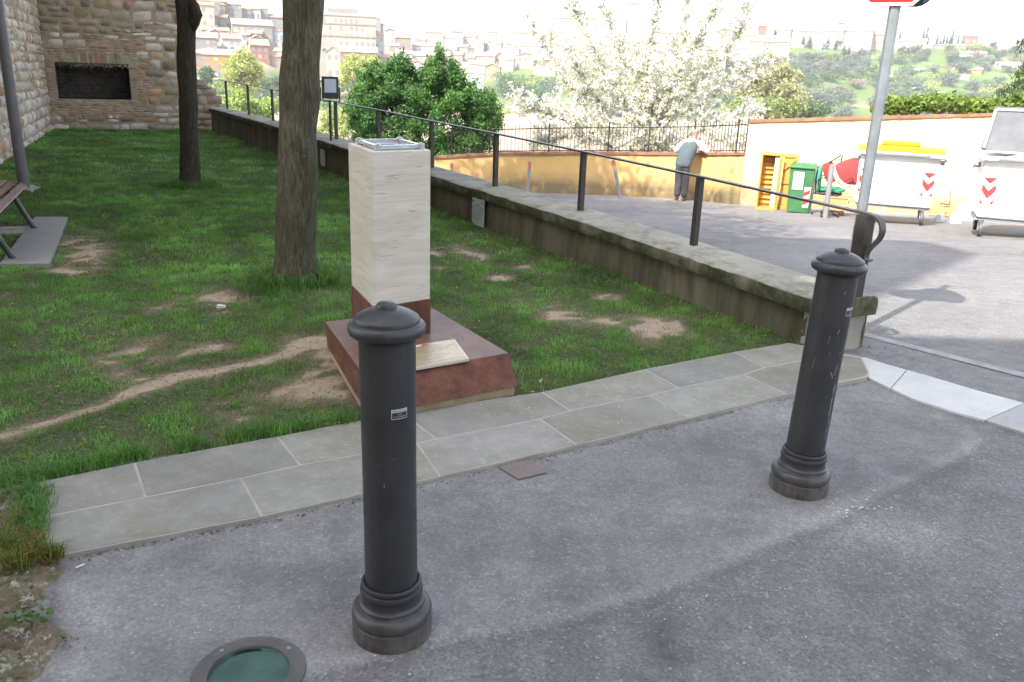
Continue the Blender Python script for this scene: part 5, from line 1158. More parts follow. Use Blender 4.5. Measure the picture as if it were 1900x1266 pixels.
# ================================================================== yellow boundary wall
YW_px = [(806, 352), (880, 354), (1000, 358), (1120, 362), (1200, 366), (1290, 372), (1372, 380), (1480, 385), (1600, 390), (1720, 396), (1870, 405), (2050, 418)]
YW = [gr(*p) for p in YW_px]
lowtop = lambda x: float(np.interp(x, [800, 833, 922, 1085, 1244, 1361, 1400], [290, 288, 283, 281, 283, 282.5, 282]))
hightop = lambda x: float(np.interp(x, [1360, 1372, 1640, 1870, 2050], [222.5, 222, 214, 207, 202]))
def wall_run(rt, i0, i1, topf, mat, th=.28):
    mb = MB(); vs = []; fs = []; low = []; tops = []
    pts = []
    for i in range(i0, i1):
        m = 10
        for k_ in range(m + (1 if i == i1 - 1 else 0)): pts.append((YW[i].lerp(YW[i + 1], k_ / m), YW_px[i][0] + (YW_px[i + 1][0] - YW_px[i][0]) * k_ / m))
    for j, (p, px) in enumerate(pts):
        a = pts[max(j - 1, 0)][0]; b = pts[min(j + 1, len(pts) - 1)][0]; d = Vector((b.x - a.x, b.y - a.y, 0)).normalized(); n = Vector((-d.y, d.x, 0))
        zt_ = zat(px, topf(px) + 5, p.x, p.y); tops.append((p, n, d, zt_)); zb = gz(p.x, p.y)
        for k_ in range(7):
            z = zb - .5 + .5 * k_ if k_ < 2 else zb + (zt_ - zb) * (k_ - 1) / 5
            e = .012 * mnoise.noise(Vector((p.x, p.y, z)) * 1.5); vs.append(p - n * e + Vector((0, 0, z - p.z))); low.append(max(0, 1 - (z - zb) / .55))
        for z in (zt_, zb - .6): vs.append(p + n * th + Vector((0, 0, z - p.z))); low.append(0)
    q = 9
    for j in range(len(pts) - 1):
        for k_ in range(q - 1): a = j * q + k_; fs.append((a, a + 1, a + q + 1, a + q))
    fs += [tuple(range(q))[::-1], tuple(range((len(pts) - 1) * q, len(pts) * q))]
    mb.add(vs, fs); o = B(mb, 'wall_body', mat, rt)
    at = o.data.attributes.new('low', 'FLOAT', 'POINT'); at.data.foreach_set('value', low)
    cb = MB(); rr = random.Random(i0)
    for (p0, n0_, d0, z0_), (p1, n1_, d1_, z1_) in zip(tops[:-1], tops[1:]):
        L = (p1 - p0).length; nb_ = max(1, round(L / .13))
        for k_ in range(nb_):
            t0 = k_ / nb_ + .012; t1 = (k_ + 1) / nb_ - .012; a = p0.lerp(p1, t0); b = p0.lerp(p1, t1); za = z0_ + (z1_ - z0_) * t0; zb_ = z0_ + (z1_ - z0_) * t1
            h_ = .062 + rr.uniform(-.004, .004); w0 = .04 + rr.uniform(-.006, .006); c_ = rr.uniform(.75, 1.15); cb.col = (c_, c_ * rr.uniform(.9, 1.1), c_)
            q4_ = [(a, -w0, za), (b, -w0, zb_), (b, th + .04, zb_), (a, th + .04, za)]
            cb.prism([Vector((p.x, p.y, z)) + n0_ * o_ for p, o_, z in q4_], [Vector((p.x, p.y, z + h_)) + n0_ * o_ for p, o_, z in q4_])
        cb.col = (1.1, 1.25, 1.4)
        q4_ = [(p0, -.03, z0_), (p1, -.03, z1_), (p1, th + .03, z1_), (p0, th + .03, z0_)]
        cb.prism([Vector((p.x, p.y, z + .002)) + n0_ * o_ for p, o_, z in q4_], [Vector((p.x, p.y, z + .05)) + n0_ * o_ for p, o_, z in q4_])
    B(cb, 'brick_coping', MT['brick'], rt); return tops
yl = empty('boundary_wall', YW[3], 0, 'low ochre rendered wall topped with brick, with an iron fence on it', 'wall')
tl = wall_run(yl, 0, COR, lowtop, MT['yellowwall'])
yh = empty('boundary_wall', YW[8], 0, 'high pale yellow wall with a brick coping behind the waste bins', 'wall')
th_ = wall_run(yh, COR, len(YW) - 1, hightop, MT['yellowpale'])
# iron fence on the low wall
fe = empty('iron_fence', tl[30][0], 0, 'thin dark iron fence of upright bars on the low ochre wall', 'fence')
def fpt(j, z): p, n, d, zt_ = tl[j]; return Vector((p.x, p.y, zt_ + .06 + z)) + n * .14
js = list(range(3, len(tl) - 1, 9)) + [len(tl) - 2]
for j in js:
    mb = MB(); mb.beam(fpt(j, -.01), fpt(j, .78), .035, .035); B(mb, 'fence_post', MT['rail'], fe)
for a, b in zip(js[:-1], js[1:]):
    mb = MB(); A_, B_ = fpt(a, 0), fpt(b, 0); L = (B_ - A_).length; n_ = max(2, round(L / .105))
    for z in (.04, .64): mb.beam(A_ + Vector((0, 0, z)), B_ + Vector((0, 0, z)), .02, .025)
    for k_ in range(1, n_): p = A_.lerp(B_, k_ / n_); mb.beam(p + Vector((0, 0, .02)), p + Vector((0, 0, .75)), .013, .013)
    B(mb, 'fence_panel', MT['rail'], fe)
# marker posts
MT['orange'] = simple('orange_band', (.75, .12, .03), (.7, .1, .02), 9, .5)
def marker(base, top, lab):
    b = gr(*base); dist = math.hypot(b.x, b.y); t_ = atd(*top, dist)
    rt = empty('marker_post', b, 0, lab, 'marker post'); d = (t_ - b)
    mb = MB(); mb.tube([b - d.normalized() * .05, b + d * .86], .042, 14); mb.tube([b + d * .955, t_], .042, 14); B(mb, 'post', MT['midgrey'], rt, smooth=40)
    mb = MB(); mb.tube([b + d * .86, b + d * .955], .044, 14); B(mb, 'orange_band', MT['orange'], rt, smooth=40)
marker((979, 361), (983, 300), 'upright grey marker post with an orange band in front of the low ochre wall')
marker((1152, 374), (1138, 297), 'leaning grey marker post with an orange band left of the man')
marker((838, 362), (838, 303), 'orange topped marker post at the left end of the ochre wall')
b = gr(1531, 405); t_ = atd(1544, 306, math.hypot(b.x, b.y)); mb = MB(); mb.tube([b - Vector((0, 0, .05)), t_], .05, 16)
tag(mb.build('marker_post', MT['midgrey'], smooth=40), 'plain leaning grey post in front of the discarded green chair', 'marker post')

# ================================================================== the man at the wall
def skin_obj(name, nodes, edges, mat, parent, lv=2, M=None):
    me = bpy.data.meshes.new(name); me.from_pydata([n[0] for n in nodes], edges, []); o = link(name, me)
    sk = o.modifiers.new('s', 'SKIN'); sk.use_smooth_shade = True; su = o.modifiers.new('u', 'SUBSURF'); su.levels = lv; su.render_levels = lv
    if not me.skin_vertices: me.attributes
    for v, n in zip(me.skin_vertices[0].data, nodes): v.radius = n[1] if hasattr(n[1], '__len__') else (n[1], n[1])
    me.skin_vertices[0].data[0].use_root = True
    bpy.context.view_layer.update(); m2 = bpy.data.meshes.new_from_object(o.evaluated_get(bpy.context.evaluated_depsgraph_get())); bpy.data.objects.remove(o)
    m2.name = name; m2.materials.clear(); m2.materials.append(mat); m2.polygons.foreach_set('use_smooth', [True] * len(m2.polygons)); r = link(name, m2, parent); return r
mp = gr(1261, 373); wd_ = (YW[5] - YW[4]); wang = math.atan2(wd_.y, wd_.x)
man = empty('person', mp, wang + .33, 'man in a white shirt and grey quilted vest leaning on the low ochre wall', 'person')
body = [((0.000, .0, .93), (.13, .10)), ((0.050, .08, 1.10), (.14, .10)), ((0.070, .18, 1.30), (.17, .11)), ((0.120, .25, 1.44), (.11, .08)), ((0.140, .29, 1.52), (.052, .052)), ((0.155, .33, 1.60), (.072, .08)), ((0.160, .345, 1.68), (.074, .088)), ((0.160, .345, 1.745), (.05, .06)),
        ((-0.090, .0, .84), (.085, .09)), ((-0.085, .03, .48), (.058, .06)), ((-0.070, .0, .10), (.042, .045)), ((-0.100, .10, .045), (.04, .03)),
        ((0.090, .0, .84), (.085, .09)), ((0.100, .03, .48), (.058, .06)), ((0.100, .0, .10), (.042, .045)), ((0.100, .11, .045), (.04, .03)),
        ((-0.090, .24, 1.42), (.055, .055)), ((-0.210, .27, 1.29), (.045, .045)), ((-0.300, .31, 1.20), (.04, .04)), ((-0.170, .43, 1.21), (.034, .034)), ((-0.050, .50, 1.21), (.026, .02)),
        ((0.310, .24, 1.40), (.055, .055)), ((0.440, .27, 1.28), (.045, .045)), ((0.510, .33, 1.22), (.04, .04)), ((0.370, .44, 1.21), (.034, .034)), ((0.250, .51, 1.21), (.026, .02))]
be = [(0, 1), (1, 2), (2, 3), (3, 4), (4, 5), (5, 6), (6, 7), (0, 8), (8, 9), (9, 10), (10, 11), (0, 12), (12, 13), (13, 14), (14, 15), (3, 16), (16, 17), (17, 18), (18, 19), (19, 20), (3, 21), (21, 22), (22, 23), (23, 24), (24, 25)]
for si, (hx, hy, s_) in enumerate(((-.05, .50, 1), (.25, .51, -1))):       # fingers
    w_i = 20 if si == 0 else 25
    for k_, (dx, dy, l) in enumerate(((0.700, -.25, .055), (.95, 0, .075), (1, .25, .08), (.9, .5, .072), (.75, .75, .058))):
        base_i = len(body); ddx = dx * s_; kx = hx + s_ * .03 + 0; 
        body.append(((kx, hy - .02 + k_ * .017, 1.212), (.010, .010))); body.append(((kx + ddx * l * .55, hy - .02 + k_ * .02 + dy * l * .3, 1.205), (.009, .009))); body.append(((kx + ddx * l, hy - .02 + k_ * .022 + dy * l * .5, 1.192), (.0075, .0075)))
        be += [(w_i, base_i), (base_i, base_i + 1), (base_i + 1, base_i + 2)]
skin_obj('body', body, be, MT['skin'], man)
skin_obj('trousers', [((0.000, .0, .95), (.165, .135)), ((0.020, .03, 1.03), (.16, .125)), ((-0.085, -.0, .82), (.115, .115)), ((-0.080, .03, .50), (.100, .098)), ((-0.076, .0, .24), (.092, .092)), ((-0.078, .005, .07), (.086, .09)), ((0.085, .0, .82), (.110, .112)), ((0.090, .03, .50), (.092, .096)), ((0.096, .0, .24), (.086, .09)), ((0.096, .005, .07), (.082, .088))],
         [(0, 1), (0, 2), (2, 3), (3, 4), (4, 5), (0, 6), (6, 7), (7, 8), (8, 9)], MT['trousers'], man)
skin_obj('shirt', [((0.050, .16, 1.25), (.15, .11)), ((0.110, .24, 1.42), (.13, .09)), ((0.140, .285, 1.50), (.064, .064)), ((-0.100, .24, 1.41), (.075, .08)), ((-0.220, .26, 1.27), (.078, .082)), ((-0.305, .30, 1.18), (.066, .066)), ((-0.210, .40, 1.205), (.05, .05)), ((0.320, .24, 1.40), (.075, .08)), ((0.450, .26, 1.27), (.076, .08)), ((0.520, .33, 1.21), (.064, .064)), ((0.410, .41, 1.205), (.05, .05))],
         [(0, 1), (1, 2), (1, 3), (3, 4), (4, 5), (5, 6), (1, 7), (7, 8), (8, 9), (9, 10)], MT['shirt'], man)
skin_obj('vest', [((-.005, -.015, .80), (.205, .155)), ((0.000, .0, .90), (.225, .165)), ((0.010, .04, 1.02), (.228, .175)), ((0.030, .11, 1.18), (.245, .17)), ((0.080, .19, 1.33), (.25, .155)), ((0.105, .235, 1.43), (.215, .115)), ((0.135, .275, 1.49), (.075, .07))], [(i, i + 1) for i in range(6)], MT['vest'], man)
skin_obj('hair', [((0.157, .315, 1.655), (.077, .070)), ((0.157, .325, 1.70), (.070, .068))], [(0, 1)], MT['hair'], man)
for s_ in (-1, 1):
    skin_obj('shoe', [((s_ * .09 + .01, -.05, .05), (.045, .04)), ((s_ * .095, .04, .045), (.048, .038)), ((s_ * .10, .15, .035), (.045, .03))], [(0, 1), (1, 2)], MT['shoe'], man)
    m_ = MB(); m_.lathe([(.002, -.02), (.016, -.012), (.019, .0), (.016, .016), (.002, .022)], 10, (0, 0, 0)); e_ = m_.build('ear', MT['skin'], man, smooth=80); e_.location = (.157 + s_ * .078, .335, 1.655); e_.scale = (.45, .8, 1.3)

# ================================================================== waste bins
E1 = Vector((YW[9].x - YW[7].x, YW[9].y - YW[7].y, 0)).normalized()
def frame_empty(name, org, ang, lab, cat, grp=None): return empty(name, org, ang, lab, cat, grp)
def container(px, side, ang, lab, lid_open, grp='large white waste containers by the high yellow wall'):
    g_ = gr(*px); W_, D_, = 1.36, 1.0
    ca = math.cos(ang); sa = math.sin(ang)
    org = Vector((g_.x, g_.y, g_.z)) if side == 'L' else Vector((g_.x - ca * W_, g_.y - sa * W_, g_.z))
    rt = frame_empty('waste_container', org, ang, lab, 'waste bin', grp)
    mb = MB(); z0, z1 = .30, 1.19
    def lvl_(i, z): return [(i, i * .9, z), (W_ - i, i * .9, z), (W_ - i, D_ - i, z), (i, D_ - i, z)]
    mb.prism(lvl_(.085, z0), lvl_(.05, .34)); mb.prism(lvl_(.05, .341), lvl_(.02, z1)); mb.build('body', MT['white'], rt, bevel=.02, bseg=3)
    mb = MB(); mb.box(-.035, W_ + .035, -.085, .03, 1.192, 1.25); mb.box(-.035, W_ + .035, D_ - .03, D_ + .035, 1.192, 1.25); mb.box(-.035, .03, .031, D_ - .031, 1.192, 1.25); mb.box(W_ - .03, W_ + .035, .031, D_ - .031, 1.192, 1.25); mb.build('rim', MT['white'], rt, bevel=.006)
    mb = MB(); mb.box(.10, W_ - .10, .10, D_ - .10, .26, .298); mb.box(.05, .099, .1, D_ - .1, .255, .30); mb.box(W_ - .099, W_ - .05, .1, D_ - .1, .255, .30); mb.build('chassis', MT['midgrey'], rt, bevel=.005)
    for x in (.16, W_ - .16):
        for y in (.13, D_ - .14):
            mb = MB(); mb.tube([(x - .025, y, .118), (x + .025, y, .118)], .118, 28); wl_ = mb.build('wheel', MT['darkgrey'] if y < .5 else MT['black'], rt, bevel=.008, smooth=30)
            mb = MB(); mb.tube([(x - .029, y, .118), (x + .029, y, .118)], .05, 16); mb.build('hub', MT['galv'], wl_, smooth=30)
            mb = MB(); mb.beam((x - .036, y + .0, .10), (x - .036, y + .045, .27), .045, .006, (1, 0, 0)); mb.beam((x + .036, y + .0, .10), (x + .036, y + .045, .27), .045, .006, (1, 0, 0)); mb.box(x - .045, x + .045, y - .02, y + .08, .245, .254); mb.build('wheel_fork', MT['galv'], wl_)
    for i_ in range(1, 5):
        x = W_ * i_ / 5; mb = MB(); mb.prism([(x - .012, .083, .35), (x + .012, .083, .35), (x + .012, .06, .35), (x - .012, .06, .35)][::-1], [(x - .012, .06, 1.0), (x + .012, .06, 1.0), (x + .012, .012, 1.0), (x - .012, .012, 1.0)][::-1]); mb.build('rib', MT['white'], rt)
    mb = MB(); mb.box(.2, W_ - .2, -.10, -.086, 1.205, 1.235); mb.build('handle_bar', MT['midgrey'], rt)
    for x, s_ in ((W_ - .0, 1), (0, -1)):
        mb = MB(); mb.tube([(x + s_ * -.02, .5, 1.08), (x + s_ * .06, .5, 1.08)], .042, 16); mb.tube([(x + s_ * .06, .5, 1.08), (x + s_ * .075, .5, 1.08)], .06, 16); mb.build('lifting_pin', MT['midgrey'], rt, smooth=30)
    def chev(cx, w, mirror, face):
        m_ = MB()
        def pt(a, z): return (cx + a, .0175 - (1.19 - z) * -.03 * 1.0 - .012, z) if face == 'F' else ((W_ - .0085 - (1.19 - z) * .03 + .005) if cx > 0 else (.004 + (1.19 - z) * .03), .10 + (a + w / 2), z)
        h_ = .12
        for (a, b_) in (((-w / 2, .93, w / 2, .93, 0, .84), 3),): m_.add([pt(-w / 2, .93), pt(w / 2, .93), pt(0, .84)], [(0, 1, 2)])
        z = .84
        m_.add([pt(-w / 2, z - .04 + .03), pt(0, z - .13 + .02), pt(w / 2, z - .01), pt(w / 2, z - .11), pt(0, z - .23), pt(-w / 2, z - .11)], [(0, 1, 4, 5), (1, 2, 3, 4)])
        m_.add([pt(-w / 2, .60), pt(-w * .22, .53), pt(-w / 2, .53)], [(0, 1, 2)]); m_.add([pt(w / 2, .60), pt(w / 2, .53), pt(w * .22, .53)], [(0, 1, 2)])
        m_.build('chevron_sticker', MT['redplastic'], rt)
    chev(W_ - .16, .19, False, 'F'); chev(.16, .19, True, 'F')
    if side == 'R': chev(1, .19, False, 'S')
    return rt
ang1 = math.atan2(E1.y, E1.x) 
c1 = container((1726, 421), 'R', ang1 + .03, 'white wheeled waste container with a yellow lid and red chevrons beside the sign pole', False)
W_, D_ = 1.36, 1.0
mb = MB(); prof = []
for i in range(13):
    a = i / 12; y = -.03 + a * 1.04; z = 1.252 + .075 * math.sin(a * math.pi) ** .6
    prof.append((y, z))
vs = [(x, y, z + (.03 * math.sin(xi / 6 * math.pi) if 0 < j < 12 else 0)) for xi, x in enumerate(np.linspace(-.03, W_ + .03, 7)) for j, (y, z) in enumerate(prof)]
fs = [(i * 13 + j, i * 13 + j + 1, (i + 1) * 13 + j + 1, (i + 1) * 13 + j) for i in range(6) for j in range(12)] + [tuple(range(13))[::-1], tuple(range(78, 91))] + [tuple([i * 13 for i in range(7)] + [i * 13 + 12 for i in range(6, -1, -1)])]
mb.add(vs, fs); ld = mb.build('lid', MT['yellow'], c1, smooth=40)
mb = MB(); mb.box(.36, .98, .30, .75, 1.35, 1.42); mb.build('lid_hatch', MT['yellow'], ld, bevel=.012)
mb = MB(); mb.tube([(W_ - .3, -.05, 1.20), (W_ + .06, -.04, 1.19), (W_ + .07, .2, 1.13)], .022, 8); mb.build('pedal_bar', MT['white'], c1, smooth=40)
c2 = container((1795, 439), 'L', ang1 + .02, 'white wheeled waste container with its dark grey lid thrown open at the right edge', True)
mb = MB()
lidp = [(-.02, .52, 1.30), (1.38, .52, 1.30), (1.30, .92, 1.95), (.10, .92, 1.95)]
mb.prism([Vector(p) + Vector((0, -.03, .0)) for p in lidp], [Vector(p) + Vector((0, .03, .03)) for p in lidp])
ld2 = mb.build('lid', MT['darkgrey'], c2, bevel=.02, bseg=3)
for a_ in (0, 1):
    mb = MB(); 
    if a_ == 0: mb.beam((.02, .48, 1.34), (.12, .87, 1.93), .05, .03, (0, -1, .5))
    else: mb.beam((.12, .865, 1.925), (1.28, .865, 1.925), .05, .03, (0, -1, .5))
    mb.build('lid_edge', MT['midgrey'], ld2, bevel=.006)
mb = MB(); vs = []; fs = []
for i in range(9):
    for j in range(9):
        x = .25 + .13 * i; y = .05 + .09 * j; e = min(i, 8 - i, j, 8 - j); vs.append((x, y, 1.17 + (.16 * min(1, e / 3)) + .05 * mnoise.noise(Vector((x * 4, y * 4, 2)))))
for i in range(8):
    for j in range(8): a = i * 9 + j; fs.append((a, a + 9, a + 10, a + 1))
mb.add(vs, fs); tag(mb.build('rubbish_bag', MT['midgrey'], None, smooth=80), 'grey rubbish bag heaped in the open waste container', 'rubbish bag').matrix_world = Matrix.Translation(c2.location) @ Matrix.Rotation(ang1 + .02, 4, 'Z')
mb = MB()
for (r_, t0, t1) in ((.085, -.6, 2.2), (.085, 2.6, 3.4), (.055, .3, 1.9), (.05, 2.5, 4.4)):
    n = 14; vs = []
    for i in range(n + 1):
        a = t0 + (t1 - t0) * i / n; vs += [(.33 + (r_ - .008) * math.cos(a), .0135, .86 + (r_ - .008) * math.sin(a)), (.33 + (r_ + .008) * math.cos(a), .0135, .86 + (r_ + .008) * math.sin(a))]
    mb.add(vs, [(2 * i, 2 * i + 1, 2 * i + 3, 2 * i + 2) for i in range(n)])
mb.build('round_emblem', simple('faded_violet_print', (.42, .38, .58), (.5, .45, .62), 20, .6), c2)

gb = gr(1455, 394.5); gb2 = gr(1493, 398); aG = ang1 - .02
gw = empty('wheelie_bin', gb, aG, 'green wheelie bin with a white label between the wooden cabinet and the chairs', 'waste bin')
mb = MB(); w0, d0 = .50, .52
mb.prism([(.03, .03, .02), (w0 - .03, .03, .02), (w0 - .03, d0 - .05, .02), (.03, d0 - .05, .02)], [(0, 0, .93), (w0, 0, .93), (w0, d0, .93), (0, d0, .93)]); mb.build('body', MT['green'], gw, bevel=.015, bseg=3)
mb = MB(); mb.prism([(-.03, -.03, .932), (w0 + .03, -.03, .932), (w0 + .03, d0 + .06, .932), (-.03, d0 + .06, .932)], [(-.03, -.03, .97), (w0 + .03, -.03, .97), (w0 + .03, d0 + .06, .97), (-.03, d0 + .06, .97)]); mb.prism([(-.01, -.01, .9705), (w0 + .01, -.01, .9705), (w0 + .01, d0 + .04, .9705), (-.01, d0 + .04, .9705)], [(.06, .08, 1.02), (w0 - .06, .08, 1.02), (w0 - .06, d0 - .02, 1.02), (.06, d0 - .02, 1.02)]); mb.build('lid', MT['green'], gw, bevel=.008)
mb = MB(); mb.prism([(.09, .003, .50), (.30, .003, .50), (.30, .012, .50), (.09, .012, .50)], [(.09, -.004, .86), (.30, -.004, .86), (.30, .006, .86), (.09, .006, .86)]); mb.build('label_plate', MT['white'], gw)
mb = MB()
for i in range(3):
    z = .15 + i * .17; yy = lambda z: .03 * (1 - (z - .02) / .91) - .004
    mb.mi = i % 2
mb = MB(); mb.add([(.34, yy(.14), .14), (.455, yy(.14), .14), (.47, yy(.56), .56), (.34, yy(.56), .56)], [(0, 1, 2, 3)]); sti = mb.build('reflective_strip', MT['white'], gw)
mb = MB()
for z in (.18, .36): mb.add([(.34, yy(z) - .002, z), (.458, yy(z + .06) - .002, z + .07), (.462, yy(z + .15) - .002, z + .16), (.34, yy(z + .09) - .002, z + .09)], [(0, 1, 2, 3)])
mb.build('strip_bar', MT['redplastic'], sti)
for x in (.06, w0 - .10):
    mb = MB(); mb.tube([(x, d0 - .03, .10), (x + .045, d0 - .03, .10)], .10, 20); mb.build('wheel', MT['black'], gw, smooth=30)
# orange wooden cabinet with slatted back and open door
cb_ = gr(1401, 388.5); cab = empty('cabinet', cb_, ang1 + .02, 'orange wooden cabinet with slats and an open door against the high wall', 'cabinet')
cw, cd, ch = .42, .30, 1.22
for nm_, bx in (('side_panel', (0, .035, 0, cd, 0, ch)), ('side_panel', (cw - .035, cw, 0, cd, 0, ch)), ('top_panel', (.036, cw - .036, 0, cd, ch - .04, ch)), ('bottom_panel', (.036, cw - .036, 0, cd, .0, .06)), ('back_panel', (.036, cw - .036, cd - .02, cd, .061, ch - .041))):
    mb = MB(); mb.box(*bx); mb.build(nm_, MT['wood'], cab, bevel=.003)
for i in range(10):
    z = .12 + i * .108; mb = MB(); mb.prism([(.04, .235, z), (cw - .14, .235, z), (cw - .14, cd - .022, z + .03), (.04, cd - .022, z + .03)], [(.04, .235, z + .015), (cw - .14, .235, z + .015), (cw - .14, cd - .022, z + .05), (.04, cd - .022, z + .05)]); mb.build('slat', MT['wood'], cab)
mb = MB(); mb.box(cw - .13, cw - .04, .05, cd - .03, .065, ch - .05); mb.build('inner_post', MT['offwhite'], cab)
mb = MB(); mb.box(cw + .005, cw + .035, -.0, .05, 0.02, ch); mb.box(cw + .005, cw + .33, .20, .225, ch - .07, ch); mb.box(cw + .005, cw + .33, .20, .225, .02, .09); mb.box(cw + .29, cw + .33, .195, .23, .091, ch - .071); mb.box(cw + .036, cw + .289, .226, .236, .03, ch - .02); mb.beam((cw + .05, .19, ch - .33), (cw + .30, .19, ch - .08), .02, .05); mb.box(cw + .036, cw + .289, .20, .225, .58, .63); mb.build('door', MT['wood'], cab, bevel=.002)

# ================================================================== discarded chairs
def lp_(px, py, d_=0.0):                           # a point of the pile, measured at the pile's distance
    g_ = gr(1531, 402); return atd(px, py, math.hypot(g_.x, g_.y) + d_)
gch = gr(1535, 400)
Uc = E1; Vc = Vector((-E1.y, E1.x, 0))
ch1 = empty('office_chair', gch, 0, 'discarded office chair with green seat and back standing beside the green bin', 'chair')
def pad(name, mid, ax1, ax2, l1, l2, th, mat, par, rnd=.03):
    a1 = Vector(ax1).normalized(); a2 = Vector(ax2); a2 = (a2 - a1 * a2.dot(a1)).normalized(); n_ = a1.cross(a2); mid = Vector(mid); n = 20; ring = []
    for i in range(n):
        t = 2 * math.pi * i / n; c_, s_ = math.cos(t), math.sin(t); ring.append((math.copysign(abs(c_) ** .33, c_) * l1 / 2, math.copysign(abs(s_) ** .33, s_) * l2 / 2))
    mb = MB(); lv = [(-.5, .9), (-.35, 1), (.35, 1), (.5, .9)]
    vs = [mid + a1 * x * k_ + a2 * y * k_ + n_ * th * h_ + n_ * (.05 * (2 * x / l1) ** 2 * .6) for h_, k_ in lv for x, y in ring]
    fs = [(i + j * n, (i + 1) % n + j * n, (i + 1) % n + (j + 1) * n, i + (j + 1) * n) for j in range(3) for i in range(n)] + [tuple(range(n))[::-1], tuple(range(3 * n, 4 * n))]
    mb.add(vs, fs); return B(mb, name, mat, par, smooth=40)
toC = Vector((-gch.x, -gch.y, 0)).normalized(); rt_ = Vector((-toC.y, toC.x, 0)); 
if rt_.x < 0: rt_ = -rt_
fwd = rt_ * .93 + toC * .25
pad('backrest', lp_(1519, 331), Vector((0, 0, 1)) - fwd * .08, toC, .50, .44, .07, MT['teal'], ch1)
pad('back_shell', lp_(1512, 334), Vector((0, 0, 1)) - fwd * .08, toC, .50, .42, .03, MT['darkgrey'], ch1)
pad('seat', lp_(1540, 350), fwd, Vector((-.2, -1, 0)), .52, .48, .055, MT['teal'], ch1)
pad('seat_pan', lp_(1536, 357), fwd, Vector((-.2, -1, 0)), .50, .44, .045, MT['darkgrey'], ch1)
for dd in (-.22, .24):
    mb = MB(); o_ = toC * dd; mb.tube([lp_(1521, 353) + o_, lp_(1519, 332) + o_, lp_(1522, 329) + o_, lp_(1531, 328) + o_, lp_(1536, 333) + o_], .013, 8); B(mb, 'armrest', MT['black'], ch1, smooth=50)
mb = MB(); mb.tube([lp_(1536, 360), lp_(1534, 388)], .025, 10); B(mb, 'column', MT['darkgrey'], ch1, smooth=40)
for k_ in range(5):
    a = k_ * 1.2566 + .3; c_ = lp_(1534, 390); e_ = Vector((c_.x + .27 * math.cos(a), c_.y + .27 * math.sin(a), c_.z - .04)); mb = MB(); mb.tube([c_, e_], [.022, .016], 8); lg = B(mb, 'leg', MT['darkgrey'], ch1, smooth=40)
    mb = MB(); mb.tube([e_ + Vector((-.015, 0, -.05)), e_ + Vector((.015, 0, -.05))], .025, 12); B(mb, 'castor', MT['black'], lg, smooth=40)
# red chair tipped on its side behind
ch2 = empty('red_chair', gch + Vector((.4, .4, 0)), 0, 'discarded red plastic chair with a large round cornered back tipped among the junk', 'chair', None)
pad('backrest', lp_(1577, 319, .25), rt_ * .9 + Vector((0, 0, .42)), Vector((0, 0, 1)) - rt_ * .45, .48, .50, .03, MT['redplastic'], ch2)
pad('seat', lp_(1540, 320, .35), rt_ * .45 + Vector((0, 0, -.9)), rt_ + Vector((0, 0, .3)), .42, .24, .03, MT['redplastic'], ch2)
mb = MB(); mb.tube([lp_(1547, 311, .1), lp_(1549, 322, .1), lp_(1554, 335, .1), lp_(1566, 343, .1), lp_(1590, 349, .1)], [.03, .045, .05, .03, .014], 10); B(mb, 'shell_edge', MT['offwhite'], ch2, smooth=60)
mb = MB(); mb.tube([lp_(1538, 302, .3), lp_(1561, 288.5, .3), lp_(1563, 290, .3), lp_(1560, 302, .3)], .014, 8); mb.tube([lp_(1566, 338, .15), lp_(1580, 330, .15), lp_(1583, 331, .15), lp_(1582, 341, .15)], .014, 8); B(mb, 'frame_tube', MT['rail'], ch2, smooth=50)
mb = MB(); mb.prism([lp_(1580, 342, .1), lp_(1600, 338, .1), lp_(1602, 345, .1), lp_(1583, 347, .1)], [p + Vector((.05, .15, 0)) for p in (lp_(1580, 342, .1), lp_(1600, 338, .1), lp_(1602, 345, .1), lp_(1583, 347, .1))]); B(mb, 'seat_bracket', MT['black'], ch2)
# folding metal stand
st_ = empty('folding_stand', gch + Vector((.5, 0, 0)), 0, 'bent pale metal folding frame lying between the chairs and the sign pole', 'metal frame')
for a, b_ in (((1571, 350), (1589, 374)), ((1590, 347), (1572, 376)), ((1568, 362), (1592, 366)), ((1545, 386), (1592, 378)), ((1552, 347), (1592, 344)), ((1580, 358), (1586, 352))):
    mb = MB(); mb.tube([lp_(*a, -.05), lp_(*b_, -.02)], .012, 8); B(mb, 'tube', simple('pale_tube', (.5, .44, .36), (.42, .36, .3), 9, .5) if 'pt' not in MT else MT['pt'], st_, smooth=40)
# wooden crate under the chair and small junk
mb = MB(); cr_ = gr(1545, 392); cM = Matrix.Translation(cr_ + Vector((.15, .25, .0))) @ Matrix.Rotation(ang1, 4, 'Z'); mb.T = cM
mb.box(-.25, .25, -.15, -.13, 0, .36); mb.box(-.25, .25, .15, .17, 0, .36); mb.box(-.25, -.23, -.129, .149, 0, .36); mb.box(.23, .25, -.129, .149, 0, .36); mb.box(-.229, .229, -.129, .149, 0, .03); mb.box(-.255, .255, -.165, -.151, .1, .14); mb.box(-.255, .255, -.165, -.151, .27, .31)
tag(mb.build('wooden_crate', MT['woodtan']), 'open tan wooden crate on the ground under the discarded chairs', 'crate')
mb = MB(); q_ = gr(1541, 398); mb.T = Matrix.Translation(q_) @ Matrix.Rotation(.5, 4, 'Z'); mb.prism([(-.12, -.06, 0), (.1, -.08, 0), (.13, .05, 0), (-.1, .07, 0)], [(-.1, -.04, .07), (.08, -.05, .10), (.1, .04, .08), (-.08, .05, .05)])
tag(mb.build('blue_bag', simple('blue_bag', (.3, .36, .5), (.25, .3, .42), 9, .6), bevel=.01), 'small crumpled blue bag at the foot of the plain grey post', 'bag')
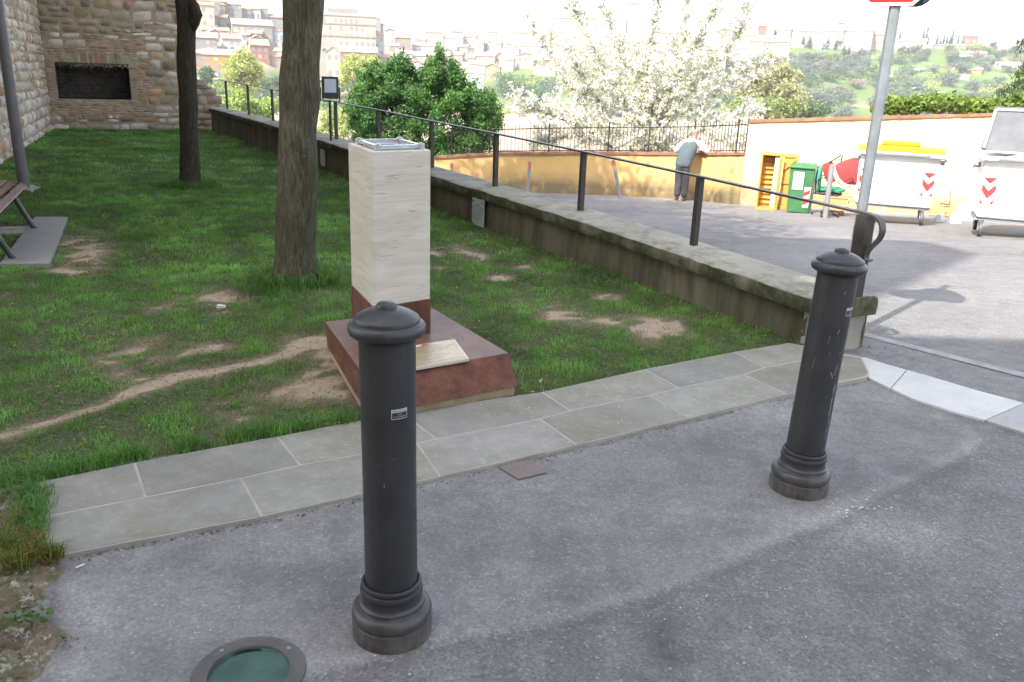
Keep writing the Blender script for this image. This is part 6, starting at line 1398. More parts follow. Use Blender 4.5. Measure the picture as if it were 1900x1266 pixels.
mb = MB(); q_ = gr(1555, 400); mb.T = Matrix.Translation(q_) @ Matrix.Rotation(-.3, 4, 'Z'); mb.prism([(-.13, -.07, 0), (.12, -.08, 0), (.14, .07, 0), (-.1, .08, 0)], [(-.1, -.05, .08), (.08, -.06, .07), (.1, .05, .10), (-.09, .05, .09)])
tag(mb.build('brick_lump', MT['brick'], bevel=.01), 'broken reddish brick lump lying right of the blue bag', 'brick')
# pipe/beam and rubble between the containers
def bt_(px, py, d_=0.0): g_ = gr(1770, 404); return atd(px, py, math.hypot(g_.x, g_.y) + d_)
mb = MB(); mb.beam(bt_(1722, 389.5, .1), bt_(1822, 383.5, .1), .12, .13); tag(mb.build('beam', MT['woodtan'], bevel=.008), 'long tan beam lying behind and between the two white containers', 'beam')
mb = MB(); mb.beam(gr(1768, 404) + Vector((0, .1, -.02)), bt_(1768, 391, .1), .22, .14, (0, 1, 0)); tag(mb.build('block', MT['woodtan'], bevel=.01), 'tan block propping the beam between the containers', 'block')
mb = MB(); mb.beam(bt_(1762, 380, .0), bt_(1764, 353, .0), .016, .016); mb.beam(bt_(1744, 378, 0), bt_(1762, 380, 0), .02, .02); tag(mb.build('metal_bracket', MT['rail']), 'thin dark bent rod standing on the beam against the wall', 'metal rod')
mb = MB(); mb.beam(bt_(1754, 305, -.3), bt_(1747, 325, -.3), .06, .03); 
for (px, py, rx_, ry_, h_, sd_i, lab) in ((1796, 408, .30, .28, .30, 21, 'heap of pale broken rubble between the two white containers'), (1748, 411, .14, .14, .11, 23, 'smaller pale stone lump by the wheel of the yellow lidded container'), (1768, 414, .16, .12, .08, 25, 'flat pale stone lying in front of the beam')):
    q_ = gr(px, py); rock('rubble', (q_.x, q_.y, q_.z), rx_, ry_, h_, sd_i, MT['whitestone'], lab, 14)['category'] = 'rubble'

# ================================================================== greenery just beyond the walls
def cloud_tree(name, lobes_px, dist, leaf, cols, n, seed, label, cat='tree', trunk=None, mat='leaf', group=None, bark='bark2', flat=.5, leafn='crown'):
    """lobes_px: (px, py, radius px, depth offset)"""
    lb_ = []
    for (px, py, r, dz) in lobes_px:
        p = atd(px, py, dist + dz); lb_.append((p.x, p.y, p.z, r / FPX * depth(p)))
    base = trunk[0] if trunk else Vector(lb_[0][:3])
    rt = empty(name, base, 0, label, cat, group)
    V, F, cl = leaf_cloud(n, lb_, leaf, cols, seed, flat); V = V - np.array(base)
    npmesh(leafn, V, F, MT[mat], cl, rt)
    if trunk:
        mb = MB(); rr = random.Random(seed); c_ = sum((Vector(l[:3]) for l in lb_), Vector()) / len(lb_); mid = trunk[0].lerp(c_, .45)
        mb.tube([trunk[0] - base, mid - base, c_ - base], [trunk[1], trunk[1] * .8, trunk[1] * .3], 10, jit=.1)
        for l in lb_[:10]: mb.tube([mid - base, (mid.lerp(Vector(l[:3]), .5) + Vector((0, 0, .1)) - base), Vector(l[:3]) - base], [trunk[1] * .5, trunk[1] * .3, .012], 6)
        mb.build('trunk', MT[bark], rt, smooth=60)
    return rt
rr = random.Random(2)
lob = [(760, 212, 38, 0), (705, 190, 24, .3), (818, 205, 32, .4), (865, 235, 27, .2), (722, 245, 36, -.3), (795, 262, 46, -.6), (858, 265, 36, -.2), (676, 168, 18, .2), (672, 140, 9, .2), (695, 128, 12, .1), (718, 128, 13, .2), (742, 145, 22, .3), (745, 112, 9, 0), (757, 128, 12, 0), (815, 92, 5, .2), (815, 112, 9, .2), (812, 138, 18, .2), (838, 118, 8, .3), (846, 140, 14, .3), (860, 165, 20, .2), (790, 150, 26, .4), (895, 190, 10, .2), (905, 210, 12, .2), (918, 232, 14, .3), (880, 200, 16, .1), (655, 195, 10, .2), (662, 222, 16, .1), (675, 265, 26, 0), (700, 290, 36, -.4), (760, 300, 46, -.8), (820, 305, 46, -.8), (902, 262, 22, .2), (798, 120, 8, .1), (730, 170, 26, 0), (655, 178, 6, .2), (770, 175, 28, .1), (835, 170, 26, .2), (690, 215, 28, .1), (885, 172, 5, .2), (899, 180, 4, .2), (928, 215, 5, .2)]
lob += [(rr.uniform(660, 915), rr.uniform(160, 300), rr.uniform(7, 15), rr.uniform(-1.5, 1)) for _ in range(60)]
for sx_, sy_, ex_, ey_ in ((815, 84, 812, 150), (745, 95, 735, 170), (757, 105, 760, 170), (838, 108, 835, 170), (850, 118, 835, 175), (718, 118, 728, 180), (695, 112, 712, 180), (668, 138, 700, 185), (655, 165, 700, 200), (885, 150, 850, 200), (900, 168, 870, 210), (928, 196, 880, 225), (925, 240, 880, 235), (640, 205, 690, 215), (648, 236, 700, 240), (780, 128, 782, 190), (797, 108, 795, 170), (862, 132, 848, 190), (730, 108, 732, 170), (680, 122, 705, 190)):
    for k_ in range(9): t_k = k_ / 8; lob.append((sx_ + (ex_ - sx_) * t_k + rr.uniform(-2, 2), sy_ + (ey_ - sy_) * t_k, 2.5 + 11 * t_k, rr.uniform(-.4, .4)))
dB = 27.0; tb = atd(770, 330, dB); tb.z = -3.6
cloud_tree('tree', lob, dB, .052, ((.026, .085, .024), (.14, .30, .06)), 88000, 5, 'dense dark green leafy tree behind the railing right of the floodlight', trunk=(tb, .14), flat=.45)
# hedge behind the high wall
lob = [(x, 203 - 7 * math.sin((x - 1640) / 60) ** 2 - rr.uniform(0, 6), rr.uniform(6, 12), rr.uniform(-.3, .3)) for x in range(1632, 1890, 7)]
dH = math.hypot(YW[9].x, YW[9].y) + 1.2
cloud_tree('hedge', lob, dH, .06, ((.07, .14, .02), (.28, .34, .06)), 6500, 6, 'bright green hedge showing over the brick coping of the high wall', 'hedge', leafn='foliage')
lob = [(1752, 192, 14, 0), (1735, 190, 13, 0), (1775, 192, 12, .1), (1880, 196, 16, 0), (1862, 198, 12, 0), (1905, 190, 16, 0)]
cloud_tree('shrub', lob, dH + .2, .06, ((.05, .13, .02), (.16, .25, .04)), 1700, 9, 'taller glossy shrub rising above the hedge near the open bin lid', 'shrub', leafn='foliage')
# conifer at the right edge
tc = atd(1938, 210, dH + 2.5); tc.z = -2
cf = empty('conifer', tc, 0, 'drooping green conifer branches at the right edge above the wall', 'tree')
mb = MB(); mb.tube([(0, 0, 0), (0, 0, 5.5)], [.14, .03], 10); cfn = []; g = np.random.default_rng(12)
for i in range(26):
    z = 2.0 + i * .14; a = i * 2.4; L = (1.75 - .045 * i) * g.uniform(.75, 1.1); path = []
    for k_ in range(8): t = k_ / 7; path.append(Vector((math.cos(a) * L * t, math.sin(a) * L * t, z + .35 * t - .55 * t * t)))
    mb.tube(path, [.03 * (1 - k_ / 9) for k_ in range(8)], 5)
    for k_ in range(2, 8):
        for m_ in range(70):
            o_ = Vector(g.normal(size=3)) * .09; o_.z = -abs(o_.z) * 1.9; cfn.append(path[k_] + o_)
mb.build('trunk', MT['bark2'], cf)
P = np.array([tuple(p) for p in cfn]); n = len(P); t_ = g.normal(size=(n, 3)) * [.4, .4, .9]; t_ /= np.linalg.norm(t_, axis=1)[:, None]; b_ = np.cross(t_, g.normal(size=(n, 3))); b_ /= np.linalg.norm(b_, axis=1)[:, None]
V = np.stack([P - t_ * .075, P - b_ * .012, P + t_ * .075, P + b_ * .012], 1).reshape(-1, 3); k_ = g.random((n, 1))
npmesh('foliage', V, np.arange(n * 4).reshape(n, 4), MT['leaf'], np.array([.02, .05, .015]) * (1 - k_) + np.array([.09, .14, .03]) * k_, cf)

# ================================================================== blossom tree
dT = 27.0
def bl(px, py, d_=0.0): return atd(px, py, dT + d_)
tb = bl(1200, 330, 0); tb.z = -3.8
bt = empty('blossom_tree', tb, 0, 'wide spring tree covered in white blossom behind the iron fence', 'tree')
g = np.random.default_rng(33); rr = random.Random(33); twigs = []; mb = MB()
fork = bl(1195, 300) 
mb.tube([Vector((0, 0, 0)), fork - tb], [.16, .1], 12, jit=.1)
limbs = [[(1195, 300), (1150, 255), (1108, 217), (1083, 190), (1045, 150), (1015, 95), (990, 45)], [(1195, 300), (1200, 230), (1215, 190), (1185, 140), (1152, 105), (1130, 40), (1110, -30)], [(1195, 300), (1215, 215), (1245, 158), (1275, 112), (1305, 68), (1325, 20), (1340, -40)],
         [(1195, 300), (1200, 240), (1196, 180), (1205, 120), (1212, 70), (1220, 10), (1225, -50)], [(1195, 300), (1245, 225), (1300, 195), (1345, 165), (1385, 140), (1425, 118), (1440, 112)], [(1195, 300), (1260, 260), (1320, 235), (1360, 225), (1395, 215)],
         [(1195, 300), (1140, 270), (1085, 240), (1040, 222), (1000, 205), (975, 190)], [(1195, 300), (1170, 220), (1150, 170), (1120, 130), (1100, 80), (1070, 30), (1050, -20)], [(1195, 300), (1225, 230), (1260, 190), (1300, 150), (1345, 105), (1375, 60), (1390, 10)],
         [(1195, 300), (1235, 200), (1255, 140), (1265, 80), (1272, 20), (1280, -50)], [(1195, 300), (1110, 262), (1060, 250), (1025, 262), (1000, 270)], [(1195, 300), (1280, 250), (1340, 262), (1372, 268)], [(1195, 300), (1130, 215), (1090, 160), (1070, 120), (1060, 85)]]
for li, L in enumerate(limbs):
    dz = rr.uniform(-1.6, 1.6); P = [bl(x + rr.uniform(-3, 3), y, dz * i / (len(L) - 1)) - tb for i, (x, y) in enumerate(L)]
    mb.tube(P, [.04 * (1 - i / len(P)) ** 1.3 + .006 for i in range(len(P))], 8, jit=.15)
    for i in range(1, len(P)):
        for k_ in range(19):
            t = rr.random(); p = P[i - 1].lerp(P[i], t); d = (P[i] - P[i - 1]).normalized(); e = Vector(g.normal(size=3)); e = (d * .9 + e * .65 + Vector((0, 0, .35))).normalized(); l = rr.uniform(.35, 1.05) * (1.1 if i < 4 else .75)
            q_ = p + e * l * .5 + Vector(g.normal(size=3)) * .05; r_ = p + e * l; mb.tube([p, q_, r_], [.008, .006, .003], 4, caps=False); twigs += [(p, q_), (q_, r_)]
            for m_ in range(2):
                e2 = (e + Vector(g.normal(size=3)) * .7).normalized(); r2 = q_ + e2 * l * .5; mb.tube([q_, r2], [.004, .002], 3, caps=False); twigs.append((q_, r2))
mb.build('trunk', simple('cherry_bark', (.27, .25, .24), (.19, .175, .165), 9, .8), bt, smooth=60)
A_ = np.array([tuple(a) for a, b in twigs]); B_ = np.array([tuple(b) for a, b in twigs]); w_ = np.linalg.norm(B_ - A_, axis=1); w_ /= w_.sum()
def on_twigs(n, spread):
    i = g.choice(len(twigs), n, p=w_); t = g.random((n, 1)); return A_[i] * (1 - t) + B_[i] * t + g.normal(size=(n, 3)) * spread
def quads(P, s, flat):
    n = len(P); t_ = g.normal(size=(n, 3)); t_ /= np.linalg.norm(t_, axis=1)[:, None]; b_ = np.cross(t_, g.normal(size=(n, 3))); b_ /= np.linalg.norm(b_, axis=1)[:, None]; s = s * g.uniform(.6, 1.3, (n, 1))
    return np.stack([P - t_ * s, P - b_ * s * flat, P + t_ * s, P + b_ * s * flat], 1).reshape(-1, 3), np.arange(n * 4).reshape(n, 4)
cen = on_twigs(16500, .024); P = np.repeat(cen, 5, 0) + g.normal(size=(16500 * 5, 3)) * .028
V, F = quads(P, .032, .9); npmesh('blossom', V, F, MT['petal'], np.array([.88, .87, .84]) * g.uniform(.85, 1.1, (len(F), 1)), bt)
P = on_twigs(17000, .06); V, F = quads(P, .04, .45); k_ = g.random((len(F), 1)); npmesh('leaves', V, F, MT['leaf'], np.array([.24, .32, .05]) * (1 - k_) + np.array([.46, .44, .12]) * k_, bt)
# ================================================================== valley and hills
HX = [-400, 0, 360, 480, 600, 760, 900, 1050, 1200, 1330, 1450, 1600, 1700, 1800, 1900, 2300]
HY = [10, 10, 22, 40, 72, 86, 84, 78, 62, 72, 84, 90, 88, 86, 92, 100]          # where the bare ground meets the sky
HR = [380, 380, 380, 390, 430, 520, 560, 560, 540, 520, 520, 560, 580, 600, 600, 600]
_az = []; _es = []
for x, y in zip(HX, HY): d = ray(x, y); _az.append(math.atan2(d[0], d[1])); _es.append(math.atan2(d[2], math.hypot(d[0], d[1])))
E0 = R(-8.5); RN = 62.0
def h_r(az, e):
    es = np.interp(az, _az, _es); r1 = np.interp(az, _az, HR); u = np.clip((e - E0) / (es - E0), 0, 1); return RN + (r1 - RN) * u ** .8
def h_z(x, y):
    r = np.hypot(x, y); az = np.arctan2(x, y); es = np.interp(az, _az, _es); r1 = np.interp(az, _az, HR)
    u = np.clip((r - RN) / (r1 - RN), 0, 1) ** (1 / .8); e = E0 + (es - E0) * u; z = CZ + r * np.tan(e)
    z = np.where(r > r1, CZ + r1 * np.tan(es) - (r - r1) * .12, z)
    zn = CZ + RN * np.tan(E0); z = np.where(r < RN, -4.2 + (zn + 4.2) * np.clip((r - 24) / (RN - 24), 0, 1) ** .7, z)
    return z
def hpt(px, py):
    d = ray(px, py); az = math.atan2(d[0], d[1]); e = math.atan2(d[2], math.hypot(d[0], d[1])); r = float(h_r(az, e)); return Vector((math.sin(az) * r, math.cos(az) * r, CZ + r * math.tan(e)))
rs = np.concatenate([np.linspace(23, 62, 14), np.linspace(66, 640, 110), [760, 900, 1400]]); az = np.linspace(R(-75), R(80), 230)
A2, R2 = np.meshgrid(az, rs); X = np.sin(A2) * R2; Y = np.cos(A2) * R2; Z = h_z(X, Y) + (fbm(X, Y, .03, 3) - .5) * 5 * np.clip((R2 - 40) / 100, 0, 1) * np.clip((700 - R2) / 300, 0, 1)
Z0 = h_z(X, Y); Z = Z0 + (Z - Z0) * .5 - .3
I = np.arange(X.size).reshape(X.shape); F = np.stack([I[:-1, :-1], I[1:, :-1], I[1:, 1:], I[:-1, 1:]], -1).reshape(-1, 4)
def m_hill():
    t = NT('hillside'); co = t.coord(); tw_ = t.attr('town', True)
    col = t.mix(t.ramp(t.noise(.035, co, 6, .6), .4, .6), (.065, .105, .028), (.11, .15, .045))
    col = t.mix(t.ramp(t.noise(.02, co, 5, .6, .5), .56, .66, 0, .8), col, (.24, .2, .12))
    col = t.mix(t.ramp(t.noise(.3, co, 5, .7), .45, .65, 0, .5), col, (.06, .09, .035)); col = t.mix(t.math('MULTIPLY', tw_, .85), col, (.24, .205, .165)); return t.fin(col, .95, 0, None, .1)
V = np.stack([X.ravel(), Y.ravel(), Z.ravel()], -1)
_px, _py = to_px(X.ravel(), Y.ravel(), Z.ravel()); _lim = np.interp(_px, [350, 540, 600, 740, 900, 1000, 1300, 1400, 1480], [140, 135, 150, 140, 135, 130, 125, 105, 60]); _front = (R2.ravel() > 70)
hill_o = tag(npmesh('hills', V, F, m_hill(), None, None, True, dict(town=np.clip((_lim - _py) / 8, 0, 1) * _front)), kind='structure')
# valley floor sheet below everything, reaching behind the camera
mb = MB(); nn = 72; vs = [(0, 0, -4.6)] + [(math.sin(a) * 30, math.cos(a) * 30, -4.6) for a in np.linspace(0, 2 * math.pi, nn, endpoint=False)] + [(math.sin(a) * 1500, math.cos(a) * 1500, -40) for a in np.linspace(0, 2 * math.pi, nn, endpoint=False)]
fs = [(0, 1 + (i + 1) % nn, 1 + i) for i in range(nn)] + [(1 + i, 1 + (i + 1) % nn, 1 + nn + (i + 1) % nn, 1 + nn + i) for i in range(nn)]
mb.add(vs, fs); tag(mb.build('ground', MT['soil']), kind='structure')

# ------------------------------------------------------------------ town
WALLC = dict(cream=(.62, .56, .45), white=(.74, .73, .70), grey=(.40, .38, .36), tan=(.50, .40, .28), orange=(.62, .36, .10), red=(.52, .24, .15), pink=(.60, .42, .34), brown=(.40, .25, .17), blue=(.50, .54, .62), olive=(.44, .40, .24), stone=(.46, .41, .34))
WM = {k: simple('town_wall_' + k, tuple(x ** 1.25 * .54 for x in v), tuple(x ** 1.25 * .46 for x in v), .25, .9, fine=.15) for k, v in WALLC.items()}
MT['tile'] = simple('roof_tile', (.36, .21, .14), (.30, .17, .115), .4, .9, fine=.25); MT['tilepale'] = simple('pale_roof_tile', (.38, .30, .24), (.33, .25, .2), .4, .9, fine=.2)
MT['win'] = simple('window_dark', (.13, .13, .15), (.18, .17, .18), .7, .35); MT['shut'] = simple('shutter', (.27, .25, .22), (.2, .2, .19), .6, .7)
def sized(px0, px1, yb):
    p = hpt((px0 + px1) / 2, yb); return p, depth(p) / FPX
def house(px0, px1, ye, yb, wall, label, roof='ridge', rh=None, yaw=0.0, dep=None, cols=3, rows=2, side=None, tile='tile', parts=True, wins=True, found=6.0):
    """front wall spans px0..px1, eaves at ye, foot at yb"""
    p, k = sized(px0, px1, yb); W_ = (px1 - px0) * k; H_ = (yb - ye) * k; D_ = dep or (6 if ye > 185 else max(6, min(14, W_ * .8))); rh = (rh if rh is not None else 5) * k
    az_ = math.atan2(p.x, p.y); rt = empty('house', p, -az_ + yaw, label, 'house'); wm = WM[wall]
    mb = MB(); x0, x1 = -W_ / 2, W_ / 2
    mb.box(x0, x1, 0, D_, -found, H_)
    if roof in ('ridge', 'gable'):
        if roof == 'ridge': mb.add([(x0, 0.05, H_), (x0, D_ - .05, H_), (x0, D_ / 2, H_ + rh * .93)], [(0, 1, 2)]); mb.add([(x1, 0.05, H_), (x1, D_ - .05, H_), (x1, D_ / 2, H_ + rh * .93)], [(2, 1, 0)])
        else: mb.add([(x0 + .05, 0, H_), (x1 - .05, 0, H_), (0, 0, H_ + rh * .93)], [(0, 1, 2)]); mb.add([(x0 + .05, D_, H_), (x1 - .05, D_, H_), (0, D_, H_ + rh * .93)], [(2, 1, 0)])
    mb.build('walls', wm, rt)
    if side:
        mb = MB(); mb.box(x0 - .12, x0 - .02, .0, D_, -found, H_ - .1); mb.build('side_wall', WM[side], rt)
    o_ = .45; mb = MB(); t_ = .28
    if roof == 'ridge':
        for s_ in (0, 1):
            y0 = -o_ if s_ == 0 else D_ + o_; zz = H_ - o_ * rh / (D_ / 2)
            q_ = [(x0 - .3, y0, zz), (x1 + .3, y0, zz), (x1 + .3, D_ / 2, H_ + rh), (x0 - .3, D_ / 2, H_ + rh)]
            if s_: q_ = q_[::-1]
            mb.prism(q_, [(a, b_, c_ + t_) for a, b_, c_ in q_])
    elif roof == 'gable':
        for s_ in (-1, 1):
            q_ = [(s_ * (W_ / 2 + o_), -o_, H_ - o_ * rh / (W_ / 2)), (0, -o_, H_ + rh), (0, D_ + .3, H_ + rh), (s_ * (W_ / 2 + o_), D_ + .3, H_ - o_ * rh / (W_ / 2))]
            if s_ > 0: q_ = q_[::-1]
            mb.prism(q_, [(a, b_, c_ + t_) for a, b_, c_ in q_])
    elif roof == 'hip':
        i_ = min(W_, D_) * .48; b_ = [(x0 - o_, -o_, H_), (x1 + o_, -o_, H_), (x1 + o_, D_ + o_, H_), (x0 - o_, D_ + o_, H_)]
        r0, r1 = (x0 + i_, D_ / 2), (x1 - i_, D_ / 2)
        if D_ > W_: r0, r1 = (0, i_), (0, D_ - i_)
        mb.add(b_ + [(r0[0], r0[1], H_ + rh), (r1[0], r1[1], H_ + rh)], [(0, 1, 5, 4), (1, 2, 5), (2, 3, 4, 5), (3, 0, 4), (3, 2, 1, 0)] if W_ >= D_ else [(0, 1, 4), (1, 2, 5, 4), (2, 3, 5), (3, 0, 4, 5), (3, 2, 1, 0)])
        mb.box(x0 - o_, x1 + o_, -o_, D_ + o_, H_ - .2, H_ - .005)
    else: mb.box(x0 - .2, x1 + .2, -.2, D_ + .2, H_ + .005, H_ + .5)
    mb.build('roof', MT[tile], rt)
    if wins and rows and cols:
        sh_ = H_ / (rows + .25); n_ = 0; rr = random.Random(int(px0 * 7 + yb)); allw = MB()
        for r_ in range(rows):
            for c_ in range(cols):
                x = x0 + W_ * (c_ + .5) / cols + rr.uniform(-.05, .05) * W_ / cols; z = sh_ * (r_ + .5) + .1; ww = min(.7, W_ / cols * .28); wh = min(1.1, sh_ * .3)
                if rr.random() < .1: continue
                m_ = MB() if parts else allw; m_.box(x - ww, x + ww, -.06, -.005, z - wh, z + wh)
                if parts: m_.build('window', MT['win'] if rr.random() < .6 else MT['shut'], rt)
        if not parts and allw.v: tag(allw.build('windows', MT['win'], rt), kind=None)
    if rr_h.random() < .6:
        mb = MB(); cx_ = rr_h.uniform(-.3, .3) * W_; mb.box(cx_ - .35, cx_ + .35, D_ * .35, D_ * .35 + .7, H_ + rh * .3, H_ + rh + .9); mb.build('chimney', WM['stone'], rt)
    return rt
rr_h = random.Random(4)
# left part of the town, between and beside the two trunks
house(380, 458, 104, 141, 'orange', 'long orange yellow house with a pale tiled roof above the parked cars', rh=9, tile='tilepale', cols=5, rows=3, yaw=-.08)
house(360, 403, 71, 97, 'grey', 'grey stone house with three rows of small windows left of the white gabled one', rh=8, cols=4, rows=2, tile='tilepale')
house(414, 449, 73, 97, 'white', 'white house with a balcony between the grey house and the red one', rh=8, cols=3, rows=2, side='white', yaw=.12)
house(466, 500, 85, 112, 'red', 'orange red house with a bright yellow side wall behind the pale green tree', rh=9, cols=3, rows=2, side='cream', yaw=.15)
house(434, 505, 48, 74, 'grey', 'long grey building with a wide pale pink roof in the middle of the left town', rh=10, cols=6, rows=2, side='cream', tile='tilepale', yaw=.06)
house(362, 398, 12, 50, 'cream', 'tall cream house near the top of the town beside the thin trunk', rh=5, cols=3, rows=3, roof='ridge')
house(366, 385, 21, 46, 'pink', 'narrow pinkish front before the tall cream house', rh=3, cols=2, rows=3)
house(396, 409, 8, 44, 'grey', 'narrow grey tower house behind the tall cream one', roof='flat', cols=1, rows=3)
house(408, 418, 10, 36, 'cream', 'slim cream tower with arched openings at the hilltop', roof='hip', rh=2, cols=1, rows=2)
house(418, 449, 11, 36, 'grey', 'broad dark grey building on the hilltop with a flat roof line', roof='flat', cols=4, rows=3)
house(449, 466, 19, 38, 'grey', 'lower grey hilltop building next to the tower with white front', roof='flat', cols=2, rows=2)
house(466, 484, 18, 41, 'white', 'white fronted tower house with twin arched windows and a hipped roof', roof='hip', rh=7, cols=2, rows=1, dep=12)
house(484, 498, 19, 46, 'grey', 'grey building against the right of the hipped tower house', roof='flat', cols=2, rows=3)
house(498, 529, 34, 60, 'grey', 'grey terrace of hilltop buildings left of the thick trunk', roof='ridge', rh=5, cols=4, rows=2)
house(497, 530, 60, 94, 'blue', 'tall blue grey retaining building under the hilltop terrace', roof='flat', cols=3, rows=2)
house(516, 534, 46, 62, 'white', 'small sunlit white block just left of the thick trunk', roof='flat', cols=2, rows=1)
house(462, 486, 63, 80, 'tan', 'small tan house under the long grey building', rh=5, cols=2, rows=2)
house(436, 462, 62, 74, 'cream', 'small cream annex below the long roofed grey building', rh=4, cols=3, rows=1)
house(376, 424, 57, 67, 'pink', 'low pink row of houses with a long tiled roof', rh=5, cols=5, rows=1)
house(501, 528, 106, 126, 'pink', 'pink house with dark balconies low beside the thick trunk', rh=6, cols=3, rows=2)
house(510, 532, 96, 106, 'red', 'terracotta house peeping beside the thick trunk', rh=5, cols=2, rows=1)
house(360, 378, 100, 125, 'stone', 'stone house end at the left of the orange building', rh=6, cols=2, rows=2)
house(355, 420, 3, 14, 'tan', 'tan roofline at the very top of the left town', rh=3, cols=6, rows=1, roof='ridge')
house(505, 531, 178, 200, 'white', 'small white farmhouse low in the valley left of the thick trunk', rh=5, cols=2, rows=2, roof='gable')
# large palazzo and its neighbours
p_, k_ = sized(596, 697, 89); pal = house(590, 697, 33, 89, 'cream', 'huge cream palazzo with a hipped red roof and a raised attic', roof='hip', rh=9, dep=22, cols=11, rows=4, yaw=.04, parts=True)
W_ = 107 * k_; H_ = 56 * k_
mb = MB(); mb.box(-W_ / 2 + 22 * k_, W_ / 2 - 30 * k_, 6, 14, H_ + 5.0 * k_, H_ + 13 * k_); mb.build('attic', WM['grey'], pal)
for zc_, nm in ((41 * k_, 'cornice'), (20 * k_, 'cornice')):
    mb = MB(); mb.box(-W_ / 2 - .25, W_ / 2 + .25, -.35, -.01, zc_ - .25, zc_ + .3); mb.build('cornice', WM['tan'], pal)
house(698, 712, 46, 62, 'red', 'reddish brick wing stepping down at the right end of the palazzo', roof='flat', cols=2, rows=1, dep=18)
house(697, 706, 35, 47, 'grey', 'grey attic block at the right shoulder of the palazzo', roof='flat', cols=1, rows=1)
house(675, 713, 66, 104, 'white', 'white house with a low hipped roof in front of the palazzo corner', roof='hip', rh=8, cols=4, rows=3)
house(632, 700, 99, 140, 'brown', 'wide brown fronted building under the palazzo', rh=9, cols=7, rows=2, side='cream', wins=True, yaw=.0, tile='tilepale')
house(606, 632, 99, 143, 'cream', 'bright cream end of the brown building beside the thick trunk', rh=9, cols=2, rows=3, roof='gable', tile='tilepale')
house(715, 733, 59, 93, 'blue', 'tall pale blue block right of the white hipped house', roof='gable', rh=3, cols=2, rows=3)
house(733, 763, 71, 92, 'tan', 'tan house with a broken gable roof next to the pale blue block', roof='ridge', rh=8, cols=3, rows=1, side='blue')
# central cluster: many roofs between the dark tree and the blossom
CEN = [(764, 806, 86, 98, 'white', 5, 'ridge', 'long white house with a brown tile roof left of the dark tree tips'), (788, 820, 61, 73, 'cream', 3, 'ridge', 'cream house under the highest reddish roof left of centre'), (770, 790, 74, 86, 'pink', 3, 'ridge', 'small pink house on the skyline left of centre'),
       (822, 858, 72, 92, 'white', 5, 'ridge', 'white house with greyish roof right of the dark tree tip'), (838, 858, 59, 68, 'pink', 4, 'hip', 'little pink hipped pavilion on the skyline'), (858, 883, 69, 84, 'white', 6, 'ridge', 'white house with tall dark windows on the skyline'),
       (884, 897, 80, 96, 'cream', 3, 'ridge', 'narrow cream house beside the white skyline house'), (845, 868, 88, 104, 'pink', 4, 'ridge', 'pink house with a shaded balcony in the centre'), (868, 880, 92, 108, 'grey', 3, 'gable', 'narrow grey gabled house in the centre'),
       (884, 918, 105, 126, 'pink', 4, 'ridge', 'pink brick house with arched openings in the centre'), (833, 897, 137, 172, 'white', 12, 'ridge', 'big white house with a wide pink roof behind the dark tree'), (872, 900, 120, 136, 'cream', 6, 'ridge', 'cream house behind the big white one'),
       (898, 927, 126, 152, 'olive', 6, 'gable', 'olive coloured gabled house in shade near the blossom tree'), (914, 930, 82, 100, 'cream', 5, 'ridge', 'small cream house with a brown eave'), (905, 922, 60, 80, 'pink', 3, 'ridge', 'pink skyline house at the centre right'),
       (932, 958, 60, 82, 'white', 4, 'hip', 'white hipped house on the skyline left of the blossom'), (960, 1020, 63, 84, 'cream', 5, 'ridge', 'long cream skyline building with a hipped roof by the blossom'), (962, 1015, 87, 104, 'white', 7, 'ridge', 'white building with two ochre roofs beside the blossom'),
       (930, 962, 92, 116, 'white', 4, 'gable', 'white gabled house left of the dark doorway'), (960, 990, 104, 126, 'cream', 4, 'gable', 'cream gabled church front with a dark doorway'), (925, 952, 112, 132, 'white', 4, 'ridge', 'low white house over the bright green garden'),
       (1015, 1050, 58, 76, 'cream', 4, 'ridge', 'cream skyline building seen through the blossom'), (1022, 1104, 36, 66, 'cream', 3, 'ridge', 'tall cream building seen faintly through the upper blossom'), (1105, 1160, 38, 70, 'white', 3, 'ridge', 'white skyline building beneath the bell tower'),
       (1010, 1030, 112, 128, 'brown', 4, 'ridge', 'small brown house amid blossom branches'), (1086, 1110, 105, 120, 'stone', 4, 'ridge', 'stone house amid the blossom branches'), (990, 1030, 128, 140, 'white', 3, 'ridge', 'low white house at the left of the blossom'),
       (795, 835, 104, 122, 'pink', 6, 'ridge', 'rosy house with a wide roof behind the dark tree top'), (760, 795, 104, 120, 'cream', 6, 'ridge', 'cream house with a red roof behind the dark tree spires'), (735, 765, 100, 118, 'white', 5, 'ridge', 'white house left of the dark tree spires'),
       (940, 1050, 196, 212, 'white', 3, 'ridge', 'long low white building with a red roof down in the valley'), (1165, 1182, 10, 60, 'cream', 3, 'hip', 'cream bell tower rising behind the blossom tree'), (1185, 1260, 62, 84, 'cream', 4, 'ridge', 'cream building seen faintly through the right of the blossom'),
       (1300, 1345, 95, 130, 'cream', 4, 'ridge', 'cream house half hidden by the right of the blossom'), (1345, 1392, 108, 128, 'white', 4, 'ridge', 'white house with a dark doorway under the church wall')]
for (a, b_, ye, yb, wl_, rh_, rf, lab) in CEN: house(a, b_, ye, yb, wl_, lab, roof=rf, rh=rh_, cols=max(1, int((b_ - a) / 10)), rows=max(1, int((yb - ye) / 11)), tile='tile' if rr_h.random() < .5 else 'tilepale', yaw=rr_h.uniform(-.2, .2))
